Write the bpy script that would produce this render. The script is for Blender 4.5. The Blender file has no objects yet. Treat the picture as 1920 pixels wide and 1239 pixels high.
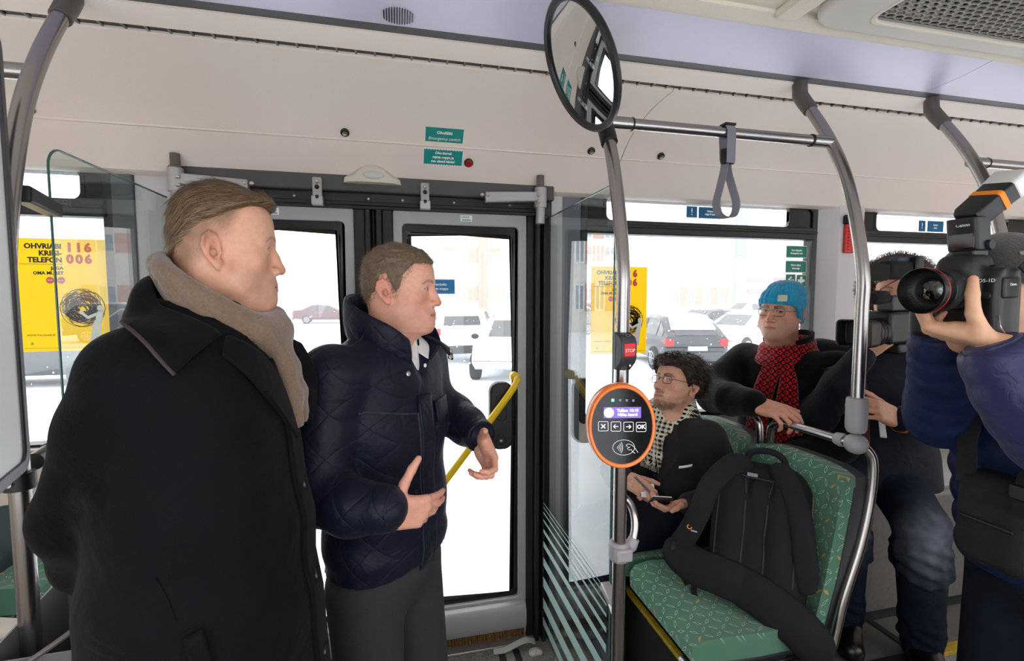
import bpy, bmesh, math, random
import numpy as np
from mathutils import Vector, Matrix
random.seed(7); RNG = np.random.default_rng(7)
SC = bpy.context.scene
COL = SC.collection
R = math.radians
# ------------------------------------------------------------------ camera, sky, exposure
cam_d = bpy.data.cameras.new('camera'); cam = bpy.data.objects.new('camera', cam_d); COL.objects.link(cam)
cam_d.sensor_width = 36.0; cam_d.lens = 17.0; cam_d.clip_start = 0.03; cam_d.clip_end = 800
cam.location = (0, 0, 1.65); cam.rotation_euler = (R(90 - 3.95), 0, R(-13.35))
SC.camera = cam
SC.view_settings.view_transform = 'Standard'; SC.view_settings.look = 'None'
SC.view_settings.gamma = 1; SC.view_settings.use_curve_mapping = False
SC.view_settings.exposure = 0.18
SC.cycles.use_denoising = True
SC.cycles.max_bounces = 10; SC.cycles.diffuse_bounces = 6; SC.cycles.transparent_max_bounces = 16
SC.cycles.sample_clamp_indirect = 6.0; SC.cycles.volume_bounces = 4
W_ = bpy.data.worlds.new('overcast_sky'); SC.world = W_; W_.use_nodes = True
bg = W_.node_tree.nodes['Background']; bg.inputs[0].default_value = (0.975, 0.985, 1.0, 1); bg.inputs[1].default_value = 3.0
def portal(loc, rot, sx, sy):
    l = bpy.data.lights.new('window_portal', 'AREA'); l.shape = 'RECTANGLE'; l.size = sx; l.size_y = sy
    l.cycles.is_portal = True
    o = bpy.data.objects.new('window_portal', l); o.location = loc; o.rotation_euler = rot; COL.objects.link(o)
portal((1.0, 2.32, 1.25), (R(-90), 0, 0), 7.0, 2.2)
portal((1.0, -0.36, 1.45), (R(90), 0, 0), 7.0, 1.4)
# ------------------------------------------------------------------ helpers
def lin(h):
    if not isinstance(h, str): return tuple(h)
    h = h.lstrip('#'); v = [int(h[i:i+2], 16) / 255 for i in (0, 2, 4)]
    return tuple(c / 12.92 if c <= .04045 else ((c + .055) / 1.055) ** 2.4 for c in v)
MATS = {}
def mat(name, col, rough=.5, metal=0., bump=0., bscale=200., var=0., vscale=20., spec=.5, coat=0., sheen=0., emit=0., wave=None, vcol=False, sss=0., stretch=None, wrinkle=None, quilt=None):
    if name in MATS: return MATS[name]
    m = bpy.data.materials.new(name); m.use_nodes = True; nt = m.node_tree; N = nt.nodes; L = nt.links
    p = N['Principled BSDF']; c = lin(col)
    p.inputs['Base Color'].default_value = (*c, 1); p.inputs['Roughness'].default_value = rough
    p.inputs['Metallic'].default_value = metal; p.inputs['Specular IOR Level'].default_value = spec
    if coat: p.inputs['Coat Weight'].default_value = coat; p.inputs['Coat Roughness'].default_value = .1
    if sheen: p.inputs['Sheen Weight'].default_value = sheen; p.inputs['Sheen Roughness'].default_value = .5
    if sss:
        p.inputs['Subsurface Weight'].default_value = sss; p.inputs['Subsurface Radius'].default_value = (1, .35, .2); p.inputs['Subsurface Scale'].default_value = .004
    if emit: p.inputs['Emission Color'].default_value = (*c, 1); p.inputs['Emission Strength'].default_value = emit
    tc = N.new('ShaderNodeTexCoord'); src = tc.outputs['Object']
    if stretch:
        mp = N.new('ShaderNodeMapping'); mp.inputs['Scale'].default_value = stretch; L.new(src, mp.inputs['Vector']); src = mp.outputs['Vector']
    base = None
    if vcol:
        a = N.new('ShaderNodeVertexColor'); a.layer_name = 'Col'; base = a.outputs['Color']; L.new(base, p.inputs['Base Color'])
    if var:
        n = N.new('ShaderNodeTexNoise'); n.inputs['Scale'].default_value = vscale; n.inputs['Detail'].default_value = 5; L.new(src, n.inputs['Vector'])
        mr = N.new('ShaderNodeMapRange'); mr.inputs['From Min'].default_value = .3; mr.inputs['From Max'].default_value = .7
        mr.inputs['To Min'].default_value = 1 - var; mr.inputs['To Max'].default_value = 1 + var; L.new(n.outputs['Fac'], mr.inputs['Value'])
        mx = N.new('ShaderNodeVectorMath'); mx.operation = 'SCALE'; L.new(mr.outputs['Result'], mx.inputs['Scale'])
        if base: L.new(base, mx.inputs[0])
        else: mx.inputs[0].default_value = c
        L.new(mx.outputs[0], p.inputs['Base Color'])
    if bump or wave:
        b = N.new('ShaderNodeBump'); b.inputs['Strength'].default_value = min(1, bump if bump else .5); b.inputs['Distance'].default_value = .002
        if wave:
            w = N.new('ShaderNodeTexWave'); w.inputs['Scale'].default_value = wave; w.inputs['Distortion'].default_value = 1.5; L.new(src, w.inputs['Vector']); L.new(w.outputs['Fac'], b.inputs['Height'])
        else:
            n2 = N.new('ShaderNodeTexNoise'); n2.inputs['Scale'].default_value = bscale; n2.inputs['Detail'].default_value = 4; L.new(src, n2.inputs['Vector']); L.new(n2.outputs['Fac'], b.inputs['Height'])
        if wrinkle:
            n3 = N.new('ShaderNodeTexNoise'); n3.inputs['Scale'].default_value = wrinkle[0]; n3.inputs['Detail'].default_value = 3; n3.inputs['Distortion'].default_value = .8; L.new(src, n3.inputs['Vector'])
            b2 = N.new('ShaderNodeBump'); b2.inputs['Strength'].default_value = .6; b2.inputs['Distance'].default_value = wrinkle[1]; L.new(n3.outputs['Fac'], b2.inputs['Height']); L.new(b2.outputs['Normal'], b.inputs['Normal'])
        if quilt:    # stitched diamonds: pitch per metre, horizontal direction along the cloth
            def Mq(op, x, y=None):
                q = N.new('ShaderNodeMath'); q.operation = op
                for i, e in enumerate((x, y)):
                    if e is None: continue
                    if isinstance(e, (int, float)): q.inputs[i].default_value = e
                    else: L.new(e, q.inputs[i])
                return q.outputs[0]
            def dq(v):
                q = N.new('ShaderNodeVectorMath'); q.operation = 'DOT_PRODUCT'; L.new(src, q.inputs[0]); q.inputs[1].default_value = v; return q.outputs['Value']
            k = quilt[0]*math.pi; h = quilt[1]; r = [Mq('POWER', Mq('ABSOLUTE', Mq('SINE', Mq('MULTIPLY', dq((h[0], h[1], sg)), k))), .22) for sg in (.8, -.8)]
            b3 = N.new('ShaderNodeBump'); b3.inputs['Strength'].default_value = .42; b3.inputs['Distance'].default_value = .006; L.new(Mq('MINIMUM', r[0], r[1]), b3.inputs['Height'])
            if wrinkle: L.new(b2.outputs['Normal'], b3.inputs['Normal'])
            L.new(b3.outputs['Normal'], b.inputs['Normal'])
        L.new(b.outputs['Normal'], p.inputs['Normal'])
    MATS[name] = m; return m
def glass(name, tint=(1, 1, 1), r0=.05, rmax=.75, haze=0., hazecol=(1, 1, 1), rough=0.0, speck=0.):
    """thin architectural pane: see-through straight on, mirror-like at a grazing angle"""
    if name in MATS: return MATS[name]
    m = bpy.data.materials.new(name); m.use_nodes = True; nt = m.node_tree; N = nt.nodes; L = nt.links; N.clear()
    o = N.new('ShaderNodeOutputMaterial'); t = N.new('ShaderNodeBsdfTransparent'); t.inputs[0].default_value = (*tint, 1)
    g = N.new('ShaderNodeBsdfGlossy'); g.inputs['Roughness'].default_value = rough
    lw = N.new('ShaderNodeLayerWeight'); lw.inputs['Blend'].default_value = .5
    pw = N.new('ShaderNodeMath'); pw.operation = 'POWER'; pw.inputs[1].default_value = 4.5; L.new(lw.outputs['Facing'], pw.inputs[0])
    mr = N.new('ShaderNodeMapRange'); mr.inputs['To Min'].default_value = r0; mr.inputs['To Max'].default_value = rmax; L.new(pw.outputs[0], mr.inputs['Value'])
    mx = N.new('ShaderNodeMixShader'); L.new(mr.outputs['Result'], mx.inputs[0]); L.new(t.outputs[0], mx.inputs[1]); L.new(g.outputs[0], mx.inputs[2])
    last = mx
    if haze:
        d = N.new('ShaderNodeBsdfDiffuse'); d.inputs[0].default_value = (*hazecol, 1)
        m2 = N.new('ShaderNodeMixShader'); m2.inputs[0].default_value = haze; L.new(mx.outputs[0], m2.inputs[1]); L.new(d.outputs[0], m2.inputs[2]); last = m2
        if speck:
            tc = N.new('ShaderNodeTexCoord'); n = N.new('ShaderNodeTexNoise'); n.inputs['Scale'].default_value = speck; n.inputs['Detail'].default_value = 6; L.new(tc.outputs['Object'], n.inputs['Vector'])
            r = N.new('ShaderNodeMapRange'); r.inputs['From Min'].default_value = .45; r.inputs['From Max'].default_value = .75; r.inputs['To Max'].default_value = haze * 2; L.new(n.outputs['Fac'], r.inputs['Value']); L.new(r.outputs['Result'], m2.inputs[0])
    L.new(last.outputs[0], o.inputs[0]); MATS[name] = m; return m

def glow(name, col, f=.55):
    """thin printed film: daylight shines through it from behind"""
    if name in MATS: return MATS[name]
    m = bpy.data.materials.new(name); m.use_nodes = True; nt = m.node_tree; N = nt.nodes; L = nt.links; p = N['Principled BSDF']; p.inputs['Base Color'].default_value = (*lin(col), 1); p.inputs['Roughness'].default_value = .4
    t = N.new('ShaderNodeBsdfTranslucent'); t.inputs[0].default_value = (*lin(col), 1); x = N.new('ShaderNodeMixShader'); x.inputs[0].default_value = f; L.new(p.outputs[0], x.inputs[1]); L.new(t.outputs[0], x.inputs[2]); L.new(x.outputs[0], N['Material Output'].inputs[0]); MATS[name] = m; return m

WL = {}
def wloc(o): return WL.get(o.name, Vector((0, 0, 0))) if o else Vector((0, 0, 0))
def tag(o, label=None, cat=None, group=None, kind=None):
    if label: o['label'] = label
    if cat: o['category'] = cat
    if group: o['group'] = group
    if kind: o['kind'] = kind
    return o
def thing(name, label, cat, loc=(0, 0, 0), group=None):
    o = bpy.data.objects.new(name, None); o.empty_display_size = .05; o.location = loc; COL.objects.link(o); WL[o.name] = Vector(loc)
    return tag(o, label, cat, group)
def struct(name, label=None):
    o = bpy.data.objects.new(name, None); o.empty_display_size = .05; COL.objects.link(o); WL[o.name] = Vector((0, 0, 0)); o['kind'] = 'structure'
    if label: o['label'] = label
    return o
def link(name, me, m, parent=None, loc=None):
    o = bpy.data.objects.new(name, me)
    if m is not None: me.materials.append(m)
    if parent is not None:
        off = wloc(parent); o.parent = parent
    elif loc is not None: off = Vector(loc); o.location = off
    else: off = Vector((0, 0, 0))
    if off.length > 0: me.transform(Matrix.Translation(-off))
    COL.objects.link(o); WL[o.name] = off.copy()
    return o
def copy_tree(o, parent=None):
    c = o.copy(); COL.objects.link(c)
    if parent is not None: c.parent = parent
    for ch in list(o.children): copy_tree(ch, c)
    return c
def V(*a): return Vector(a[0] if len(a) == 1 else a)
def frame_from(n, up=(0, 0, 1)):
    n = Vector(n).normalized(); u = Vector(up).cross(n)
    if u.length < 1e-4: u = Vector((1, 0, 0)).cross(n)
    u.normalize(); return u, n.cross(u).normalized(), n     # right, up, normal (seen from the side n points to)
def rrect(w, h, r, n=4, cx=0, cy=0):
    pts = []
    for (sx, sy, a0) in ((1, 1, 0), (-1, 1, 90), (-1, -1, 180), (1, -1, 270)):
        for i in range(n + 1):
            a = R(a0 + 90 * i / n); pts.append((cx + sx * (w / 2 - r) + r * math.cos(a), cy + sy * (h / 2 - r) + r * math.sin(a)))
    return pts
def ellipse(a, b, n=32, cx=0, cy=0): return [(cx + a * math.cos(2 * math.pi * i / n), cy + b * math.sin(2 * math.pi * i / n)) for i in range(n)]
def spline(pts, n=8):
    """Catmull-Rom through the points"""
    P = [Vector(p) for p in pts]; P = [2 * P[0] - P[1]] + P + [2 * P[-1] - P[-2]]; out = []
    for i in range(1, len(P) - 2):
        for k in range(n):
            t = k / n; a, b, c, d = P[i-1:i+3]
            out.append(.5 * ((2*b) + (c - a) * t + (2*a - 5*b + 4*c - d) * t*t + (3*b - a - 3*c + d) * t**3))
    out.append(P[-2]); return out
class MB:
    def __init__(s): s.v = []; s.f = []
    def add(s, vs, fs):
        b = len(s.v); s.v += [tuple(v) for v in vs]; s.f += [tuple(b + i for i in f) for f in fs]; return s
    def box(s, lo, hi):
        x0, y0, z0 = lo; x1, y1, z1 = hi
        return s.add([(x0,y0,z0),(x1,y0,z0),(x1,y1,z0),(x0,y1,z0),(x0,y0,z1),(x1,y0,z1),(x1,y1,z1),(x0,y1,z1)],
                     [(0,3,2,1),(4,5,6,7),(0,1,5,4),(1,2,6,5),(2,3,7,6),(3,0,4,7)])
    def obox(s, c, h, ax=None):
        c = Vector(c); u, v, w = [Vector(a) for a in (ax or ((1,0,0),(0,1,0),(0,0,1)))]
        P = [c + sx*h[0]*u + sy*h[1]*v + sz*h[2]*w for sz in (-1, 1) for sx, sy in ((-1,-1),(1,-1),(1,1),(-1,1))]
        return s.add(P, [(0,3,2,1),(4,5,6,7),(0,1,5,4),(1,2,6,5),(2,3,7,6),(3,0,4,7)])
    def tube(s, pts, r, n=12, cap=True, closed=False):
        P = [Vector(p) for p in pts]; m = len(P); rr = r if isinstance(r, (list, tuple)) else [r] * m
        T = [((P[(i+1) % m] if closed or i < m-1 else P[i]) - (P[i-1] if closed or i > 0 else P[i])).normalized() for i in range(m)]
        a = Vector((0,0,1)) if abs(T[0].z) < .9 else Vector((1,0,0)); N = T[0].cross(a).normalized(); b = len(s.v)
        for i in range(m):
            N = (N - T[i] * N.dot(T[i])).normalized(); B = T[i].cross(N)
            for k in range(n):
                q = 2*math.pi*k/n; s.v.append(tuple(P[i] + rr[i]*(math.cos(q)*N + math.sin(q)*B)))
        for i in range(m if closed else m - 1):
            for k in range(n):
                j = (i+1) % m; s.f.append((b+i*n+k, b+i*n+(k+1)%n, b+j*n+(k+1)%n, b+j*n+k))
        if cap and not closed:
            s.f.append(tuple(b+k for k in reversed(range(n)))); s.f.append(tuple(b+(m-1)*n+k for k in range(n)))
        return s
    def lathe(s, prof, o, axis, n=24, cap=(1, 1)):
        """prof: (radius, height along axis)"""
        u, v, w = frame_from(axis, (0,0,1) if abs(Vector(axis).normalized().z) < .95 else (0,1,0)); o = Vector(o); b = len(s.v); m = len(prof)
        for r, h in prof:
            for k in range(n):
                q = 2*math.pi*k/n; s.v.append(tuple(o + w*h + r*(math.cos(q)*u + math.sin(q)*v)))
        for i in range(m - 1):
            for k in range(n): s.f.append((b+i*n+k, b+i*n+(k+1)%n, b+(i+1)*n+(k+1)%n, b+(i+1)*n+k))
        if cap[0]: s.f.append(tuple(b+k for k in reversed(range(n))))
        if cap[1]: s.f.append(tuple(b+(m-1)*n+k for k in range(n)))
        return s
    def prism(s, poly, o, u, v, d):
        """poly in (u, v) at o, extruded by vector d"""
        o, u, v, d = Vector(o), Vector(u), Vector(v), Vector(d); n = len(poly); A = [o + a*u + b*v for a, b in poly]
        fl = u.cross(v).dot(d) > 0; fs = [(i, (i+1)%n, n+(i+1)%n, n+i) for i in range(n)] + [tuple(reversed(range(n))), tuple(range(n, 2*n))]
        if not fl: fs = [tuple(reversed(f)) for f in fs]
        return s.add(A + [p + d for p in A], fs)
    def ring(s, po, pi, o, u, v, d):
        o, u, v, d = Vector(o), Vector(u), Vector(v), Vector(d); n = len(po)
        A = [o + a*u + b*v for a, b in po]; B = [o + a*u + b*v for a, b in pi]; vs = A + B + [p+d for p in A] + [p+d for p in B]; fs = []
        for i in range(n):
            j = (i+1) % n
            fs += [(i, n+i, n+j, j), (2*n+i, 2*n+j, 3*n+j, 3*n+i), (i, j, 2*n+j, 2*n+i), (n+j, n+i, 3*n+i, 3*n+j)]
        if u.cross(v).dot(d) < 0: fs = [tuple(reversed(f)) for f in fs]
        return s.add(vs, fs)
    def ribbon(s, pts, wdirs, w, t):
        """flat band along pts: width vector dirs wdirs (per point), width w, thickness t"""
        P = [Vector(p) for p in pts]; m = len(P); b = len(s.v)
        ww = w if isinstance(w, (list, tuple)) else [w]*m
        for i in range(m):
            T = (P[min(i+1, m-1)] - P[max(i-1, 0)]).normalized(); d = Vector(wdirs[i] if isinstance(wdirs, list) else wdirs)
            d = (d - T*d.dot(T)).normalized(); n = T.cross(d)
            for a, c in ((-1,-1),(1,-1),(1,1),(-1,1)): s.v.append(tuple(P[i] + d*a*ww[i]/2 + n*c*t/2))
        for i in range(m-1):
            for k in range(4): s.f.append((b+i*4+k, b+i*4+(k+1)%4, b+(i+1)*4+(k+1)%4, b+(i+1)*4+k))
        s.f.append((b+3, b+2, b+1, b)); e = b+(m-1)*4; s.f.append((e, e+1, e+2, e+3)); return s
    def loft(s, secs, closed=True, cap=True):
        n = len(secs[0]); b = len(s.v)
        for q in secs: s.v += [tuple(p) for p in q]
        for i in range(len(secs)-1):
            for k in range(n if closed else n-1): s.f.append((b+i*n+k, b+i*n+(k+1)%n, b+(i+1)*n+(k+1)%n, b+(i+1)*n+k))
        if cap and closed:
            s.f.append(tuple(b+k for k in reversed(range(n)))); e = b+(len(secs)-1)*n; s.f.append(tuple(e+k for k in range(n)))
        return s
    def sphere(s, c, r, n=16, m=10, sc=(1,1,1)):
        c = Vector(c); b = len(s.v)
        for i in range(1, m):
            for k in range(n):
                a, q = math.pi*i/m, 2*math.pi*k/n; s.v.append((c.x+r*sc[0]*math.sin(a)*math.cos(q), c.y+r*sc[1]*math.sin(a)*math.sin(q), c.z+r*sc[2]*math.cos(a)))
        t = len(s.v); s.v += [(c.x, c.y, c.z+r*sc[2]), (c.x, c.y, c.z-r*sc[2])]
        for i in range(m-2):
            for k in range(n): s.f.append((b+i*n+k, b+(i+1)*n+k, b+(i+1)*n+(k+1)%n, b+i*n+(k+1)%n))
        for k in range(n): s.f.append((t, b+k, b+(k+1)%n)); s.f.append((t+1, b+(m-2)*n+(k+1)%n, b+(m-2)*n+k))
        return s
    def mesh(s, name, smooth=True, ang=35):
        me = bpy.data.meshes.new(name); me.from_pydata(s.v, [], s.f); me.update()
        if smooth:
            me.polygons.foreach_set('use_smooth', [True]*len(me.polygons)); me.set_sharp_from_angle(angle=R(ang))
        return me
    def build(s, name, m, parent=None, smooth=True, bevel=0, loc=None, ang=35, seg=2):
        me = s.mesh(name, smooth, ang)
        if parent is None and loc is None and s.v:
            a = np.array(s.v); loc = ((a[:,0].min()+a[:,0].max())/2, (a[:,1].min()+a[:,1].max())/2, a[:,2].min())
        o = link(name, me, m, parent, loc)
        if bevel:
            b = o.modifiers.new('bevel', 'BEVEL'); b.width = bevel; b.segments = seg; b.limit_method = 'ANGLE'; b.angle_limit = R(40)
        return o
def text(body, o, u, v, size, m, parent, align='CENTER', ext=.0002, name='lettering', shear=0, space=1., bold=0.):
    c = bpy.data.curves.new(name, 'FONT'); c.body = body; c.size = size; c.align_x = align; c.align_y = 'CENTER'; c.extrude = ext; c.shear = shear; c.space_character = space; c.offset = bold
    c.space_line = .95; c.resolution_u = 2
    u, v = Vector(u).normalized(), Vector(v).normalized(); n = u.cross(v)
    ob = bpy.data.objects.new(name, c); c.materials.append(m); ob.parent = parent
    M = Matrix((u, v, n)).transposed().to_4x4(); M.translation = Vector(o) - wloc(parent); ob.matrix_local = M
    COL.objects.link(ob); return ob
X_, Y_, Z_ = V(1,0,0), V(0,1,0), V(0,0,1)

# ------------------------------------------------------------------ implicit modelling: one smooth skin per body or garment
def smin(a, b, k):
    h = np.clip(.5 + .5*(b - a)/k, 0, 1); return b + (a - b)*h - k*h*(1 - h)
class SDF:
    def __init__(s, lo, hi, h):
        s.lo = np.array(lo, float); s.h = h; s.n = (np.ceil((np.array(hi) - s.lo)/h).astype(int) + 1)
        s.D = np.full(s.n, .3, np.float32); s.ax = [(s.lo[i] + h*np.arange(s.n[i])).astype(np.float32) for i in range(3)]
    def reg(s, lo, hi):
        i0 = np.clip(np.floor((np.array(lo) - s.lo)/s.h).astype(int), 0, s.n); i1 = np.clip(np.ceil((np.array(hi) - s.lo)/s.h).astype(int) + 1, 0, s.n)
        sl = tuple(slice(a, b) for a, b in zip(i0, i1))
        return sl, s.ax[0][sl[0]][:,None,None], s.ax[1][sl[1]][None,:,None], s.ax[2][sl[2]][None,None,:]
    def put(s, sl, d, k, op):
        if d.size == 0: return
        D = s.D[sl]; d = d.astype(np.float32); k = max(k, 1e-5)
        if op == '+': s.D[sl] = smin(D, d, k)
        elif op == '-': s.D[sl] = -smin(-D, d, k)
        elif op == '&': s.D[sl] = -smin(-D, -d, k)
    def cone(s, a, b, ra, rb=None, k=.02, op='+', rib=None, sq=None):
        """tapered capsule; rib=(amplitude, period) quilts it; sq=(axis, factor) flattens it across axis"""
        a, b = np.array(a, float), np.array(b, float); rb = ra if rb is None else rb; m = max(ra, rb)*1.1 + k + 2*s.h
        sl, X, Y, Z = s.reg(np.minimum(a, b) - m, np.maximum(a, b) + m)
        ab = b - a; L2 = max(ab @ ab, 1e-9); px, py, pz = X - a[0], Y - a[1], Z - a[2]
        t0 = (px*ab[0] + py*ab[1] + pz*ab[2])/L2; t = np.clip(t0, 0, 1); r = ra + (rb - ra)*t
        if rib: r = r + rib[0]*(np.abs(np.sin(np.pi*t0*math.sqrt(L2)/rib[1]))**.6 - .6)
        dx, dy, dz = px - t*ab[0], py - t*ab[1], pz - t*ab[2]
        if sq is not None:
            ax = np.array(sq[0], float); ax /= np.linalg.norm(ax); c = dx*ax[0] + dy*ax[1] + dz*ax[2]; f = sq[1] - 1
            d = np.sqrt((dx + f*c*ax[0])**2 + (dy + f*c*ax[1])**2 + (dz + f*c*ax[2])**2) - r
        else: d = np.sqrt(dx*dx + dy*dy + dz*dz) - r
        s.put(sl, d, k, op); return s
    def path(s, pts, r, k=.02, op='+', **kw):
        rr = r if isinstance(r, (list, tuple)) else [r]*len(pts)
        for i in range(len(pts)-1): s.cone(pts[i], pts[i+1], rr[i], rr[i+1], k, op, **kw)
        return s
    def ell(s, c, r, ax=None, k=.02, op='+'):
        c = np.array(c, float); r = np.array(r, float); m = r.max() + k + 2*s.h; sl, X, Y, Z = s.reg(c - m, c + m)
        px, py, pz = X - c[0], Y - c[1], Z - c[2]
        if ax is None: q = (px/r[0], py/r[1], pz/r[2]); g = (px/r[0]**2, py/r[1]**2, pz/r[2]**2)
        else:
            A = [np.array(a, float)/np.linalg.norm(a) for a in ax]; pr = [px*a[0] + py*a[1] + pz*a[2] for a in A]
            q = [pr[i]/r[i] for i in range(3)]; g = [pr[i]/r[i]**2 for i in range(3)]
        k0 = np.sqrt(q[0]**2 + q[1]**2 + q[2]**2); k1 = np.sqrt(g[0]**2 + g[1]**2 + g[2]**2) + 1e-6
        s.put(sl, k0*(k0 - 1)/k1, k, op); return s
    def box(s, c, h, r=.01, ax=None, k=.01, op='+'):
        c = np.array(c, float); h = np.array(h, float); m = np.linalg.norm(h) + k + 2*s.h; sl, X, Y, Z = s.reg(c - m, c + m)
        p = (X - c[0], Y - c[1], Z - c[2])
        if ax is not None:
            A = [np.array(a, float)/np.linalg.norm(a) for a in ax]; p = [p[0]*a[0] + p[1]*a[1] + p[2]*a[2] for a in A]
        q = [np.abs(p[i]) - (h[i] - r) for i in range(3)]
        d = np.sqrt(sum(np.maximum(e, 0)**2 for e in q)) + np.minimum(np.maximum(np.maximum(q[0], q[1]), q[2]), 0) - r
        s.put(sl, d, k, op); return s
    def zloft(s, rows, k=.03, op='+', p=2.3, noise=None):
        """rows: (z, cx, cy, half-width, half-depth, yaw) - a torso or a coat"""
        rw = np.array(rows, float); rw = rw[np.argsort(rw[:,0])]; z0, z1 = rw[0,0], rw[-1,0]; m = rw[:,3:5].max() + k + .02
        sl, X, Y, Z = s.reg((rw[:,1].min() - m, rw[:,2].min() - m, z0 - .05), (rw[:,1].max() + m, rw[:,2].max() + m, z1 + .05))
        zf = np.linspace(z0, z1, 200); ker = np.ones(15)/15
        def cv(i):
            y = np.interp(zf, rw[:,0], rw[:,i]); y = np.convolve(np.pad(y, 7, 'edge'), ker, 'valid'); return np.interp(Z, zf, y).astype(np.float32)
        cx, cy, a, b, yw = [cv(i) for i in range(1, 6)]; co, si = np.cos(yw), np.sin(yw)
        u = (X - cx)*co + (Y - cy)*si; v = -(X - cx)*si + (Y - cy)*co
        q = (np.abs(u/a)**p + np.abs(v/b)**p)**(1/p); d = (q - 1)*np.minimum(a, b)
        if noise: d = d + noise(X, Y, Z)
        e = np.maximum(z0 - Z, Z - z1); d = np.sqrt(np.maximum(d, 0)**2 + np.maximum(e, 0)**2) + np.minimum(np.maximum(d, e), 0)
        s.put(sl, d, k, op); return s
    def cut(s, o, n, k=.004):
        """keep the side n points away from"""
        o, n = np.array(o, float), np.array(n, float)/np.linalg.norm(n); sl, X, Y, Z = s.reg(s.lo - 1, s.lo + s.n*s.h + 1)
        s.put(sl, (X - o[0])*n[0] + (Y - o[1])*n[1] + (Z - o[2])*n[2], k, '&'); return s
    def val(s, P):
        P = (np.array(P, float) - s.lo)/s.h; P = np.clip(P, 0, s.n - 1.001); i = P.astype(int); f = P - i; out = 0
        for dx in (0, 1):
            for dy in (0, 1):
                for dz in (0, 1):
                    w = (f[:,0] if dx else 1-f[:,0])*(f[:,1] if dy else 1-f[:,1])*(f[:,2] if dz else 1-f[:,2]); out = out + w*s.D[i[:,0]+dx, i[:,1]+dy, i[:,2]+dz]
        return out
    def grad(s, P):
        P = np.array(P, float); e = s.h; g = np.stack([s.val(P + np.eye(3)[i]*e) - s.val(P - np.eye(3)[i]*e) for i in range(3)], 1); return g/(np.linalg.norm(g, axis=1)[:,None] + 1e-9)
    def proj(s, P, off=0., it=8):
        """slide points onto the surface (plus an offset along its normal)"""
        P = np.array(P, float)
        for _ in range(it): P = P - (s.val(P) - off)[:,None]*s.grad(P)*.9
        return P
    def mesh(s):
        D = s.D; ins = D < 0; n = s.n - 1
        c = np.zeros(n, np.int8)
        for dx in (0, 1):
            for dy in (0, 1):
                for dz in (0, 1): c += ins[dx:dx+n[0], dy:dy+n[1], dz:dz+n[2]]
        I = np.argwhere((c > 0) & (c < 8)); idx = np.full(n, -1, np.int64); idx[I[:,0], I[:,1], I[:,2]] = np.arange(len(I))
        acc = np.zeros((len(I), 3)); cnt = np.zeros(len(I)); cr = [(x, y, z) for x in (0,1) for y in (0,1) for z in (0,1)]
        for a in cr:
            for ax in range(3):
                if a[ax]: continue
                b = list(a); b[ax] = 1; da = D[I[:,0]+a[0], I[:,1]+a[1], I[:,2]+a[2]]; db = D[I[:,0]+b[0], I[:,1]+b[1], I[:,2]+b[2]]
                m = (da < 0) != (db < 0); t = np.where(m, da/np.where(m, da - db, 1), 0); q = np.tile(np.array(a, float), (len(I), 1)); q[:,ax] += t
                acc += q*m[:,None]; cnt += m
        vs = s.lo + s.h*(I + acc/cnt[:,None]); F = []
        for ax in range(3):
            u, v = (ax+1) % 3, (ax+2) % 3; A = [slice(0, s.n[i]) for i in range(3)]; B = list(A); A[ax] = slice(0, -1); B[ax] = slice(1, None)
            sa, sb = ins[tuple(A)], ins[tuple(B)]; E = np.argwhere(sa != sb); E = E[(E[:,u] > 0) & (E[:,v] > 0) & (E[:,u] < n[u]) & (E[:,v] < n[v])]
            q = []
            for du, dv in ((-1,-1),(0,-1),(0,0),(-1,0)):
                K = E.copy(); K[:,u] += du; K[:,v] += dv; q.append(idx[K[:,0], K[:,1], K[:,2]])
            q = np.stack(q, 1); fl = sa[E[:,0], E[:,1], E[:,2]]; q[~fl] = q[~fl][:,::-1]; F.append(q)
        F = np.concatenate(F); F = F[(F >= 0).all(1)]
        return vs, F
def npmesh(name, vs, F, cols=None, smooth=True):
    me = bpy.data.meshes.new(name); me.vertices.add(len(vs)); me.vertices.foreach_set('co', np.asarray(vs, np.float32).ravel())
    k = F.shape[1]; me.loops.add(F.size); me.loops.foreach_set('vertex_index', F.astype(np.int32).ravel()); me.polygons.add(len(F))
    me.polygons.foreach_set('loop_start', np.arange(0, F.size, k, dtype=np.int32)); me.update(calc_edges=True)
    if smooth: me.polygons.foreach_set('use_smooth', np.ones(len(F), bool))
    if cols is not None:
        a = me.color_attributes.new('Col', 'FLOAT_COLOR', 'POINT'); a.data.foreach_set('color', np.concatenate([cols, np.ones((len(cols), 1))], 1).astype(np.float32).ravel())
    return me
def smooth_verts(vs, F, it=1, lam=.5):
    for _ in range(it):
        acc = np.zeros_like(vs); cnt = np.zeros(len(vs)); k = F.shape[1]
        for i in range(k):
            a, b = F[:,i], F[:,(i+1) % k]; np.add.at(acc, a, vs[b]); np.add.at(cnt, a, 1); np.add.at(acc, b, vs[a]); np.add.at(cnt, b, 1)
        vs = vs + lam*(acc/np.maximum(cnt, 1)[:,None] - vs)
    return vs
def sdf_obj(s, name, m, parent, it=1, cols=None, loc=None):
    vs, F = s.mesh(); vs = smooth_verts(vs, F, it)
    return link(name, npmesh(name, vs, F, None if cols is None else cols(vs)), m, parent, loc)
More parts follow.
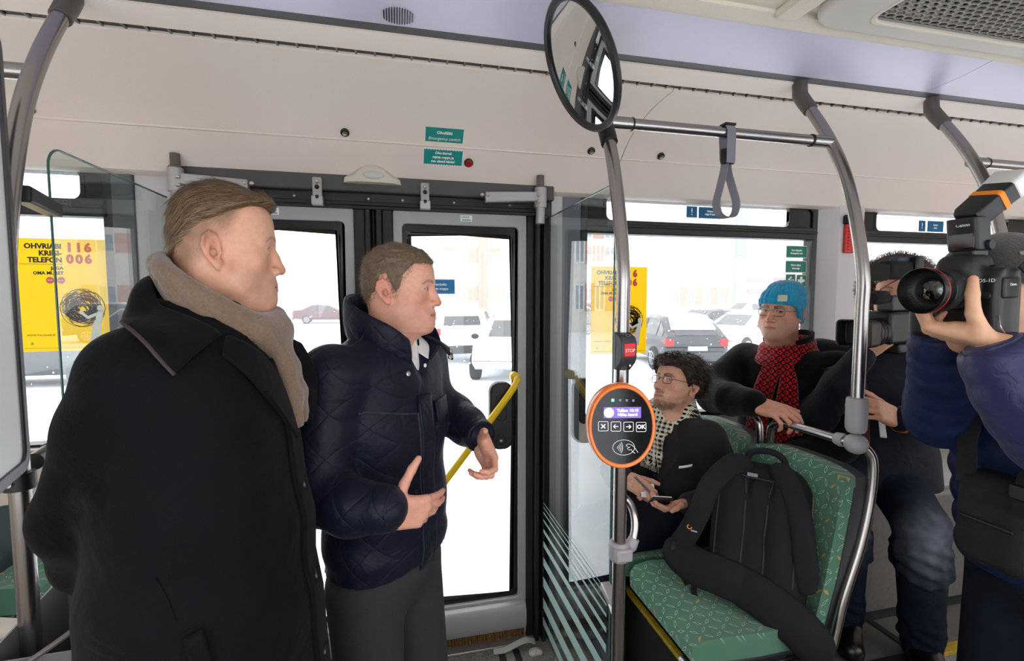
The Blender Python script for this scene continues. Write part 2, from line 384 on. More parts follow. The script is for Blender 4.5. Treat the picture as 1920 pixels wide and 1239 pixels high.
# ------------------------------------------------------------------ materials
M_wall = mat('warm_grey_panel', '#efe1d6', .55, bump=.12, bscale=900, var=.03, vscale=400)
M_pillar = mat('grey_pillar_plastic', '#c9c5c6', .6, bump=.1, bscale=900, var=.04, vscale=500)
M_purple = mat('lilac_ceiling_band', '#cdc8dc', .3, bump=.05, bscale=700, var=.03, vscale=300)
M_ceil = mat('cream_ceiling', '#e2d8c9', .6, bump=.1, bscale=800, var=.03, vscale=300)
M_white = mat('white_plastic', '#dcdad4', .4)
M_dark = mat('black_rubber', '#17171a', .55, bump=.1, bscale=300)
M_black = mat('black_gloss_frit', '#0c0e14', .2)
M_blackp = mat('black_plastic', '#131316', .42, bump=.06, bscale=600)
M_frame = mat('grey_door_frame', '#a9a7a6', .45, metal=.15, bump=.08, bscale=800, var=.05, vscale=500)
M_header = mat('dark_grey_header', '#4b4a4b', .5, bump=.08, bscale=500)
M_steel = mat('brushed_steel', '#a9a5a3', .26, metal=1.0, bump=.03, bscale=400)
M_bracket = mat('dark_bracket_plastic', '#5d5853', .45, bump=.05, bscale=500)
M_clamp = mat('grey_clamp_plastic', '#9a979b', .45, bump=.04, bscale=500)
M_alu = mat('cast_aluminium', '#b4b2b2', .38, metal=.7)
M_bolt = mat('zinc_bolt', '#c9c6c0', .3, metal=1)
M_yellow = mat('yellow_powder_coat', '#eac400', .35)
M_teal = mat('teal_sticker', '#0b8f88', .5)
M_tealg = glow('green_sticker', '#17907b', .3)
M_blue = glow('blue_sticker', '#1a9be0', .35)
M_navyb = glow('petrol_sticker', '#1273a3', .3)
M_print = mat('white_print', '#f4f4f0', .5)
M_red = mat('red_plastic', '#c4141b', .3)
M_pane = glass('window_glass', (.98, .98, .98), .03, .6)
M_part = glass('partition_glass', (.93, .97, .96), .06, .95)
M_gedge = mat('glass_edge', '#3a5c5a', .15)
def nodes_floor():
    m = mat('wet_speckled_floor', '#4a4845', .35, bump=.25, bscale=60, var=.35, vscale=9)
    nt = m.node_tree; N = nt.nodes; L = nt.links; p = N['Principled BSDF']; tc = N.new('ShaderNodeTexCoord')
    n = N.new('ShaderNodeTexNoise'); n.inputs['Scale'].default_value = 260; L.new(tc.outputs['Object'], n.inputs['Vector'])
    r = N.new('ShaderNodeValToRGB'); r.color_ramp.elements[0].position = .45; r.color_ramp.elements[0].color = (.13, .13, .122, 1); r.color_ramp.elements[1].position = .75; r.color_ramp.elements[1].color = (.42, .42, .39, 1)
    L.new(n.outputs['Fac'], r.inputs[0]); L.new(r.outputs[0], p.inputs['Base Color'])
    n2 = N.new('ShaderNodeTexNoise'); n2.inputs['Scale'].default_value = 5; n2.inputs['Detail'].default_value = 6; L.new(tc.outputs['Object'], n2.inputs['Vector'])
    mr = N.new('ShaderNodeMapRange'); mr.inputs['From Min'].default_value = .35; mr.inputs['From Max'].default_value = .65; mr.inputs['To Min'].default_value = .12; mr.inputs['To Max'].default_value = .6; L.new(n2.outputs['Fac'], mr.inputs['Value']); L.new(mr.outputs[0], p.inputs['Roughness'])
    return m
M_floor = nodes_floor()
XL, XR = -3.2, 5.2
# ------------------------------------------------------------------ setting
fl = struct('floor')
MB().box((XL, -.2, -.08), (XR, 2.2, 0)).build('floor_sheet', M_floor, fl)
pod = MB(); pod.box((1.1, 1.42, 0), (XR, 2.2, .2)); pod.build('podium', M_floor, fl, bevel=.004)
M_pod = mat('grey_podium_sheet', '#5f5d58', .5, bump=.2, bscale=80, var=.12, vscale=60)
MB().box((1.55, 1.45, .2), (XR, 2.19, .204)).build('podium_sheet', M_pod, fl)
MB().box((2.02, 1.46, .2035), (2.05, 2.19, .208)).build('joint_strip', M_dark, fl)
MB().box((1.96, 1.66, .2), (3.4, 2.19, .765)).build('wheel_arch', M_pod, fl, bevel=.03, seg=3); MB().box((1.95, 1.645, .2), (3.4, 1.665, .235)).build('joint_strip', M_dark, fl)
MB().box((1.5, 1.415, .17), (2.13, 1.455, .207)).build('edge_strip', M_dark, fl, bevel=.003)
M_ystrip = mat('worn_yellow_strip', '#a88c1a', .6, bump=.3, bscale=400, var=.25, vscale=40)
MB().box((.885, 1.19, 0), (1.34, 2.19, .47)).build('wheel_arch', M_dark, fl, bevel=.01); MB().box((.880, 1.195, .458), (.900, 2.185, .474)).build('yellow_edge_strip', M_ystrip, fl, bevel=.002)
MB().box((2.14, 1.415, .19), (3.6, 1.46, .2065)).build('yellow_edge_strip', M_ystrip, fl, bevel=.002)
for a in (.10, .17): MB().box((.33 + a, 1.3, 0), (.36 + a, 2.1, .004)).build('drain_strip', M_dark, fl, bevel=.001)
MB().box((-.78, 2.12, 0), (.62, 2.2, .012)).build('threshold', M_alu, fl, bevel=.003)
# far wall pieces between the openings
def wallbox(nm, lo, hi, m, parent, b=.004): return MB().box(lo, hi).build(nm, m, parent, bevel=b)
wf = struct('wall_far')
wallbox('lower_panel', (XL, 2.2, -.3), (-.84, 2.27, 1.05), M_wall, wf)
wallbox('lower_panel', (.70, 2.2, -.3), (XR, 2.27, 1.05), M_wall, wf)
wallbox('upper_panel', (XL, 2.2, 2.14), (XR, 2.27, 2.45), M_dark, wf)
wallbox('pillar', (-.985, 2.195, 1.05), (-.84, 2.27, 2.14), M_pillar, wf)
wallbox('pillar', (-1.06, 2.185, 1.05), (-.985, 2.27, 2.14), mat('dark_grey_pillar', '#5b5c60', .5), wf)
wallbox('pillar', (.69, 2.19, 0), (.765, 2.27, 2.14), M_pillar, wf)
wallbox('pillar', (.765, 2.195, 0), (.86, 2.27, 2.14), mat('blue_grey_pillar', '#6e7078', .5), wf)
pl = MB(); pl.prism([(2.215, 2.27), (2.215, 2.2), (2.30, 2.135), (2.465, 2.135), (2.465, 2.27)], (0, 0, 1.05), X_, Y_, (0, 0, 1.1)); pl.build('pillar', M_pillar, wf, bevel=.006)
wallbox('pillar', (4.4, 2.19, 1.05), (XR, 2.27, 2.14), M_pillar, wf)
wallbox('window_ledge', (XL, 2.15, 1.05), (-.9, 2.2, 1.075), M_clamp, wf)
def window(nm, x0, x1, z0, z1, hx0, hx1, hopper=True):
    w = struct(nm); cx, cz = (x0+x1)/2, (z0+z1)/2; W, H = x1-x0, z1-z0
    fr = MB().ring(rrect(W, H, .02, 4, cx, cz), rrect(W-.06, H-.05, .03, 4, cx, cz), (0, 2.19, 0), X_, Z_, (0, .06, 0)); fr.build('window_frame', M_blackp, w)
    tr = MB().box((x0+.02, 2.175, 1.955), (x1-.02, 2.24, 2.02)); tr.build('transom', M_blackp, w, bevel=.006)
    MB().box((x0+.02, 2.165, 1.985), (x1-.02, 2.18, 2.0)).build('transom_rail', M_dark, w, bevel=.004)
    MB().box((x0+.02, 2.215, z0+.02), (x1-.02, 2.221, 1.96)).build('pane', M_pane, w, smooth=False)
    if hopper:
        for a, b in ((x0+.02, hx0), (hx1, x1-.02)): MB().box((a, 2.2, 2.015), (b, 2.22, z1)).build('frit_border', M_black, w)
        hc, hw, hz = (hx0+hx1)/2, hx1-hx0, (2.015+2.14)/2
        MB().ring(rrect(hw+.03, .13, .004, 4, hc, hz), rrect(hw, .112, .03, 4, hc, hz), (0, 2.198, 0), X_, Z_, (0, .02, 0)).build('hopper_frame', M_black, w)
        MB().box((hx0-.01, 2.221, 2.01), (hx1+.01, 2.226, 2.15)).build('hopper_pane', M_pane, w, smooth=False)
    return w
window('window_1', -2.6, -1.06, 1.06, 2.145, -2.5, -1.165)
window('window_2', .86, 2.215, 1.03, 2.145, .99, 2.04)
window('window_3', 2.465, 4.4, 1.03, 2.145, 2.62, 3.62)
# ------------------------------------------------------------------ doors: two leaves, seals, header, gear
def door(nm, x0, x1, hand):
    d = struct(nm); cx = (x0+x1)/2; W = x1-x0
    fr = MB().ring(rrect(W, 1.96, .012, 4, cx, 1.045), rrect(W-.075, 1.755, .02, 4, cx, 1.09), (0, 2.165, 0), X_, Z_, (0, .05, 0)); fr.build('leaf_frame', M_frame, d, bevel=.003)
    MB().ring(rrect(W-.073, 1.757, .02, 4, cx, 1.09), rrect(W-.115, 1.70, .03, 5, cx, 1.085), (0, 2.185, 0), X_, Z_, (0, .012, 0)).build('glass_border', M_black, d)
    MB().box((x0+.03, 2.198, .2), (x1-.03, 2.204, 1.98)).build('pane', M_pane, d, smooth=False)
    rail = [(2.165+.05, .065), (2.215, .2), (2.165, .2), (2.14, .19), (2.125, .16), (2.125, .10), (2.14, .07)]
    MB().prism(rail, (x0+.005, 0, 0), Y_, Z_, (W-.01, 0, 0)).build('bottom_rail', mat('pale_grey_rail', '#a3a2a3', .4, metal=.1), d, bevel=.003)
    bm = MB()
    MB().box((x0+.004, 2.172, .012), (x1-.004, 2.180, .075)).build('brush_backing', mat('dark_bristle_backing', '#4a3418', .8), d)  # solid strip added behind the bristles to keep snow light from shining through
    for i in range(260):
        x = x0 + .01 + (W-.02)*i/260 + random.uniform(-.001, .001); l = random.uniform(.05, .062)
        bm.ribbon([(x, 2.17+random.uniform(-.008, .008), .07), (x+random.uniform(-.004, .004), 2.165+random.uniform(-.012, .012), .07-l)], X_, .0022, .0015)
    o = bm.build('brush_seal', mat('brown_bristles', '#7c5a2c', .7, var=.4, vscale=80), d, smooth=False); o['kind'] = 'stuff'
    # sticker on the frame
    s = MB().box((cx+.0-.026 + .02*hand, 2.1635, 1.985), (cx+.026 + .02*hand, 2.165, 2.012)).build('maker_plate', M_print, d)
    text('UKAF', (cx-.004 + .02*hand, 2.1633, 2.003), X_, Z_, .014, mat('dark_blue_print', '#22306e', .5), s)
    MB().box((cx-.02+.02*hand, 2.1630, 1.989), (cx+.02+.02*hand, 2.1634, 1.993)).build('print_line', M_navyb, s)
    return d
d1 = door('door_1', -.765, -.172, -1); d2 = door('door_2', -.012, .582, 1)
sl = struct('trim_1')
for a, b, y in ((-.172, -.125, 2.15), (-.125, -.104, 2.13), (-.100, -.086, 2.165), (-.082, -.058, 2.13), (-.058, -.012, 2.15), (.582, .618, 2.16), (.618, .640, 2.13), (.640, .652, 2.165), (.652, .672, 2.12), (.672, .692, 2.14), (-.84, -.805, 2.14), (-.805, -.765, 2.16)):
    MB().box((a, y, -.02), (b, 2.22, 2.02)).build('rubber_seal', M_dark, sl, bevel=.005)
for a, b in ((-.18, -.005), (.575, .70), (-.845, -.76)): MB().box((a, 2.205, -.05), (b, 2.225, 2.03)).build('seal_backing', M_dark, sl)
hd = struct('trim_2')
MB().box((-.84, 2.12, 2.085), (.70, 2.2, 2.15)).build('header_beam', M_header, hd, bevel=.006)
MB().box((-.84, 2.155, 2.02), (.70, 2.2, 2.085)).build('header_track', mat('near_black_track', '#242326', .5), hd, bevel=.003)
MB().box((-.80, 2.135, 2.032), (.62, 2.16, 2.047)).build('header_rail', M_dark, hd, bevel=.003)
for x in (-.55, -.31+.2, .03, .12+.13, -.40, .5): MB().lathe([(.007, 0), (.007, .003), (.004, .006)], (x, 2.155, 2.062), (0, -1, 0), 10).build('bolt', M_bolt, hd)
def hanger(x):
    t = thing('door_hanger', 'small silver hanger bracket above the door, ' + ('left' if x < 0 else 'right') + ' of the ceiling sensor', 'bracket', (x, 2.12, 2.02), 'hanger brackets over the doors')
    MB().box((x-.018, 2.098, 2.035), (x+.018, 2.12, 2.13)).build('arm', M_frame, t, bevel=.004)
    MB().box((x-.022, 2.092, 2.02), (x+.022, 2.125, 2.055)).build('foot', M_alu, t, bevel=.003)
    for z in (2.112, 2.09, 2.05): MB().lathe([(.009, 0), (.009, .004), (.005, .008)], (x, 2.098, z), (0, -1, 0), 10).build('bolt', M_bolt if z > 2.1 else M_dark, t)
hanger(-.305); hanger(.122)
def hinge(x, sgn, lab):
    t = thing('door_hinge_arm', lab, 'bracket', (x, 2.1, 2.0))
    MB().lathe([(.028, 0), (.028, .085), (.02, .09)], (x, 2.09, 2.045), (0, 0, 1), 16).build('pivot_block', M_alu, t)
    MB().lathe([(.02, 0), (.02, .07)], (x, 2.09, 1.975), (0, 0, 1), 14).build('shaft', M_alu, t)
    MB().lathe([(.017, 0), (.017, .05)], (x, 2.09, 2.135), (0, 0, 1), 14).build('shaft_cap', M_bracket, t)
    MB().obox((x - sgn*.125, 2.085, 2.085), (.125, .016, .021), ((1, 0, .05*sgn), (0, 1, 0), (-.05*sgn, 0, 1))).build('arm', M_alu, t, bevel=.004)
    for dx, dz in ((.015, .095), (.015, .065), (-.21*1, .075), (-.235, .075)):
        MB().lathe([(.008, 0), (.008, .004), (.004, .007)], (x + sgn*(dx - .03), 2.062 if dx > 0 else 2.069, 2.0+dz+ (.01 if dx<0 else 0)), (0, -1, 0), 10).build('bolt', M_bolt, t)
hinge(.625, 1, 'silver hinge arm at the top right corner of the door'); hinge(-.80, -1, 'silver hinge block at the top left corner of the door')
# ------------------------------------------------------------------ coves and ceiling (extruded along the bus)
def extr(nm, prof, x0, x1, m, parent, b=0):
    n = len(prof); return MB().loft([[(x0, y, z) for y, z in prof], [(x1, y, z) for y, z in prof]]).build(nm, m, parent, bevel=b, ang=25)
LOW = [(2.2, 2.12), (2.16, 2.122), (2.14, 2.13), (2.13, 2.143), (2.10, 2.178), (2.026, 2.256), (2.018, 2.258), (2.014, 2.27), (2.2, 2.30)]
BIG = [(2.021, 2.262), (2.016, 2.263), (1.985, 2.2925), (1.95, 2.317), (1.90, 2.342), (1.84, 2.362), (1.76, 2.379), (1.68, 2.387), (1.612, 2.388), (1.608, 2.392), (1.608, 2.41), (1.95, 2.36)]
UP = [(1.570, 2.389), (1.564, 2.386), (1.50, 2.391), (1.478, 2.398), (1.478, 2.42), (1.570, 2.42)]
PUR = [(1.437, 2.403), (1.43, 2.400), (1.30, 2.408), (1.225, 2.42), (1.225, 2.44), (1.437, 2.44)]
EDGE = [(1.224, 2.417), (1.205, 2.415), (1.175, 2.425), (1.175, 2.445), (1.224, 2.445)]
tr = struct('trim_3')
for a, b in ((XL, .975), (.979, 3.3), (3.304, XR)):
    extr('cove_lower_panel', LOW, a, b, M_wall, tr); extr('cove_panel', BIG, a, b, M_wall, tr)
extr('cove_upper_panel', UP, XL, XR, M_wall, tr)
MB().box((XL, 1.56, 2.398), (XR, 1.62, 2.41)).build('vent_slot', M_black, tr)
MB().box((XL, 1.43, 2.404), (XR, 1.485, 2.42)).build('dark_joint', M_header, tr)
sr = MB(); x = -2.0
while x < 4.2: sr.box((x, 1.565, 2.393), (x+.006, 1.612, 2.3985)); x += .0555
sr.build('slot_rib', mat('slot_rib_grey', '#77726c', .6), tr, smooth=False)['kind'] = 'stuff'
extr('lilac_panel', PUR, XL, 1.9, M_purple, tr); extr('lilac_panel', PUR, 1.903, XR, M_purple, tr); extr('light_edge', EDGE, XL, XR, M_ceil, tr)
sg = MB()
for i in range(12):
    h = .034*math.sqrt(max(0, 1-((i-5.5)/6.4)**2)); x = -.022 + i*.0068; sg.obox((x, 1.385, 2.402), (.0013, h, .0025), ((1, 0, 0), (0, .998, -.062), (0, .062, .998)))
sg.build('speaker_slots', M_black, tr, smooth=False)['kind'] = 'stuff'
ce = struct('ceiling')
MB().box((XL, -.3, 2.435), (XR, 2.3, 2.5)).build('ceiling_sheet', M_ceil, ce)
MB().box((.70, .8, 2.428), (.78, 1.19, 2.436)).build('ceiling_rib', M_purple, ce, bevel=.003)
MB().box((1.02, .8, 2.412), (1.09, 1.18, 2.436)).build('ceiling_rib', M_ceil, ce, bevel=.006)
# near side: same coves mirrored about the middle of the bus (y = 1), wall with its windows
def mir(p): return [(2.0 - y, z) for y, z in reversed(p)]
tn = struct('trim_4')
for nm, p, m in (('cove_lower_panel', LOW, M_wall), ('cove_panel', BIG, M_wall), ('cove_upper_panel', UP, M_wall), ('lilac_panel', PUR, M_purple), ('light_edge', EDGE, M_ceil)): extr(nm, mir(p), XL, XR, m, tn)
wn = struct('wall_near')
wallbox('lower_panel', (XL, -.27, -.3), (XR, -.2, .85), M_wall, wn); wallbox('upper_panel', (XL, -.27, 2.12), (XR, -.2, 2.45), M_wall, wn)
for x in (XL, -1.6, .65, 2.35, 4.2): wallbox('pillar', (x, -.27, .85), (x+.14, -.2, 2.12), M_pillar, wn)
for i, (a, b) in enumerate(((XL+.14, -1.6), (-1.46, .65), (.79, 2.35), (2.49, 4.2))):
    w = struct('window_%d' % (4+i)); MB().ring(rrect(b-a, 1.27, .02, 3, (a+b)/2, 1.485), rrect(b-a-.06, 1.21, .03, 3, (a+b)/2, 1.485), (0, -.25, 0), X_, Z_, (0, .05, 0)).build('window_frame', M_blackp, w)
    MB().box((a+.02, -.236, .87), (b-.02, -.231, 2.1)).build('pane', M_pane, w, smooth=False)
wl = struct('wall_left'); MB().box((XL-.06, -.27, -.3), (XL, 2.27, 2.5)).build('end_panel', M_wall, wl)
wr = struct('wall_right'); MB().box((XR, -.27, -.3), (XR+.06, 2.27, 2.5)).build('end_panel', M_wall, wr)
# ------------------------------------------------------------------ air vent in the ceiling
av = thing('air_vent', 'big cream ceiling air vent with a black honeycomb grille', 'vent', (1.75, .85, 2.43))
MB().ring(rrect(1.5, .66, .09, 6, 1.86, .85), rrect(1.30, .53, .04, 6, 1.92, .86), (0, 0, 2.436), X_, Y_, (0, 0, -.03)).build('vent_frame', mat('cream_white_plastic', '#cfcac0', .5), av, bevel=.012, seg=3)
MB().box((1.27, .58, 2.425), (2.58, 1.13, 2.434)).build('vent_back', M_black, av)
gb = MB(); hx, hy = .031, .0165
def hexcell(cx, cy):
    o = [(cx + hx*a, cy + hy*b) for a, b in ((.5, -.335), (.5, .335), (0, .667), (-.5, .335), (-.5, -.335), (0, -.667))]; i_ = [(cx + (x-cx)*.82, cy + (y-cy)*.80) for x, y in o]
    gb.ring(o, i_, (0, 0, 2.412), X_, Y_, (0, 0, .004))
for j in range(31):
    for i in range(41): hexcell(1.285 + (i + .5*(j % 2))*hx, .60 + j*hy)
gb.build('grille', mat('grey_grille', '#8f8880', .5), av, smooth=False)
MB().ring(rrect(1.32, .545, .05, 6, 1.92, .86), rrect(1.295, .52, .045, 6, 1.92, .86), (0, 0, 2.418), X_, Y_, (0, 0, -.014)).build('grille_rim', M_ceil, av, bevel=.004)
# ------------------------------------------------------------------ poles and rails
BEND = [(1.2, 1.70), (1.215, 1.80), (1.245, 1.93), (1.285, 2.05), (1.34, 2.16), (1.40, 2.255), (1.455, 2.33)]
def pole(x, z0, lab, dx=0., group=None, bz=0.):
    t = thing('grab_pole', lab, 'pole', (x, 1.2, z0))
    b = spline([(x, 1.2, 1.62)] + [(x + dx*(i/6)**1.5, y, z + bz*i/6) for i, (y, z) in enumerate(BEND)], 5)
    MB().tube([(x, 1.2, z0), (x, 1.2, (z0+1.62)/2)] + b, .0185, 18).build('tube', M_steel, t)
    e = b[-1]; d = (b[-1]-b[-3]).normalized()
    MB().tube([e - d*.05, e + d*.0, e + V(0, .018, .028), e + V(0, .022, .075)], [.023, .0245, .025, .024], 16).build('ceiling_bracket', M_bracket, t)
    MB().lathe([(.006, 0), (.006, .003), (.003, .005)], e + V(0, -.024, -.012), (0, -1, -.3), 10).build('bolt', M_bolt, t)
    return t
p1 = pole(.592, 0, 'steel pole carrying the orange ticket reader and the stop button')
p2 = pole(1.391, 1.26, 'bent steel pole between the man in the turquoise hat and the photographer')
p3 = pole(1.99, 1.30, 'bent steel pole farthest right, behind the photographer')
pL = pole(-.775, 0, 'bent steel pole at the far left beside the white board', bz=.03)
def rail(x0, x1, lab, y=1.335, z=2.155):
    t = thing('overhead_rail', lab, 'rail', ((x0+x1)/2, y, z))
    MB().tube([(x0+.06, y, z), (x1-.06, y, z)], .0165, 16).build('tube', M_steel, t)
    for a, s in ((x0, 1), (x1, -1)):
        MB().tube([(a+s*.004, y, z), (a+s*.075, y, z)], .0185, 16).build('connector', M_steel, t)
        MB().tube([(a+s*.075, y, z), (a+s*.08, y, z)], .0195, 16).build('rubber_ring', M_dark, t)
rail(.60, 1.388, 'horizontal steel grab rail between the mirror pole and the bent pole')
rail(1.99, 3.0, 'short stretch of grab rail at the right edge, behind the farthest pole', z=2.13)
rail(-1.9, -.775, 'horizontal grey rail end at the upper left, joined to the left pole', z=2.15)
# strap
st = thing('hanging_strap', 'grey woven strap loop hanging from the overhead rail', 'strap', (1.0, 1.335, 1.90))
M_web = mat('grey_webbing', '#7d7a85', .8, bump=.4, bscale=500)
sx, sy = 1.0, 1.335
lp = [(sx-.004, sy, 2.085), (sx-.012, sy-.004, 2.04), (sx-.025, sy-.004, 1.985), (sx-.034, sy-.002, 1.94), (sx-.022, sy, 1.908), (sx+.006, sy, 1.897), (sx+.032, sy, 1.908), (sx+.04, sy+.002, 1.945), (sx+.028, sy+.006, 1.99), (sx+.012, sy+.008, 2.04), (sx+.004, sy+.005, 2.085)]
MB().ribbon(spline(lp, 5), V(.35, -.94, 0), .026, .0025).build('loop', M_web, st)
MB().ribbon([(sx, sy-.019, 2.06), (sx, sy-.0195, 2.155), (sx, sy-.012, 2.172), (sx, sy, 2.1765), (sx, sy+.012, 2.172), (sx, sy+.0195, 2.155), (sx, sy+.012, 2.07)], X_, .03, .003).build('rail_wrap', M_web, st)
MB().obox((sx, sy-.003, 2.082), (.021, .012, .023), ((.94, .34, 0), (-.34, .94, 0), (0, 0, 1))).build('buckle', M_blackp, st, bevel=.004)
MB().obox((sx, sy, 2.178), (.019, .016, .004)).build('clip', M_blackp, st, bevel=.002)
# round convex mirror
mc = V(.463, 1.2, 2.235); mn = V(-.85, .0, -.45).normalized()
mi = thing('round_mirror', 'round convex mirror in a black rim at the top of the reader pole', 'mirror', mc)
mu, mv, _ = frame_from(mn)
def dome(r, h, n=14):
    Rr = (r*r + h*h)/(2*h); return [(Rr*math.sin(a), Rr*math.cos(a) - Rr + h) for a in [math.asin(r/Rr)*(1 - i/n) for i in range(n)]] + [(.0005, h)]
MB().lathe(dome(.148, .010), mc, mn, 48).build('mirror_face', mat('mirror_silver', '#dfe2e0', .01, metal=1), mi, ang=80)
MB().lathe([(.150, -.004), (.158, -.012), (.164, -.006), (.165, .004), (.158, .010), (.149, .006), (.146, 0)], mc, mn, 48).build('rim', M_blackp, mi)
MB().lathe([(.155, -.010), (.13, -.022), (.05, -.028)], mc, mn, 40).build('back_shell', M_blackp, mi)
MB().tube([mc - mn*.03, mc - mn*.07 + V(0, .05, -.01), V(.592, 1.325, 2.13)], .011, 10).build('arm', M_blackp, mi)
MB().tube([V(.592, 1.30, 2.085), V(.592, 1.335, 2.15)], .024, 14).build('clamp', M_blackp, mi)
# ------------------------------------------------------------------ ticket reader and stop button
vc = V(.545, 1.105, 1.327); vn = V(-.20, -.97, .06).normalized(); vu, vv, _ = frame_from(vn)
rd = thing('ticket_reader', 'oval ticket reader with orange rim and purple screen on the pole', 'ticket reader', vc)
M_orange = mat('orange_plastic', '#f57f2a', .35, coat=.3)
def oval(a, b, n=44): return [(a*math.cos(2*math.pi*i/n), b*(1 + .03*math.cos(2*math.pi*i/n)**2)*math.sin(2*math.pi*i/n)) for i in range(n)]
def P3(a, b, c=0): return vc + vu*a + vv*b + vn*c
secs = [[P3(x, y, h) for x, y in oval(.0865*s, .1075*s)] for s, h in ((.60, -.062), (.86, -.060), (.95, -.045), (1, -.02), (1.0, 0.0), (.985, .010), (.955, .014), (.90, .013), (.87, .009))]
MB().loft(secs).build('rim', M_orange, rd)
M_vface = mat('black_reader_face', '#08080a', .12)
MB().prism(oval(.0775, .0965), P3(0, 0, .004), vu, vv, vn*.0065).build('face', M_vface, rd)
fz = .0108
M_icon = mat('white_icon', '#e8e8ea', .5, emit=.35)
led = MB().prism(rrect(.0065, .0065, .001, 2), P3(-.0235, .0655, fz), vu, vv, vn*.001); led.build('green_light', mat('green_led', '#46ff5a', .4, emit=6), rd)
for k in range(3): MB().prism(rrect(.0055, .0055, .001, 2), P3(-.005 + .0165*k, .0655 - .0006*k, fz), vu, vv, vn*.001).build('indicator_light', mat('pale_led', '#7d8fb0', .4), rd)
scr = MB().prism(rrect(.094, .0275, .001, 2), P3(.0005, .0345, fz), vu, vv, vn*.001).build('screen', mat('violet_screen', '#6d55c8', .3, emit=.9), rd)
MB().prism(ellipse(.0125, .0122, 24), P3(-.0335, .0345, fz+.001), vu, vv, vn*.0006).build('logo_disc', mat('lit_white', '#f2f0ff', .4, emit=.9), scr)
M_lit = MATS['lit_white']
text('Tallinn 10:10', P3(.0135, .0395, fz+.0014), vu, vv, .0105, M_lit, scr, bold=.0003); text('Näita kaarti', P3(.0135, .0292, fz+.0014), vu, vv, .0105, M_lit, scr, bold=.0003)
for k, s in enumerate(('x', 'l', 'r', 'OK')):
    cx, cy = -.0475 + .0318*k, .0005 - .0008*k
    b = MB().ring(rrect(.0255, .0245, .003, 3, cx, cy), rrect(.0232, .0222, .002, 3, cx, cy), P3(0, 0, fz), vu, vv, vn*.0006).build('key', M_icon, rd)
    g = MB()
    def bar(p, q, w=.0020):
        p, q = V(*p), V(*q); d = (q-p).normalized(); nn = V(-d.y, d.x); poly = [(p + nn*w/2), (p - nn*w/2), (q - nn*w/2), (q + nn*w/2)]
        g.prism([(cx+a.x, cy+a.y) for a in poly], P3(0, 0, fz), vu, vv, vn*.0006)
    if s == 'x': bar((-.005, -.005), (.005, .005), .0026); bar((-.005, .005), (.005, -.005), .0026)
    elif s in 'lr':
        q = -1 if s == 'l' else 1
        bar((-.006, 0), (.006, 0)); bar((q*.0062, 0), (q*.001, .0048)); bar((q*.0062, 0), (q*.001, -.0048))
    if s == 'OK': text('OK', P3(cx, cy, fz+.0006), vu, vv, .0145, M_icon, b, bold=.0005)
    else: g.build('symbol', M_icon, b, smooth=False)
sy_ = MB().ring(ellipse(.028, .0195, 40, .004, -.053), ellipse(.0272, .0187, 40, .004, -.053), P3(0, 0, fz), vu, vv, vn*.0005).build('contactless_symbol', M_icon, rd)
w = MB()
for k in range(4):
    r = .004 + .0052*k; w.tube([P3(-.0145 + r*math.cos(a)*.8 + .0, -.053 + r*math.sin(a)*1.05, fz+.0004) for a in [R(-42 + 12*j) for j in range(8)]], .0006, 5)
w.build('wave_mark', M_icon, sy_)
hnd = [(.010, -.047), (.016, -.044), (.024, -.047), (.030, -.052), (.040, -.066)]; h2 = [(.010, -.047), (.014, -.052), (.020, -.052), (.013, -.056), (.017, -.060), (.023, -.058), (.026, -.064), (.033, -.068)]
MB().tube([P3(a, b, fz+.0004) for a, b in hnd], .0006, 5).tube([P3(a, b, fz+.0004) for a, b in h2], .0006, 5).build('hand_mark', M_icon, sy_)
MB().tube([(.592, 1.2, 1.24), (.592, 1.2, 1.40)], .027, 16).build('pole_clamp', M_orange, rd)
MB().obox((.578, 1.16, 1.327), (.03, .03, .05), (vu, -vn, vv)).build('mount', M_blackp, rd, bevel=.006)
sb = thing('stop_button', 'dark grey stop button with a red key on the pole', 'stop button', (.592, 1.2, 1.44))
MB().tube([(.592, 1.2, 1.455), (.592, 1.2, 1.556)], .0225, 16).build('sleeve', M_blackp, sb)
sn = V(.10, -.99, 0).normalized(); su = V(-sn.y, sn.x, 0)*1
prof = [(-.004, 1.452), (-.012, 1.458), (-.030, 1.475), (-.036, 1.49), (-.036, 1.53), (-.028, 1.545), (-.004, 1.556)]
MB().loft([[V(.592, 1.2, 0) + su*a + sn*(-y) + V(0, 0, z) for y, z in prof] for a in (-.0235, .0235)]).build('casing', mat('charcoal_casing', '#38373c', .4), sb, bevel=.004)
rk = MB().obox(V(.592, 1.2, 1.511) + sn*.0355, (.0165, .0032, .0175), (su, sn, Z_)).build('red_key', mat('bright_red_key', '#e0202a', .35), sb, bevel=.0015)
text('STOP', V(.592, 1.2, 1.509) + sn*.0392, su, Z_, .0125, M_print, rk)
MB().lathe([(.004, 0), (.003, .003)], V(.592, 1.2, 1.468) + sn*.027 + su*.006, sn, 10).build('bolt', M_bolt, sb)
MB().ring(ellipse(.008, .004, 20), ellipse(.0055, .0025, 20), V(.592, 1.2, 1.549) + sn*.026, su, (V(0, 0, .75) + sn*-.6).normalized(), sn*.002).build('mark', M_bolt, sb)
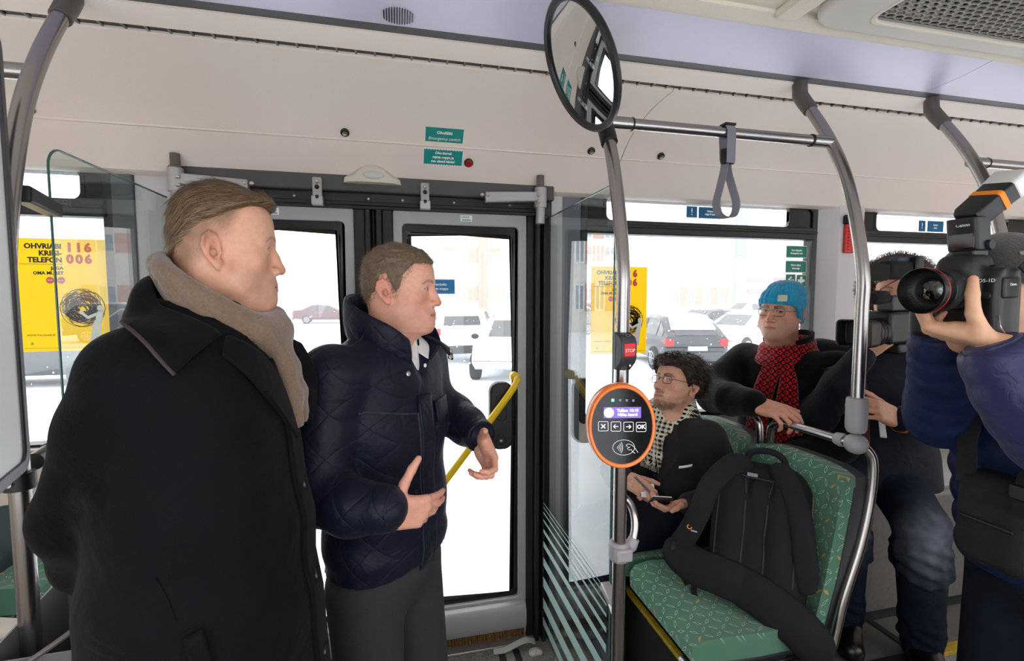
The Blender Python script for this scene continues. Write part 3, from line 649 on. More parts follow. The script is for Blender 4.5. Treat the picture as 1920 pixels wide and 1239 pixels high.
# pole clamp with hand loop
pc = thing('pole_clamp', 'grey plastic clamp with a curved hand loop low on the reader pole', 'clamp', (.592, 1.2, .92))
MB().tube([(.592, 1.2, .918), (.592, 1.2, .925), (.592, 1.2, .965), (.592, 1.2, .972)], [.024, .029, .029, .024], 18).build('collar', M_clamp, pc)
MB().obox((.592, 1.175, .945), (.025, .012, .018)).build('cover', M_clamp, pc, bevel=.006)
MB().tube([(.61, 1.2, .945), (.628, 1.2, .955), (.638, 1.2, .975)], [.018, .018, .015], 12).build('socket', M_clamp, pc)
MB().tube(spline([(.634, 1.2, .965), (.645, 1.21, 1.0), (.648, 1.222, 1.03), (.645, 1.24, 1.055), (.632, 1.25, 1.07), (.615, 1.235, 1.072), (.602, 1.212, 1.065)], 6), .0115, 12).build('loop', M_steel, pc)
# ------------------------------------------------------------------ glass partitions by the door
def partition(x, y0, y1, z0, z1, lab):
    t = thing('glass_partition', lab, 'partition', (x, (y0+y1)/2, z0))
    r = .05; poly = [(y1, z0), (y1, z1)] + [(y0 + r - r*math.sin(R(a)), z1 - r + r*math.cos(R(a))) for a in range(0, 91, 15)] + [(y0, z0)]
    MB().prism(poly, (x-.0035, 0, 0), Y_, Z_, (.007, 0, 0)).build('pane', M_part, t, smooth=False)
    inn = [(min(max(a, y0+.002), y1-.002), min(b, z1-.002)) for a, b in poly]
    e = [(y0 + r - r*math.sin(R(a)), z1 - r + r*math.cos(R(a))) for a in range(0, 91, 15)]
    MB().tube([(x, y1, z1)] + [(x, a, b) for a, b in e] + [(x, y0, z0)], .0032, 6).build('polished_edge', M_gedge, t)
    return t
gp = partition(.66, 1.40, 2.13, .06, 2.0, 'clear glass screen right of the door, with frosted stripes low down')
M_frost = mat('frosted_film', '#9fbcb9', .6)
zs = [(.684, .003), (.663, .004), (.637, .006), (.60, .010), (.55, .018), (.485, .027), (.40, .040), (.30, .050), (.195, .052), (.105, .040)]
for z, h in zs: MB().box((.6555, 1.415, z-h/2), (.6562, 2.12, z+h/2)).build('frosted_stripe', M_frost, gp, smooth=False)
MB().obox((.645, 1.36, .70), (.016, .05, .013), ((1, 0, 0), (0, .95, .3), (0, -.3, .95))).build('glass_clamp', M_alu, gp, bevel=.004)
MB().tube([(.62, 1.24, .68), (.64, 1.34, .69)], .012, 10).build('clamp_arm', M_alu, gp)
gl = partition(-.85, 1.48, 2.13, .06, 2.03, 'clear glass screen left of the door, behind the man in the overcoat')
MB().obox((-.815, 1.38, 1.872), (.017, .12, .018), ((.95, .3, 0), (-.3, .95, 0), (0, 0, 1))).build('glass_clamp', M_blackp, gl, bevel=.005)
MB().tube([(-.78, 1.25, 1.29), (-.84, 1.55, 1.29)], .019, 14).build('clamp_arm', M_blackp, gl)
for k in range(3): MB().lathe([(.0215, 0), (.0215, .006)], (-.795+.006*k*-1, 1.325+.03*k, 1.29), (-.2, .98, 0), 14).build('ring', M_blackp, gl)
# ------------------------------------------------------------------ white board at the far left
wb = thing('white_board', 'big white display board in a dark frame at the left edge', 'board', (-.77, 1.0, 1.27))
bu = V(.30, -.954, 0).normalized(); bn = V(-bu.y, bu.x, 0)*1; bo = V(-.785, 1.185, 0)   # along the board towards the camera, its face
bd = rrect(.62, .86, .03, 4, .31, 1.735)
MB().prism(bd, bo, bu, Z_, bn*.028).build('panel', mat('white_board_face', '#f1f3f1', .3), wb, bevel=.003)
MB().ring(rrect(.645, .885, .04, 4, .31, 1.735), rrect(.60, .84, .022, 4, .31, 1.735), bo - bn*.004, bu, Z_, bn*.038).build('frame', mat('graphite_frame', '#4b4a50', .35, metal=.4), wb, bevel=.003)
MB().prism([(.25, 2.13), (.6, 2.13), (.6, 1.96), (.42, 2.02)], bo + bn*.0282, bu, Z_, bn*.0006).build('blue_print', mat('cobalt_print', '#2a55c8', .4), wb)
MB().tube([(-.775, 1.2, 1.25), (-.775, 1.2, 1.285)], .027, 16).build('clamp', M_blackp, wb)
MB().lathe([(.006, 0), (.006, .004)], (-.775, 1.172, 1.268), (0, -1, 0), 10).build('bolt', M_bolt, wb)
# ------------------------------------------------------------------ stickers, button, sensor, studs
pl_u, pl_v = X_, V(0, -.11, .116).normalized(); pl_n = pl_u.cross(pl_v)       # lower cove panel
bg_u, bg_v = X_, V(0, -.034, .0275).normalized(); bg_n = bg_u.cross(bg_v)       # big cove panel
def sticker(lab, c, u, v, w, h, m, lines, size, shear=None, grp=None, wavy=True, t=.0008, cat='sticker', sp=1.25):
    u, v = V(u).normalized(), V(v).normalized(); n = u.cross(v); c = V(c); poly = []
    if wavy:
        k = 14
        for i in range(k): poly += [(-w/2 + w*i/k, h/2), (-w/2 + w*(i+.6)/k, h/2 - .10*h*.6), (-w/2 + w*(i+.6)/k + .001, h/2)]
        poly += [(w/2, h/2), (w/2, -h/2)]
        for i in range(k): poly += [(w/2 - w*i/k, -h/2), (w/2 - w*(i+.6)/k, -h/2 + .10*h*.6), (w/2 - w*(i+.6)/k - .001, -h/2)]
        poly += [(-w/2, -h/2)]
        poly = list(reversed(poly))
    else: poly = rrect(w, h, .002, 2)
    o = MB().prism(poly, c, u, v, n*t).build('sticker', m, None, smooth=False, loc=c); tag(o, lab, cat, grp)
    if wavy: MB().prism(rrect(w*1.035, h*1.06, .002, 2), c, u, v, n*t*.5).build('border', M_print, o, smooth=False)
    L = len(lines)
    for i, s in enumerate(lines):
        if s: text(s, c + v*((L-1)/2 - i)*size*sp + n*(t+.0002), u, v, size, M_print, o, shear=(shear[i] if shear else 0), bold=.0006 if not (shear and shear[i]) else 0)
    return o
sticker('teal emergency switch sticker, the upper one above the panel seam', (.1945, 1.985, 2.2905), bg_u, bg_v, .150, .078, M_teal, ['Ohulüliti', 'Emergency switch'], .0175, [0, .3], sp=1.5)
sticker('teal emergency door instruction sticker beside the red button', (.195, 2.054, 2.226), pl_u, pl_v, .158, .068, M_teal, ['Ohu korral', 'vajuta nuppu ja', 'ava uksed käsitsi'], .0145)
rb = thing('red_button', 'small round red emergency button on the cream panel', 'button', (.302, 2.06, 2.215))
MB().lathe([(.019, 0), (.019, .006), (.016, .008)], (.302, 2.062, 2.214), pl_n, 24).build('bezel', M_blackp, rb)
MB().lathe([(.015, .006), (.015, .011), (.012, .014)], (.302, 2.062, 2.214), pl_n, 24).build('cap', mat('dark_red_cap', '#a01018', .3), rb)
ds = thing('door_sensor', 'cream dome shaped door sensor under the panel above the doors', 'sensor', (-.088, 2.13, 2.12))
M_cream = mat('cream_plastic', '#d3cdbd', .45)
se = []
for z, w, y in ((2.116, .118, 2.075), (2.135, .114, 2.07), (2.16, .075, 2.075), (2.18, .05, 2.08), (2.186, .03, 2.084)): se.append([(-.09 + sgn*w*f, yy, z) for sgn, f, yy in ((-1, 1, 2.15), (-1, .96, y+.03), (-1, .7, y+.006), (-1, .3, y), (1, .3, y), (1, .7, y+.006), (1, .96, y+.03), (1, 1, 2.15))])
MB().loft(se).build('housing', M_cream, ds)
MB().sphere((-.085, 2.073, 2.143), .05, 20, 10, (.85, .16, .33)).build('lens', mat('milky_lens', '#c8c8c8', .25), ds)
STUDS = [(x_, 1.998, 2.2805) for x_ in (-.184, .825, 1.158, 2.15, 3.08, 3.38, -1.19)]
SL = ['left of the emergency stickers', 'left of the reader pole', 'right of the reader pole', 'beside the bent pole', 'above the flash of the photographer', 'farthest right on the panel', 'beside the left pole']
for q, l in zip(STUDS, SL):
    t = thing('panel_lock', 'round black lock stud on the cream panel, ' + l, 'lock', q, 'lock studs along the cream panel')
    q = V(q) ; MB().lathe([(.0165, -.004), (.0165, .006), (.014, .008)], q, bg_n, 20).build('collar', M_blackp, t); MB().lathe([(.0095, .006), (.0095, .010), (.006, .011)], q, bg_n, 16).build('plug', M_bolt, t)
wy = 2.212
for lab, xc, zc, w, h, m, ln, sz in (('petrol blue exclamation mark sticker high on the window above the bearded man', 1.463, 2.081, .060, .056, M_navyb, ['!'], .05), ('petrol blue text sticker beside the exclamation mark, behind the hanging strap', 1.568, 2.08, .13, .056, M_navyb, ['Oluken', 'sulge hõlma'], .012),
        ('petrol blue narrow sticker high on the window left of the photographer', 2.967, 2.061, .05, .062, M_navyb, ['!'], .045), ('petrol blue text sticker high on the window beside the photographer flash', 3.067, 2.061, .12, .062, M_navyb, ['Avatav', 'aken'], .013),
        ('upper green safety sticker at the right edge of the window', 2.107, 1.894, .13, .062, M_tealg, ['Varuväljapääs', 'Emergency exit'], .0125), ('middle green safety sticker on the window, above the arrow', 2.106, 1.814, .13, .062, M_tealg, ['Murra klaas', 'haamriga'], .0135)):
    sticker(lab, (xc, wy, zc), X_, Z_, w, h, m, ln, sz)
a_ = sticker('square green sticker with a white arrow pointing left', (2.075, wy, 1.741), X_, Z_, .062, .064, M_tealg, [], .01)
g_ = MB(); o_ = (2.075, wy-.0014, 1.741)
for poly in ([(-.022, 0), (.002, .022), (.008, .016), (-.006, .004), (.022, .004), (.022, -.004), (-.006, -.004), (.008, -.016), (.002, -.022)],): g_.prism(poly, o_, X_, Z_, (0, -.0006, 0))
g_.build('arrow_mark', M_print, a_, smooth=False)
b_ = sticker('square green sticker with a white cross, right of the arrow', (2.143, wy, 1.739), X_, Z_, .060, .064, M_tealg, [], .01)
MB().prism([(-.007, -.022), (.007, -.022), (.007, -.007), (.022, -.007), (.022, .007), (.007, .007), (.007, .022), (-.007, .022), (-.007, .007), (-.022, .007), (-.022, -.007), (-.007, -.007)], (2.143, wy-.0014, 1.739), X_, Z_, (0, -.0006, 0)).build('cross_mark', M_print, b_, smooth=False)
sticker('bright blue sticker on the door glass beside the face of the younger man', (.186, 2.196, 1.697), X_, Z_, .135, .064, M_blue, ['Avamiseks', 'vajuta nuppu'], .0155)
# posters
def poster(lab, x0, z0, w=.30, h=.43):
    y = 2.211; o = MB().box((x0, y, z0), (x0+w, y+.0006, z0+h)).build('poster', glow('yellow_poster', '#ffe600', .45), None, smooth=False, loc=(x0, y, z0)); tag(o, lab, 'poster')
    ink, pink = mat('black_ink', '#1b1712', .6), mat('red_ink', '#e0453a', .6)
    yy = y - .0004
    for i, s in enumerate(('OHVRIABI', 'KRIISI-', 'TELEFON')): text(s, (x0+.148, yy, z0+h-.030-.026*i), X_, Z_, .0265, ink, o, align='RIGHT', bold=.0011)
    for i, s in enumerate(('116', '006')): text(s, (x0+.162, yy, z0+h-.034-.044*i), X_, Z_, .046, pink, o, align='LEFT', bold=.0026, space=1.3)
    MB().box((x0+.01, yy-.0002, z0+h-.098), (x0+.148, yy, z0+h-.0965)).build('rule', ink, o, smooth=False)
    for i, s in enumerate(('JAGA', 'OMA MURET')): text(s, (x0+.15, yy, z0+h-.112-.019*i), X_, Z_, .017, ink, o, align='RIGHT', bold=.0007)
    for i in (0, 1):
        d = MB().prism(ellipse(.013, .013, 20, x0+.105+.036*i, z0+h-.158), (0, yy, 0), X_, Z_, (0, -.0003, 0)).build('round_mark', mat('pink_ink', '#e46a70', .6), o, smooth=False)
        text(('RUS', 'ENG')[i], (x0+.105+.036*i, yy-.0004, z0+h-.158), X_, Z_, .009, M_print, d)
    rg = random.Random(5); cb = MB(); cx, cz, rr = x0+.205, z0+.165, .074
    for k in range(80):
        a0 = rg.uniform(0, 6.28); r1 = rg.uniform(.35, 1)*rr; ox, oz = rg.uniform(-.2, .2)*rr, rg.uniform(-.2, .2)*rr; e = rg.uniform(.55, 1); ph = rg.uniform(0, 3.14); pts = []
        for j in range(13):
            a = a0 + j*.42; px, pz = r1*math.cos(a), r1*e*math.sin(a); qx, qz = px*math.cos(ph) - pz*math.sin(ph) + ox, px*math.sin(ph) + pz*math.cos(ph) + oz
            f = min(1, rr*1.02/max(1e-6, math.hypot(qx, qz))); pts.append((cx + qx*f, yy, cz + qz*f))
        cb.ribbon(pts, [Vector((pts[j][0]-cx+ox*3, 0, pts[j][2]-cz+1e-4)).normalized() for j in range(13)], rg.uniform(.0012, .0026), .0003)
    cb.build('scribble_ball', ink, o, smooth=False)
    fg = MB(); fg.prism([(.225, .035), (.262, .04), (.266, .11), (.274, .15), (.262, .158), (.252, .15), (.246, .118), (.235, .10)], (x0, yy-.0006, z0), X_, Z_, (0, -.0004, 0)); fg.prism(ellipse(.011, .012, 16, x0+.264, z0+.165), (0, yy-.0006, 0), X_, Z_, (0, -.0004, 0)); fg.prism([(.19, .15), (.20, .158), (.222, .135), (.25, .148), (.25, .136), (.222, .122)], (x0, yy-.0006, z0), X_, Z_, (0, -.0004, 0)); fg.build('white_figure', M_print, o, smooth=False)
    text('WWW.PALUNABI.EE', (x0+.02, yy, z0+.062), X_, Z_, .010, ink, o, align='LEFT'); text('a', (x0+.035, yy, z0+.032), X_, Z_, .02, ink, o); text('E', (x0+.125, yy, z0+.032), X_, Z_, .016, ink, o)
    MB().box((x0+.01, yy-.0002, z0+.012), (x0+w-.01, yy, z0+.013)).build('rule', ink, o, smooth=False)
    return o
poster('yellow crisis line poster with a scribbled ball on the left window', -1.392, 1.442)
poster('yellow crisis line poster on the window behind the reader pole', .92, 1.369)
# emergency hammer
hm = thing('emergency_hammer', 'red emergency hammer in its holder on the grey window pillar', 'hammer', (2.36, 2.12, 1.89))
MB().box((2.325, 2.118, 1.885), (2.385, 2.135, 2.04)).build('holder', mat('hammer_red', '#c42a22', .4), hm, bevel=.005)
for k in range(8): MB().box((2.34, 2.112, 1.90+.016*k), (2.372, 2.12, 1.907+.016*k)).build('grip_rib', MATS['hammer_red'], hm, bevel=.001)
MB().box((2.318, 2.10, 2.035), (2.375, 2.135, 2.085)).build('hammer_head', M_blackp, hm, bevel=.008); MB().lathe([(.012, 0), (.008, .018), (.002, .026)], (2.375, 2.115, 2.06), (1, 0, 0), 12).build('steel_tip', M_bolt, hm)
# yellow door rails and the door lever housings
def door_rail(lab, pts):
    t = thing('door_handrail', lab, 'handrail', pts[1]); MB().tube(spline(pts, 6), .0155, 14).build('tube', M_yellow, t)
    for e in (pts[0], pts[-1]): MB().lathe([(.022, 0), (.022, .03), (.015, .034)], V(e) + V(0, .075, 0), (0, -1, 0), 16).build('end_mount', M_yellow, t); MB().lathe([(.008, 0), (.008, .006)], V(e) + V(0, .04, 0), (0, -1, 0), 10).build('bolt', M_bolt, t)
door_rail('yellow handrail on the right door leaf, running down to the left', [(.522, 2.09, 1.285), (.512, 2.085, 1.262), (.47, 2.085, 1.20), (.25, 2.085, .915), (.08, 2.085, .70)])
door_rail('yellow handrail low on the left door leaf, sloping down to the right', [(-.70, 2.09, 1.285), (-.69, 2.085, 1.262), (-.65, 2.085, 1.22), (-.39, 2.085, .862), (-.25, 2.085, .67)])
dh = thing('door_lever_housing', 'black rounded lever housing on the edge of the right door leaf', 'door lever', (.45, 2.15, .96))
MB().prism(rrect(.11, .31, .045, 6, .455, 1.11), (0, 2.115, 0), X_, Z_, (0, .05, 0)).build('housing', M_blackp, dh, bevel=.01, seg=3)
MB().ring(ellipse(.025, .03, 24, .45, 1.0), ellipse(.018, .022, 24, .45, 1.0), (0, 2.117, 0), X_, Z_, (0, -.008, 0)).build('turn_knob', M_blackp, dh, bevel=.002); MB().lathe([(.008, 0), (.006, .01)], (.45, 2.117, 1.0), (0, -1, 0), 12).build('bolt', M_bolt, dh)
MB().prism(rrect(.05, .12, .02, 5, .452, 1.15), (0, 2.117, 0), X_, Z_, (0, -.006, 0)).build('recess_plate', M_blackp, dh, bevel=.003)
# ------------------------------------------------------------------ seats
def fabric(nm, a, b):
    m = bpy.data.materials.new(nm); m.use_nodes = True; nt = m.node_tree; N = nt.nodes; L = nt.links; p = N['Principled BSDF']; p.inputs['Roughness'].default_value = .85; p.inputs['Sheen Weight'].default_value = .2
    tc = N.new('ShaderNodeTexCoord'); sp = N.new('ShaderNodeSeparateXYZ'); L.new(tc.outputs['Object'], sp.inputs[0])
    def M(op, x, y=None):
        n = N.new('ShaderNodeMath'); n.operation = op
        for i, q in enumerate((x, y)):
            if q is None: continue
            if isinstance(q, (int, float)): n.inputs[i].default_value = q
            else: L.new(q, n.inputs[i])
        return n.outputs[0]
    S = 29.; u, v = M('MULTIPLY', M('ADD', sp.outputs[a], M('MULTIPLY', sp.outputs[3-a-b], .8)), S), M('MULTIPLY', sp.outputs[b], S); iu, iv = M('FLOOR', u), M('FLOOR', v)
    fu, fv = M('SUBTRACT', M('SUBTRACT', u, iu), .5), M('SUBTRACT', M('SUBTRACT', v, iv), .5)
    s = M('SUBTRACT', M('MULTIPLY', M('ABSOLUTE', M('MODULO', M('ADD', iu, iv), 2.)), 2.), 1.)
    fv2 = M('MULTIPLY', fv, s); al = M('MULTIPLY', M('ADD', fu, fv2), .707); ac = M('MULTIPLY', M('SUBTRACT', fu, fv2), .707)
    d = M('ADD', M('POWER', M('DIVIDE', M('ABSOLUTE', al), .46), 1.4), M('DIVIDE', M('ABSOLUTE', ac), .13))
    inside = M('LESS_THAN', d, 1.); core = M('LESS_THAN', d, .55); rim = M('SUBTRACT', inside, core)
    h = N.new('ShaderNodeTexWhiteNoise'); h.noise_dimensions = '2D'; cb = N.new('ShaderNodeCombineXYZ'); L.new(iu, cb.inputs[0]); L.new(iv, cb.inputs[1]); L.new(cb.outputs[0], h.inputs['Vector'])
    rare = M('GREATER_THAN', h.outputs['Value'], .92)
    def mix(f, c1, c2):
        n = N.new('ShaderNodeMixRGB')
        if isinstance(f, float): n.inputs[0].default_value = f
        else: L.new(f, n.inputs[0])
        for i, q in ((1, c1), (2, c2)):
            if isinstance(q, str): n.inputs[i].default_value = (*lin(q), 1)
            else: L.new(q, n.inputs[i])
        return n.outputs[0]
    ns = N.new('ShaderNodeTexNoise'); ns.inputs['Scale'].default_value = 7; L.new(tc.outputs['Object'], ns.inputs['Vector'])
    g = mix(ns.outputs['Fac'], '#3f6c56', '#55876c'); rc = mix(h.outputs['Color'], '#c3a437', '#b0785a')
    c = mix(rim, g, mix(rare, '#a3c0a8', rc)); c = mix(core, c, mix(rare, '#2c5a47', rc)); L.new(c, p.inputs['Base Color'])
    bm = N.new('ShaderNodeBump'); bm.inputs['Strength'].default_value = .3; bm.inputs['Distance'].default_value = .002; n3 = N.new('ShaderNodeTexNoise'); n3.inputs['Scale'].default_value = 800; L.new(tc.outputs['Object'], n3.inputs['Vector']); L.new(n3.outputs['Fac'], bm.inputs['Height']); L.new(bm.outputs[0], p.inputs['Normal'])
    return m
M_fabB, M_fabC = fabric('green_seat_fabric_back', 1, 2), fabric('green_seat_fabric_cushion', 0, 1)
M_shell = mat('dark_grey_seat_shell', '#3c3d40', .5)
def seat(lab, x, y, z, w=.43, rail_=True, side=-1):
    """faces -X; x = face of the backrest at its foot, y = middle, z = floor under it"""
    t = thing('bus_seat', lab, 'seat', (x, y, z)); h = w/2
    secs = []
    for zz, xx, ww in ((.40, .0, .93), (.50, .012, .97), (.62, .035, 1), (.75, .06, 1), (.85, .082, .98), (.90, .098, .94), (.925, .115, .86)):
        pts = []
        for i in range(11):
            a = -1 + 2*i/10; pts.append((x + xx - .03*abs(a)**3 + .012, y + a*h*ww, z + zz - .012*abs(a)**4))
        for i in range(11):
            a = 1 - 2*i/10; pts.append((x + xx + .045 - .02*abs(a)**3 + .012, y + a*h*ww*.985, z + zz - .012*abs(a)**4))
        secs.append(pts)
    MB().loft(secs).build('backrest', M_fabB, t, ang=50)
    sh = [[(px + .034, y + (py - y)*1.0, pz) for px, py, pz in s_] for s_ in secs]; MB().loft([[(p[0]+.012, p[1], p[2]-.004) for p in s_] for s_ in sh]).build('back_shell', M_shell, t, ang=50)
    cs = []
    for xx, zz, ww in ((.01, .44, .9), (-.06, .455, .97), (-.2, .46, 1), (-.34, .468, 1), (-.40, .462, .97), (-.425, .44, .92)):
        cs.append([(x + xx, y + (-1 + 2*i/10)*h*ww, z + zz + .018*abs(-1 + 2*i/10)**3) for i in range(11)] + [(x + xx, y + (1 - 2*i/10)*h*ww*.97, z + zz - (.06 if xx > -.41 else .03)) for i in range(11)])
    MB().loft(cs).build('cushion', M_fabC, t, ang=50)
    MB().box((x-.36, y-h*.9, z+.362), (x+.05, y+h*.9, z+.398)).build('seat_pan', M_shell, t, bevel=.015)
    MB().box((x-.3, y-h*.6, z+.295), (x-.02, y+h*.6, z+.365)).build('pedestal', M_shell, t, bevel=.015)
    return t
s1 = seat('green patterned aisle seat behind the black backpack', 1.25, 1.385, .17)
s2 = seat('green patterned window seat of the bearded man', 1.25, 1.85, .17)
s3 = seat('green patterned window seat under the man in the turquoise hat', 2.02, 1.85, .38)
# steel frames of the first row
def seat_rail(lab, pts, r=.0145):
    t = thing('seat_rail', lab, 'rail', pts[0]); MB().tube(spline(pts, 6), r, 14).build('tube', M_steel, t); return t
sr1 = seat_rail('steel grab rail over the aisle seat, held by the man in the turquoise hat', [(1.395, 1.555, .62), (1.392, 1.553, .9), (1.388, 1.548, 1.12), (1.388, 1.53, 1.165), (1.388, 1.49, 1.182), (1.388, 1.38, 1.188), (1.388, 1.22, 1.19)])
sr2 = seat_rail('steel side rail of the aisle seat, curving down beside the cushion', [(1.391, 1.2, 1.19), (1.42, 1.185, 1.175), (1.435, 1.175, 1.13), (1.425, 1.17, 1.02), (1.39, 1.165, .88), (1.33, 1.16, .72), (1.30, 1.155, .62), (1.27, 1.15, .565), (1.2, 1.15, .552), (1.05, 1.15, .552), (.86, 1.155, .555), (.83, 1.18, .555), (.825, 1.24, .55)])
sr3 = seat_rail('steel grab rail over the window seat behind the bearded man', [(1.395, 1.60, .62), (1.392, 1.60, .9), (1.388, 1.603, 1.12), (1.388, 1.62, 1.165), (1.388, 1.66, 1.18), (1.388, 1.78, 1.182), (1.388, 2.0, 1.182), (1.388, 2.19, 1.182)])
sr4 = seat_rail('pale grab rail end beside the video camera in the second row', [(2.16, 1.60, .9), (2.16, 1.61, 1.36), (2.16, 1.63, 1.395), (2.16, 1.7, 1.405), (2.16, 2.19, 1.405)])
jt = thing('rail_joint', 'grey plastic sleeve and ball joint where the bent pole meets the seat rail', 'joint', (1.391, 1.2, 1.16))
MB().lathe([(.016, 0), (.024, .004), (.029, .014), (.030, .03), (.030, .105), (.027, .112), (.0195, .114)], (1.391, 1.2, 1.225), (0, 0, 1), 22).build('sleeve', M_clamp, jt)
MB().sphere((1.391, 1.197, 1.192), .034, 18, 12, (1, 1, .95)).build('ball', M_clamp, jt)
MB().lathe([(.02, 0), (.023, .012), (.02, .03)], (1.391, 1.235, 1.19), (0, 1, 0), 16).build('collar', M_clamp, jt)
# litter bin and odd seat at the lower left
lb = thing('litter_bin', 'open grey sheet metal bin with a wire rim at the lower left', 'bin', (-.75, 1.2, .2))
M_sheet = mat('grey_sheet_metal', '#807f84', .45, metal=.3, bump=.05)
q = [(-.80, 1.10), (-.62, 1.17), (-.60, 1.40), (-.80, 1.36)]
for i in range(4):
    a, b = q[i], q[(i+1) % 4]; z1 = (.94, .90, .98, .98)[i]; z2 = (.90, .98, .98, .94)[i]
    d = (V(*b) - V(*a)).normalized(); nn = V(-d.y, d.x)*.004
    MB().add([(a[0], a[1], .25), (b[0], b[1], .25), (b[0], b[1], z2), (a[0], a[1], z1), (a[0]+nn.x, a[1]+nn.y, .25), (b[0]+nn.x, b[1]+nn.y, .25), (b[0]+nn.x, b[1]+nn.y, z2), (a[0]+nn.x, a[1]+nn.y, z1)], [(0,1,2,3),(7,6,5,4),(0,4,5,1),(1,5,6,2),(2,6,7,3),(3,7,4,0)]).build('side_sheet', M_sheet, lb, smooth=False)
MB().box((-.80, 1.12, .25), (-.62, 1.38, .256)).build('bottom_sheet', M_sheet, lb)
MB().tube(spline([(-.775, 1.10, .915), (-.74, 1.105, .92), (-.68, 1.14, .95), (-.62, 1.2, .985)], 5), .006, 8).build('wire_rim', M_bracket, lb)
MB().box((-.805, 1.085, .86), (-.77, 1.098, .93)).build('bracket_tab', M_sheet, lb, bevel=.006); MB().lathe([(.007, 0), (.007, .004)], (-.79, 1.085, .905), (0, -1, 0), 10).build('bolt', M_bolt, lb)
s5 = copy_tree(s1); s5.location = (-1.42, 1.75, .38); s5.rotation_euler = (0, 0, R(180)); s5['label'] = 'green patterned seat end at the left edge, below the white board'
pnl = thing('side_screen', 'dark green grey side screen below the white board', 'screen', (-1.15, 1.5, .1))
MB().prism([(1.28, .1), (2.1, .1), (2.1, .92), (1.55, 1.08), (1.28, .9)], (-1.16, 0, 0), Y_, Z_, (.02, 0, 0)).build('panel', mat('dark_petrol_panel', '#2c3a40', .4), pnl, bevel=.004)
MB().tube([(-1.13, 1.32, .93), (-.80, 1.22, .93)], .021, 14).build('armrest', mat('beige_plastic', '#b0a79b', .5), pnl)

# loose bits on the floor by the door
ls = thing('rubber_strip', 'torn pale grey rubber strip lying curled on the floor by the door post', 'strip', (.52, 2.1, .0))
MB().ribbon(spline([(.41, 2.10, .008), (.46, 2.095, .010), (.52, 2.10, .026), (.57, 2.105, .034), (.61, 2.105, .02)], 6), V(0, 1, .2), .030, .004).build('strip', mat('pale_grey_rubber', '#b9bab6', .6), ls)
sn_ = SDF((.54, 1.98, -.02), (.66, 2.12, .06), .005); sn_.ell((.600, 2.06, .006), (.032, .022, .012), k=.01); sn_.ell((.585, 2.045, .004), (.018, .014, .010), k=.01); sn_.ell((.618, 2.045, .006), (.014, .012, .012), k=.01)
vs_s, F_s = sn_.mesh(); so = link('snow_lump', npmesh('snow_lump', vs_s, F_s), mat('dirty_snow', '#b9b4ac', .8, bump=.6, bscale=120, var=.2, vscale=60), None, (.60, 2.05, 0)); tag(so, 'small lump of dirty snow on the floor at the foot of the glass screen', 'snow')
# ------------------------------------------------------------------ outside: snow, cars, buildings
GZ = -.36
M_snow = mat('fresh_snow', '#e9eef3', .85, bump=.6, bscale=3, var=.05, vscale=.8)
gs = struct('ground')
MB().box((-70, 2.6, GZ-.3), (110, 140, GZ)).build('snow_cover', M_snow, gs, smooth=False)
MB().box((-70, -60, GZ-.3), (110, -.6, GZ)).build('snow_cover', M_snow, gs, smooth=False)
M_cg = mat('car_glass', '#20282c', .08, spec=.8); M_tyre = mat('tyre', '#1a1a1b', .8); M_rim = mat('alloy', '#9a9c9e', .35, metal=.8); M_tail = mat('tail_light', '#b01820', .25); M_plate = mat('plate', '#d8dada', .4); M_trim = mat('car_black_trim', '#1e2022', .6)
PROF = {'hatch': ([(-2.0, .55, .80, .80), (-1.95, .45, .86, .98), (-1.75, .3, .87, 1.12), (-1.35, .28, .88, 1.46), (-.4, .28, .89, 1.50), (.35, .28, .89, 1.42), (1.0, .28, .88, 1.0), (1.7, .3, .85, .88), (1.98, .4, .76, .68)], 2.55),
        'suv': ([(-2.15, .55, .86, .95), (-2.1, .45, .90, 1.15), (-1.95, .38, .92, 1.45), (-1.7, .36, .93, 1.68), (-.4, .36, .94, 1.72), (.4, .36, .94, 1.64), (1.05, .36, .93, 1.15), (1.85, .38, .90, 1.03), (2.15, .5, .80, .80)], 2.7),
        'sedan': ([(-2.25, .5, .82, .85), (-2.2, .4, .87, 1.0), (-1.6, .3, .88, 1.06), (-.95, .28, .88, 1.42), (-.3, .28, .88, 1.45), (.35, .28, .88, 1.38), (1.05, .28, .88, .98), (1.85, .3, .85, .86), (2.2, .42, .76, .66)], 2.7)}
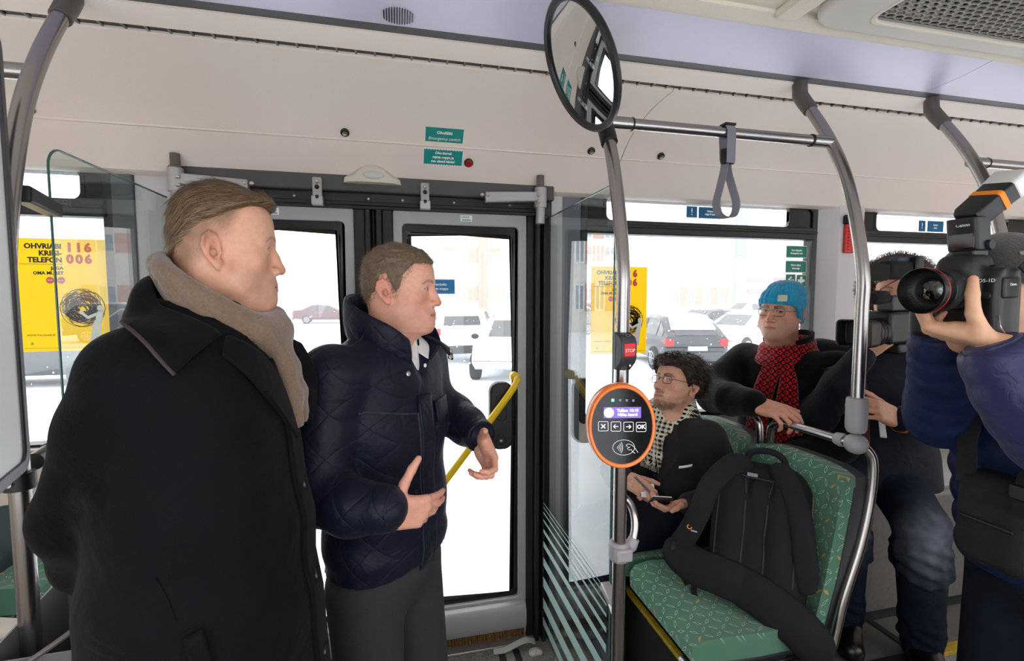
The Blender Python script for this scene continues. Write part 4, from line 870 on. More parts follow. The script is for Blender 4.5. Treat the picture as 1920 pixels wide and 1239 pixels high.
def car(lab, x, y, yaw, kind, colr, snow=True, z=GZ, grp=None, sc=1.0):
    """local +x is the nose"""
    t = thing('parked_car', lab, 'car', (0, 0, 0)); P, wb = PROF[kind]; m = mat('paint_' + colr.strip('#'), colr, .35, coat=.4)
    belt = .93 if kind != 'suv' else 1.1
    sec = []
    for xx, zb, w, zt in P:
        b = min(belt, zt*.97); top = max(zt, b+.01); rf = .80 if top > belt + .2 else .9
        s_ = [(xx, -w*.9, zb), (xx, -w, zb+.15), (xx, -w, (zb+b)/2), (xx, -w*.97, b), (xx, -w*rf, b+(top-b)*.86), (xx, -w*rf*.8, top)]
        sec.append(s_ + [(a, -yy, zz) for a, yy, zz in reversed(s_)])
    body = MB().loft(sec); body.build('body', m, t, bevel=.02, ang=50)
    n = len(sec)
    def pane(i, ks, off, nm, m_=M_cg, sh=.86):
        A, B = sec[i], sec[i+1]; q = [V(A[ks[0]]), V(B[ks[0]]), V(B[ks[1]]), V(A[ks[1]])]; c = sum(q, Vector())/4; q = [c + (p-c)*sh for p in q]
        nn = (q[1]-q[0]).cross(q[2]-q[0]).normalized(); nn = nn if nn.dot(c - V(0, 0, .8)) > 0 else -nn
        g = MB(); b0 = [p + nn*off for p in q]; g.add(b0 + [p - nn*.02 for p in q], [(0,1,2,3), (7,6,5,4), (0,4,5,1), (1,5,6,2), (2,6,7,3), (3,7,4,0)]); g.build(nm, m_, t, smooth=False)
    cab = [i for i in range(n-1) if sec[i][5][2] > belt+.15 and sec[i+1][5][2] > belt+.15]
    for i in cab:
        pane(i, (3, 4), .012, 'side_window'); pane(i, (8, 7), .012, 'side_window')
    pane(cab[-1]+1, (5, 6), .012, 'windscreen', sh=.9)
    i = cab[0]-1; A, B = sec[i], sec[i+1]; q = [V(*A[4]), V(*A[7]), V(*B[6]), V(*B[5])]; pane(i, (5, 6), .014, 'rear_window', sh=.88)
    for sx in (-1, 1):
        for sy in (-1, 1):
            c = V(sx*wb/2*.98 + .03, sy*(P[4][2]-.06), .32); w_ = MB().lathe([(.18, -.10), (.30, -.11), (.325, -.08), (.325, .08), (.30, .11), (.2, .11)], c, (0, sy, 0), 22).build('wheel', M_tyre, t)
            rm = MB().lathe([(.205, .10), (.2, .115), (.05, .10), (.04, .12)], c, (0, sy, 0), 20)
            for k in range(6): a = k*math.pi/3; rm.obox(c + V(math.cos(a)*.12, sy*.115, math.sin(a)*.12), (.085, .008, .022), ((math.cos(a), 0, math.sin(a)), (0, 1, 0), (-math.sin(a), 0, math.cos(a))))
            rm.build('hub', M_rim, w_)
    xr = P[0][0]; w = P[1][2]; zt = belt - .12
    for sy in (-1, 1):
        MB().box((xr-.01, sy*w*.93-.13*(sy > 0)*1 - .05, zt-.10), (xr+.18, sy*w*.93+.13*(sy < 0) + .05, zt+.10)).build('tail_light', M_tail, t, bevel=.02)
        MB().box((P[-1][0]-.22, sy*.58-.14, .62), (P[-1][0]-.02, sy*.58+.14, .76)).build('head_light', M_plate, t, bevel=.03)
        MB().sphere((.72, sy*(w+.10), belt+.08), .1, 12, 8, (.6, 1, .7)).build('side_mirror', M_trim, t)
    MB().box((xr-.05, -w*.85, .32), (xr+.1, w*.85, .56)).build('bumper', M_trim if kind == 'suv' else m, t, bevel=.04)
    MB().box((xr-.06, -.26, .60 if kind != 'suv' else .66), (xr-.03, .26, .71 if kind != 'suv' else .77)).build('plate', M_plate, t, bevel=.004)
    MB().tube([(xr+.12, 0, belt+.1), (xr+.05, .42, belt+.06)], .014, 6).build('wiper', M_trim, t)
    if snow:
        for i in cab: pane(i, (5, 6), .05, 'snow_cap', M_snow, .97)
        pane(n-3, (5, 6), .035, 'snow_cap', M_snow, .9)
    t.rotation_euler = (0, 0, yaw); t.location = (x, y, z); t.scale = (sc, sc, sc); return t
def gpt(px, Y):    # where the sight line through column px meets the lot at distance Y
    a = (px - 960)/906.7; d = V(math.sin(R(13.35)) + a*math.cos(R(13.35)), math.cos(R(13.35)) - a*math.sin(R(13.35)))
    return d.x*Y/d.y, Y
def carp(lab, px, Y, deg, kind, colr, snow=True): x, y = gpt(px, Y); return car(lab, x, y, R(deg), kind, colr, snow)
carp('white estate car seen from behind through the right door leaf', 846, 16.5, 93, 'suv', '#d9dcde')
carp('snow covered white car with a dark rear window, behind the white estate car', 822, 25, 90, 'suv', '#cfd4d8')
carp('pale silver car parked beyond, between the two white cars', 884, 24, 60, 'sedan', '#c2c8cc')
carp('white car nose on at the right edge of the door glass', 966, 12.6, 250, 'hatch', '#dcdfe2')
carp('dark red car far across the lot, seen through the left door leaf', 610, 40, 5, 'sedan', '#4d1f24')
carp('dark grey hatchback with red tail lights behind the bearded man', 1254, 13.2, 80, 'hatch', '#2d3338')
carp('dark blue estate car beyond, left of the turquoise hat', 1322, 21, 195, 'sedan', '#2a323c')
carp('white sedan with a spoked wheel beside the man in the turquoise hat', 1398, 15.5, 200, 'sedan', '#d6dade')
carp('snow covered white van shaped car behind the turquoise hat', 1402, 29, 180, 'suv', '#cdd4da')
carp('dark car seen through the glass screen, left of the reader pole', 1052, 25, 175, 'hatch', '#33363a')
carp('maroon car seen through the glass screen, beside the dark car', 1096, 26, 170, 'suv', '#4a2a2c')
carp('dark car below the left poster', 66, 13.5, 0, 'sedan', '#2a3038')
carp('grey car seen between the bent pole and the pillar', 1612, 19, 190, 'sedan', '#4c5459')
carp('pale car beyond the seats, left of the video camera', 1690, 26, 185, 'hatch', '#b5bcc2')
# buildings
M_plast = mat('pale_plaster', '#dcd6d0', .9, var=.04, vscale=.4); M_brick = mat('orange_brick', '#bd8672', .9, var=.15, vscale=6); M_bpil = mat('red_brown_pier', '#a87f70', .9); M_wf = mat('white_window_frame', '#e4e6e8', .6); M_wg = mat('far_window_glass', '#8593a0', .15)  # brick and pier colours paled, carrying part of the distance haze
M_bluep = mat('blue_pier', '#7b9dc6', .7); M_rsign = mat('red_sign', '#cc5864', .6)  # blue and red paled too, haze put into the colour
def building(lab, x0, x1, y, h, rows, cols, piers=(), yaw=0., depth=9., brick_every=1, wz=(1.0, 1.5), colw=None, mm=None, ang=0.):
    t = thing('building', lab, 'building', (x0, y, GZ)); W = x1-x0
    MB().box((x0, y, GZ), (x1, y+depth, GZ+h)).build('facade', mm or M_plast, t, smooth=False)
    MB().box((x0-.1, y-.1, GZ+h), (x1+.1, y+depth, GZ+h+.35)).build('parapet', M_wf, t, bevel=.03)
    cw = W/cols
    for r in rows:
        for c in range(cols):
            cx = x0 + cw*(c+.5)
            MB().ring(rrect(cw*.50, wz[1], .02, 1, cx, GZ+r), rrect(cw*.50-.16, wz[1]-.16, .02, 1, cx, GZ+r), (0, y-.06, 0), X_, Z_, (0, .12, 0)).box((cx-.04, y-.05, GZ+r-wz[1]/2), (cx+.04, y+.02, GZ+r+wz[1]/2)).build('window_frame', M_wf, t, smooth=False)
            MB().box((cx-cw*.25+.05, y-.03, GZ+r-wz[1]/2+.05), (cx+cw*.25-.05, y, GZ+r+wz[1]/2-.05)).build('window_pane', M_wg, t, smooth=False)
            if c < cols-1 and c % brick_every == 0: MB().box((cx+cw*.27, y-.05, GZ+r-wz[1]/2-.05), (cx+cw*.73, y, GZ+r+wz[1]/2+.05)).build('brick_panel', M_brick, t, smooth=False)
    for px_, w_, m_ in piers: MB().box((px_-w_/2, y-.25, GZ), (px_+w_/2, y, GZ+h+.6)).build('pier', m_, t, smooth=False)
    t.rotation_euler = (0, 0, ang); return t
def bx(px, Y): return gpt(px, Y)[0]
building('pale block with brick panels between its windows, behind the left poster', bx(195, 26), bx(420, 26), 26, 6.3, (2.0, 4.7), 4, (), brick_every=1)
building('low pale hall with a blue band across the lot, left of the doors', bx(330, 62), bx(680, 62), 62, 5.0, (2.4,), 6, (), mm=mat('pale_blue_cladding', '#c2ced6', .8))
building('long pale building with an orange brick pier, seen through the right door leaf', bx(800, 52), bx(1010, 52), 52, 17, (2.4, 6.5, 10.6), 5, ((bx(905, 52), 1.0, M_brick),))
building('tall pale building with brick red panels behind the reader pole', bx(1030, 46), bx(1248, 46), 46, 13, (2.2, 6.4, 8.7), 5, ((bx(1236, 46), 1.0, M_bpil),))
building('long pale shop building with brick panels and a blue pier', bx(1252, 38), bx(1392, 38), 38, 10.4, (2.1,), 5, ((bx(1384, 38), 1.1, M_bluep),))
rs = building('low white shop with red sign bands behind the turquoise hat', bx(1396, 46), bx(1600, 46), 46, 4.6, (1.6,), 6, ())
for z in (3.6, 2.35): MB().box((bx(1398, 46), 45.8, GZ+z), (bx(1560, 46), 45.95, GZ+z+.55)).build('sign_band', M_rsign, rs, smooth=False)
# snowfall haze over the lot
hz = bpy.data.materials.new('snow_haze'); hz.use_nodes = True; N_h = hz.node_tree.nodes; N_h.clear(); oh = N_h.new('ShaderNodeOutputMaterial'); vs_ = N_h.new('ShaderNodeVolumeScatter'); vs_.inputs['Density'].default_value = .0045; vs_.inputs['Color'].default_value = (.96, .98, 1, 1); vs_.inputs['Anisotropy'].default_value = .2; hz.node_tree.links.new(vs_.outputs[0], oh.inputs['Volume'])
ho = MB().box((-69, 3.2, GZ-.1), (109, 100, 16)).build('snow_haze', hz, None, smooth=False, loc=(0, 50, GZ)); tag(ho, 'white haze of falling snow hanging over the parking lot', 'haze', kind='stuff')
# far wood
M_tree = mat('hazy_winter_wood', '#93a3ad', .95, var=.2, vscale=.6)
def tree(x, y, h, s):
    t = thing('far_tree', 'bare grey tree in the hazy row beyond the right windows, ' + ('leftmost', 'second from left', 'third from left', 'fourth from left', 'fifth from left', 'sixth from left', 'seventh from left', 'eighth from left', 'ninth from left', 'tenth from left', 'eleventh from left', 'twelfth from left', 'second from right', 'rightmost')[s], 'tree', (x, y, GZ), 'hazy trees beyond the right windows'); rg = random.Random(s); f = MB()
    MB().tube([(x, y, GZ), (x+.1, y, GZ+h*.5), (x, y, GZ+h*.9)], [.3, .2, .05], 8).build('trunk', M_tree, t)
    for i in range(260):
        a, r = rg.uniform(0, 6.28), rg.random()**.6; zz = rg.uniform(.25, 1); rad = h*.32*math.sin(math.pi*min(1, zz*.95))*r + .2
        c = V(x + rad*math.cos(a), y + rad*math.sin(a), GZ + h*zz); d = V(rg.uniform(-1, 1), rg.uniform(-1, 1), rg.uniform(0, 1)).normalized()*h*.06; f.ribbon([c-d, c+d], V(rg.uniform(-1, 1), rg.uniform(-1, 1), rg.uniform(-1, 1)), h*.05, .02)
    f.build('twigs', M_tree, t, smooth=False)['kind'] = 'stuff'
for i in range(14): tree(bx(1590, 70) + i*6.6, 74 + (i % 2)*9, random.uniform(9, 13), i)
# falling snow
fk = MB()
for i in range(2600):
    y = 4 + 13*RNG.random()**1.5; x = y*RNG.uniform(-.9, 1.9); z = RNG.uniform(GZ, 3.2); r = RNG.uniform(.0025, .007); fk.obox((x, y, z), (r, r, r*1.3), ((.7, .7, 0), (-.7, .7, 0), (0, 0, 1)))
fo = fk.build('falling_snow', mat('snowflake', '#ffffff', .9), None, smooth=False, loc=(0, 8, 0)); tag(fo, 'loose flakes of falling snow over the parking lot', 'snow', kind='stuff')
# ------------------------------------------------------------------ people: heads, hands, hair
M_skin = mat('skin', '#d8a58c', .5, vcol=True, bump=.12, bscale=700, var=.05, vscale=120, sss=.12, spec=.35)
M_eye = mat('eyeball', '#ffffff', .12, vcol=True)
def npnoise(P, sc, seed=0):
    """smooth value noise on an (n,3) array"""
    P = np.asarray(P)*sc; i = np.floor(P).astype(np.int64); f = P - i; f = f*f*(3 - 2*f); out = 0
    for d in ((a, b, c) for a in (0, 1) for b in (0, 1) for c in (0, 1)):
        q = i + np.array(d); h = (q[:,0]*374761393 + q[:,1]*668265263 + q[:,2]*2147483647 + seed*1013) & 0xffffffff; h = ((h ^ (h >> 13))*1274126177) & 0xffffffff
        w = np.prod(np.where(np.array(d), f, 1 - f), axis=1); out = out + w*((h & 0xffff)/65535)
    return out
def sstep(a, b, x): t = np.clip((x - a)/(b - a), 0, 1); return t*t*(3 - 2*t)
def head_sdf(fat=0., eye=1., nose=1., h=.0027, neck=1., jaw=1., brow=1., age=0., nose_dx=0.):
    s = SDF((-.112, -.135, -.175), (.112, .15, .145), h); S = (-1, 1)
    s.ell((0, -.012, .030), (.0765, .098, .088), k=.01); s.ell((0, .030, -.015), (.065, .062, .092), k=.03); s.ell((0, .050, .045), (.057, .044, .050), k=.03)
    s.ell((0, -.05, -.02), (.062, .05, .06), k=.03)
    for q in S:
        s.cone((q*.050*jaw, .012, -.070), (q*.017, .078, -.107), .019, .016, k=.035); s.ell((q*.047, .056, -.028), (.022, .024, .020), k=.025)
        if fat: s.ell((q*(.040 + .008*fat), .026, -.064), (.026 + .012*fat, .034, .036), k=.03)
    s.ell((0, .045, -.075), (.049, .05, .04), k=.03); s.ell((0, .072, -.072), (.031, .028, .034), k=.025); s.ell((0, .084, -.106), (.020, .016, .015), k=.02)
    if fat: s.ell((0, .040, -.118), (.046, .045, .012 + .014*fat), k=.03)
    s.cone((0, -.022, -.06), (0, -.048, -.20), .054*neck, .058*neck, k=.03); s.cone((0, .02, -.10), (0, -.015, -.20), .040*neck, .045*neck, k=.03)
    base = s.D.copy()
    for q in S:
        s.cone((q*.010, .089, .018), (q*.046, .073, .014), .0105*brow, .0085, k=.014); s.ell((q*.0325, .098, -.001), (.018, .0155, .0125), k=.012, op='-')
    n = nose
    s.path([(0, .088, .012), (nose_dx*.3, .101, -.016), (nose_dx, .1135*1 + .004*(n-1), -.0395)], [.0085, .0090*n, .0112*n], k=.011)
    for q in S: s.ell((q*.0135*n, .103, -.044), (.0085*n, .0115, .0082), k=.007)
    for q in S: s.ell((q*.007*n, .110, -.0535), (.0042, .0065, .0042), k=.004, op='-')
    for q in S:
        s.ell((q*.0325, .0772, -.0005), (.0155, .0150, .0130), k=.006)
        s.ell((q*.0325, .0955, -.0012), (.0125, .0125, .0040*eye), k=.003, op='-')
    s.path([(-.024, .086, -.0755), (-.009, .0985, -.0705), (0, .0995, -.0718), (.009, .0985, -.0705), (.024, .086, -.0755)], [.003, .0056, .005, .0056, .003], k=.006)
    s.path([(-.021, .087, -.0785), (0, .0985, -.0818), (.021, .087, -.0785)], [.003, .0068, .003], k=.006)
    s.path([(-.026, .088, -.0765), (-.01, .1005, -.0763), (0, .1025, -.0763), (.01, .1005, -.0763), (.026, .088, -.0765)], .0017, k=.003, op='-')
    s.ell((0, .094, -.092), (.014, .006, .004), k=.008, op='-')
    for q in S:
        if age:
            P = s.proj([(q*.021, .098, -.047), (q*.027, .090, -.060)], off=.002); s.path(P, .0028, k=.008, op='-')
            P = s.proj([(q*.020, .095, -.015), (q*.032, .092, -.020), (q*.043, .080, -.015)], off=.0022); s.path(P, .0026, k=.006, op='-')
    ears = {}
    for q in S:
        o = np.array((q*.0735, -.006, -.012)); up = np.array((0, -.20, .98)); bk = np.array((q*.42, -.89, -.16)); bk -= up*(bk @ up); bk /= np.linalg.norm(bk); nn = np.cross(bk, up); nn = nn if nn[0]*q > 0 else -nn
        E = lambda a, b, c=0.: o + bk*a + up*b + nn*c
        s.ell(E(.017, .004), (.016, .029, .0045), ax=(bk, up, nn), k=.005)
        s.path([E(.003, .001), E(.001, .014), E(.006, .027), E(.017, .0335), E(.029, .028), E(.0345, .013), E(.031, -.004), E(.023, -.018), E(.013, -.027)], [.0035, .004, .0045, .0048, .0048, .0048, .0045, .0042, .006], k=.003)
        s.ell(E(.0115, -.026), (.0105, .0105, .0058), ax=(bk, up, nn), k=.006)
        s.path([E(.025, .020, .002), E(.0255, .004, .002), E(.018, -.012, .002)], .0032, k=.003)
        s.ell(E(.0150, -.002, .0075), (.0098, .0140, .0115), ax=(bk, up, nn), k=.003, op='-'); s.path([E(.010, .018, .0055), E(.018, .0255, .0055), E(.0265, .021, .0055), E(.0295, .010, .0055)], .0030, k=.002, op='-')
        s.ell(E(.0035, -.003, .003), (.004, .0055, .004), ax=(bk, up, nn), k=.003)
        ears[q] = E
    return s, base, ears
def frame(f, roll=0.):
    """columns: person's right, forward, up"""
    f = Vector(f).normalized(); r = f.cross(Vector((0, 0, 1))).normalized(); u = r.cross(f); c, d = math.cos(roll), math.sin(roll)
    r, u = r*c + u*d, u*c - r*d; return np.array([r, f, u]).T
def skin_cols(V_, tone, blush=.5, stubble=0., stub_col='#6b5a50', lips='#b9756c', brow_col='#5a4636', brow_w=1., scalp=None, beard=None, seed=0):
    V_ = np.asarray(V_); x, y, z = V_.T; ax = np.abs(x); base = np.tile(np.array(lin(tone)), (len(V_), 1)); n = npnoise(V_, 60, seed) - .5
    def blend(c, w): nonlocal base; w = np.clip(w, 0, 1)[:,None]; base = base*(1 - w) + np.array(lin(c))*w
    blend('#c8705c', blush*.55*np.exp(-(((ax-.045)/.022)**2 + ((y-.065)/.03)**2 + ((z+.035)/.022)**2))); blend('#c46a58', blush*.6*np.exp(-((x/.016)**2 + ((y-.118)/.02)**2 + ((z+.042)/.016)**2)))
    blend('#cf7a66', blush*.55*sstep(.071, .080, ax)*sstep(-.06, -.03, z)*(y < .02)*(y > -.06)*sstep(.045, .02, z))
    if stubble:
        w = sstep(.004, -.022, z + .018 + .33*y)*sstep(-.150, -.115, z)*sstep(-.012, .012, y)*(1 - .8*np.exp(-((ax/.024)**2 + ((z+.076)/.008)**2))*sstep(.055, .085, y))
        blend(stub_col, stubble*w*(.75 + .9*n))
    if beard is not None: blend(beard[0], beard[1](x, y, z)*(.8 + .8*n))
    d = np.where((y > .082) & (ax < .027), ((z + .0765 + .0*ax)/(.0088 - .0055*(ax/.026)**2))**2, 9.); blend(lips, .75*sstep(1.15, .75, d)); blend('#6a3030', .8*(np.abs(z + .0765) < .0016)*(y > .08)*(ax < .026))
    bz = .0185 + .004*np.sin(np.clip((ax-.012)/.04, 0, 1)*math.pi) - .006*sstep(.04, .058, ax); bw = (.0050 - .0025*sstep(.03, .056, ax))*brow_w
    blend(brow_col, .85*sstep(1.2, .6, np.abs(z - bz)/bw)*(y > .045)*sstep(.007, .014, ax)*sstep(.060, .050, ax)*(.75 + .7*n))
    e2 = ((ax-.0325)/.0135)**2 + ((z+.0012)/.0052)**2; blend('#5d3a30', .75*sstep(1.5, .95, e2)*(y > .07)*(z > -.003)); blend('#a5685a', .5*sstep(1.7, .95, e2)*(y > .07)*(z <= -.003))
    if scalp is not None: blend(scalp[0], scalp[1](x, y, z)*(.8 + .5*n))
    return np.clip(base, 0, 1)
def eyeball(parent, M, T, sc, q, gaze, iris='#4c5a60'):
    s = MB().sphere((0, 0, 0), .0122, 26, 20); vs = np.array(s.v); c = np.array((q*.0325, .0783, -.001)); g = np.array(gaze, float); g /= np.linalg.norm(g)
    a = np.degrees(np.arccos(np.clip((vs/np.linalg.norm(vs, axis=1)[:,None]) @ g, -1, 1))); col = np.tile(np.array(lin('#d9d2cc')), (len(vs), 1)); col[a < 31] = lin(iris); col[a < 13] = (.01, .01, .01)
    W = (vs + c)*sc @ M.T + T; F = s.f; me = bpy.data.meshes.new('eye'); me.from_pydata([tuple(v) for v in W], [], F); me.polygons.foreach_set('use_smooth', [True]*len(F))
    at_ = me.color_attributes.new('Col', 'FLOAT_COLOR', 'POINT'); at_.data.foreach_set('color', np.concatenate([col, np.ones((len(col), 1))], 1).astype(np.float32).ravel()); return link('eye', me, M_eye, parent)
def strands(name, m, parent, P, Nn, D, L, w, M, T, sc, lift=.15, jit=.25, seg=3, droop=0., cols=None):
    """tapered hair ribbons from roots P (local), normals Nn, growth directions D"""
    n = len(P); rg = np.random.default_rng(len(P)); D = D + rg.normal(0, jit, D.shape); D -= Nn*(D*Nn).sum(1)[:,None]; D /= np.linalg.norm(D, axis=1)[:,None] + 1e-9
    side = np.cross(Nn, D); L = np.broadcast_to(L, (n,))*rg.uniform(.7, 1.2, n); vs = np.zeros((n, (seg+1)*2, 3))
    for i in range(seg+1):
        t = i/seg; c = P + D*(L*t)[:,None] + Nn*((lift*4*t*(1-t)*.35 + lift*t*.5)*L)[:,None]; c[:,2] -= droop*L*t*t; ww = w*(1 - .8*t**1.5)
        vs[:,2*i] = c - side*ww/2; vs[:,2*i+1] = c + side*ww/2
    k = (seg+1)*2; F = np.concatenate([np.stack([np.arange(n)*k + 2*i, np.arange(n)*k + 2*i+1, np.arange(n)*k + 2*i+3, np.arange(n)*k + 2*i+2], 1) for i in range(seg)])
    o = link(name, npmesh(name, vs.reshape(-1, 3)*sc @ M.T + T, F), m, parent); o['kind'] = 'stuff'; return o
def pick(vs, F, n, seed=0):
    """n random points on a quad mesh with normals"""
    rg = np.random.default_rng(seed); a, b, c, d = [vs[F[:,i]] for i in range(4)]; nr = np.cross(c - a, d - b); A = np.linalg.norm(nr, axis=1); i = rg.choice(len(F), n, p=A/A.sum()); u, v = rg.random((2, n, 1))
    P = (a[i]*(1-u) + b[i]*u)*(1-v) + (d[i]*(1-u) + c[i]*u)*v; return P, nr[i]/(A[i][:,None] + 1e-12)
def azim(x, y): return np.degrees(np.arctan2(np.abs(x), y + .012))
def hair_shell(s, base, hl, thick, h, extra=None, seed=1, rough=.0):
    """shell over the scalp above the hairline hl(azimuth) with thickness thick(x,y,z)"""
    t = SDF(s.lo, s.lo + (s.n - 1)*s.h, s.h); X, Y, Z = np.meshgrid(*t.ax, indexing='ij'); az = azim(X, Y); m = sstep(0, .022, Z - np.interp(az, *hl))
    t.D = (base - (thick(X, Y, Z)*m - .006*(1 - m))).astype(np.float32)
    if rough: t.D += (rough*(npnoise(np.stack([X.ravel(), Y.ravel()*.4, Z.ravel()], 1), 160, seed).reshape(X.shape) - .5)*m).astype(np.float32)
    if extra: extra(t)
    return t
def to_world(vs, M, T, sc): return np.asarray(vs)*sc @ M.T + T
def hand_parts(wrist, fdir, back, right=True, curl=None, spread=None, thumb=None, sc=1.0, h=.0026, tone='#d09a82', palm_len=.088):
    """one hand: fdir = towards the fingers, back = out of the back of the hand. curl[i] = (mcp, pip, dip) degrees"""
    y = np.array(fdir, float); y /= np.linalg.norm(y); z = np.array(back, float); z -= y*(z @ y); z /= np.linalg.norm(z); x = np.cross(y, z)*(-1 if right else 1)   # thumb side
    T = np.array(wrist, float); A = lambda p: T + sc*(x*p[0] + y*p[1] + z*p[2])
    curl = curl or [(20, 25, 15)]*4; spread = spread or (6, 1, -4, -10); base = [(.028, palm_len+.004, 0), (.0095, palm_len+.007, .003), (-.009, palm_len+.002, .002), (-.0265, palm_len-.008, -.001)]
    seg = [(.044, .026, .020), (.048, .030, .021), (.044, .028, .021), (.034, .021, .019)]; rad = [(.0098, .0086, .0078, .0066), (.0100, .0088, .0079, .0067), (.0096, .0084, .0075, .0064), (.0085, .0074, .0067, .0058)]
    chains = []
    for i in range(4):
        p = np.array(base[i]); a = 0.; sp = math.radians(spread[i]); ch = [p.copy()]
        for k in range(3):
            a += math.radians(curl[i][k]); d = np.array((math.sin(sp)*math.cos(a), math.cos(sp)*math.cos(a), -math.sin(a))); p = p + d*seg[i][k]; ch.append(p.copy())
        chains.append(ch)
    th = thumb or [(.62, .68, -.40), (.45, .86, -.25), (.30, .93, -.2)]; p = np.array((.020, .016, -.006)); tc = [p.copy()]
    for d, l in zip(th, (.046, .036, .028)): d = np.array(d, float); d /= np.linalg.norm(d); p = p + d*l; tc.append(p.copy())
    pts = np.array([A(q) for ch in chains + [tc] for q in ch] + [A((0, -.05, 0)), A((.04, 0, 0)), A((-.04, 0, 0))]); s = SDF(pts.min(0) - .03, pts.max(0) + .03, h)
    s.cone(A((0, -.024, 0)), A((0, .005, 0)), .026*sc, .026*sc, k=.01, sq=(z, 1.35))
    s.box(A((0, palm_len*.52, -.001)), (.036*sc, palm_len*.5*sc, .0125*sc), .012*sc, ax=(x, y, z), k=.012); s.ell(A((.020, .038, -.010)), (.017*sc, .030*sc, .013*sc), ax=(x, y, z), k=.012); s.ell(A((-.024, .035, -.009)), (.014*sc, .034*sc, .012*sc), ax=(x, y, z), k=.012)
    for i, ch in enumerate(chains):
        W = [A(q) for q in ch]; s.cone(A((base[i][0]*.75, .03, .002)), W[0], .010*sc, .0108*sc, k=.008)
        for k in range(3): s.cone(W[k], W[k+1], rad[i][k]*sc, rad[i][k+1]*sc, k=.0025 if k else .005)
    W = [A(q) for q in tc]
    for k, (ra, rb) in enumerate(((.0165, .0118), (.0118, .0105), (.0108, .0080))): s.cone(W[k], W[k+1], ra*sc, rb*sc, k=.010 if k == 0 else .004)
    vs, F = s.mesh(); vs = smooth_verts(vs, F, 1, .4); col = np.tile(np.array(lin(tone)), (len(vs), 1))
    tips = np.array([A(ch[-1]) for ch in chains] + [W[-1]]); kn = np.array([A(ch[1]) for ch in chains] + [A(ch[0]) for ch in chains])
    d = np.min(np.linalg.norm(vs[:,None] - tips[None], axis=2), axis=1); w = sstep(.016, .004, d)[:,None]*.45; col = col*(1-w) + np.array(lin('#cf8b78'))*w
    d = np.min(np.linalg.norm(vs[:,None] - kn[None], axis=2), axis=1); w = sstep(.016, .006, d)[:,None]*.3; col = col*(1-w) + np.array(lin('#c98a76'))*w
    for ch in chains:     # nails
        a, b = A(ch[2]), A(ch[3]); dd = (b - a)/np.linalg.norm(b - a); nn = z - dd*(z @ dd); nn /= np.linalg.norm(nn); r = vs - (b - dd*.001); u = r @ dd; v = r @ nn; ww = np.linalg.norm(r - u[:,None]*dd - v[:,None]*nn, axis=1)
        m = (np.abs(u) < .0055*sc) & (v > .002*sc) & (ww < .0048*sc); col[m] = col[m]*.5 + np.array(lin('#e3b9aa'))*.5
    n = npnoise(vs, 90)[:,None] - .5; return vs, F, np.clip(col*(1 + .16*n), 0, 1)
def join(parts):
    vs, F, C, b = [], [], [], 0
    for v, f, c in parts: vs.append(v); F.append(f + b); C.append(c); b += len(v)
    return np.concatenate(vs), np.concatenate(F), np.concatenate(C)
def body_core(rows, limbs, tone, h=.014):
    """the trunk and limbs that carry the clothes (hidden inside them)"""
    P = np.array([p for l in limbs for p in l[0]] + [(r[1] + a*r[3], r[2] + b*r[4], r[0]) for r in rows for a in (-1, 1) for b in (-1, 1)]); s = SDF(P.min(0) - .08, P.max(0) + .08, h); s.zloft(rows, k=.02)
    for pts, r in limbs: s.path(pts, r, k=.03)
    vs, F = s.mesh(); return vs, F, np.tile(np.array(lin(tone)), (len(vs), 1))
def skin_body(parts, parent): vs, F, C = join(parts); return link('body', npmesh('body', vs, F, C), M_skin, parent)
def shrink(rows, d): return [(r[0], r[1], r[2], max(.03, r[3]-d), max(.03, r[4]-d), r[5]) for r in rows]
def person(lab, loc): return thing('person', lab, 'person', loc)
M_wool = mat('black_wool', '#0b0b0f', .7, bump=.4, bscale=420, var=.25, vscale=300, sheen=.035, spec=.08, wrinkle=(9, .012))
M_hairb = mat('brown_hair', '#5b4531', .45, var=.35, vscale=90, stretch=(1, 1, 1)); M_hairl = mat('light_brown_hair', '#8d7152', .45); M_hairg = mat('ash_brown_hair', '#6d5c4a', .5, var=.3, vscale=150); M_haird = mat('dark_brown_hair', '#2a1d15', .4, var=.3, vscale=80)
M_charcoal = mat('charcoal_trousers', '#1d1d20', .85, bump=.4, bscale=500, var=.2, vscale=200); M_shoe = mat('black_leather', '#0d0c0c', .3, bump=.15, bscale=150)
M_button = mat('dark_button', '#141316', .3)
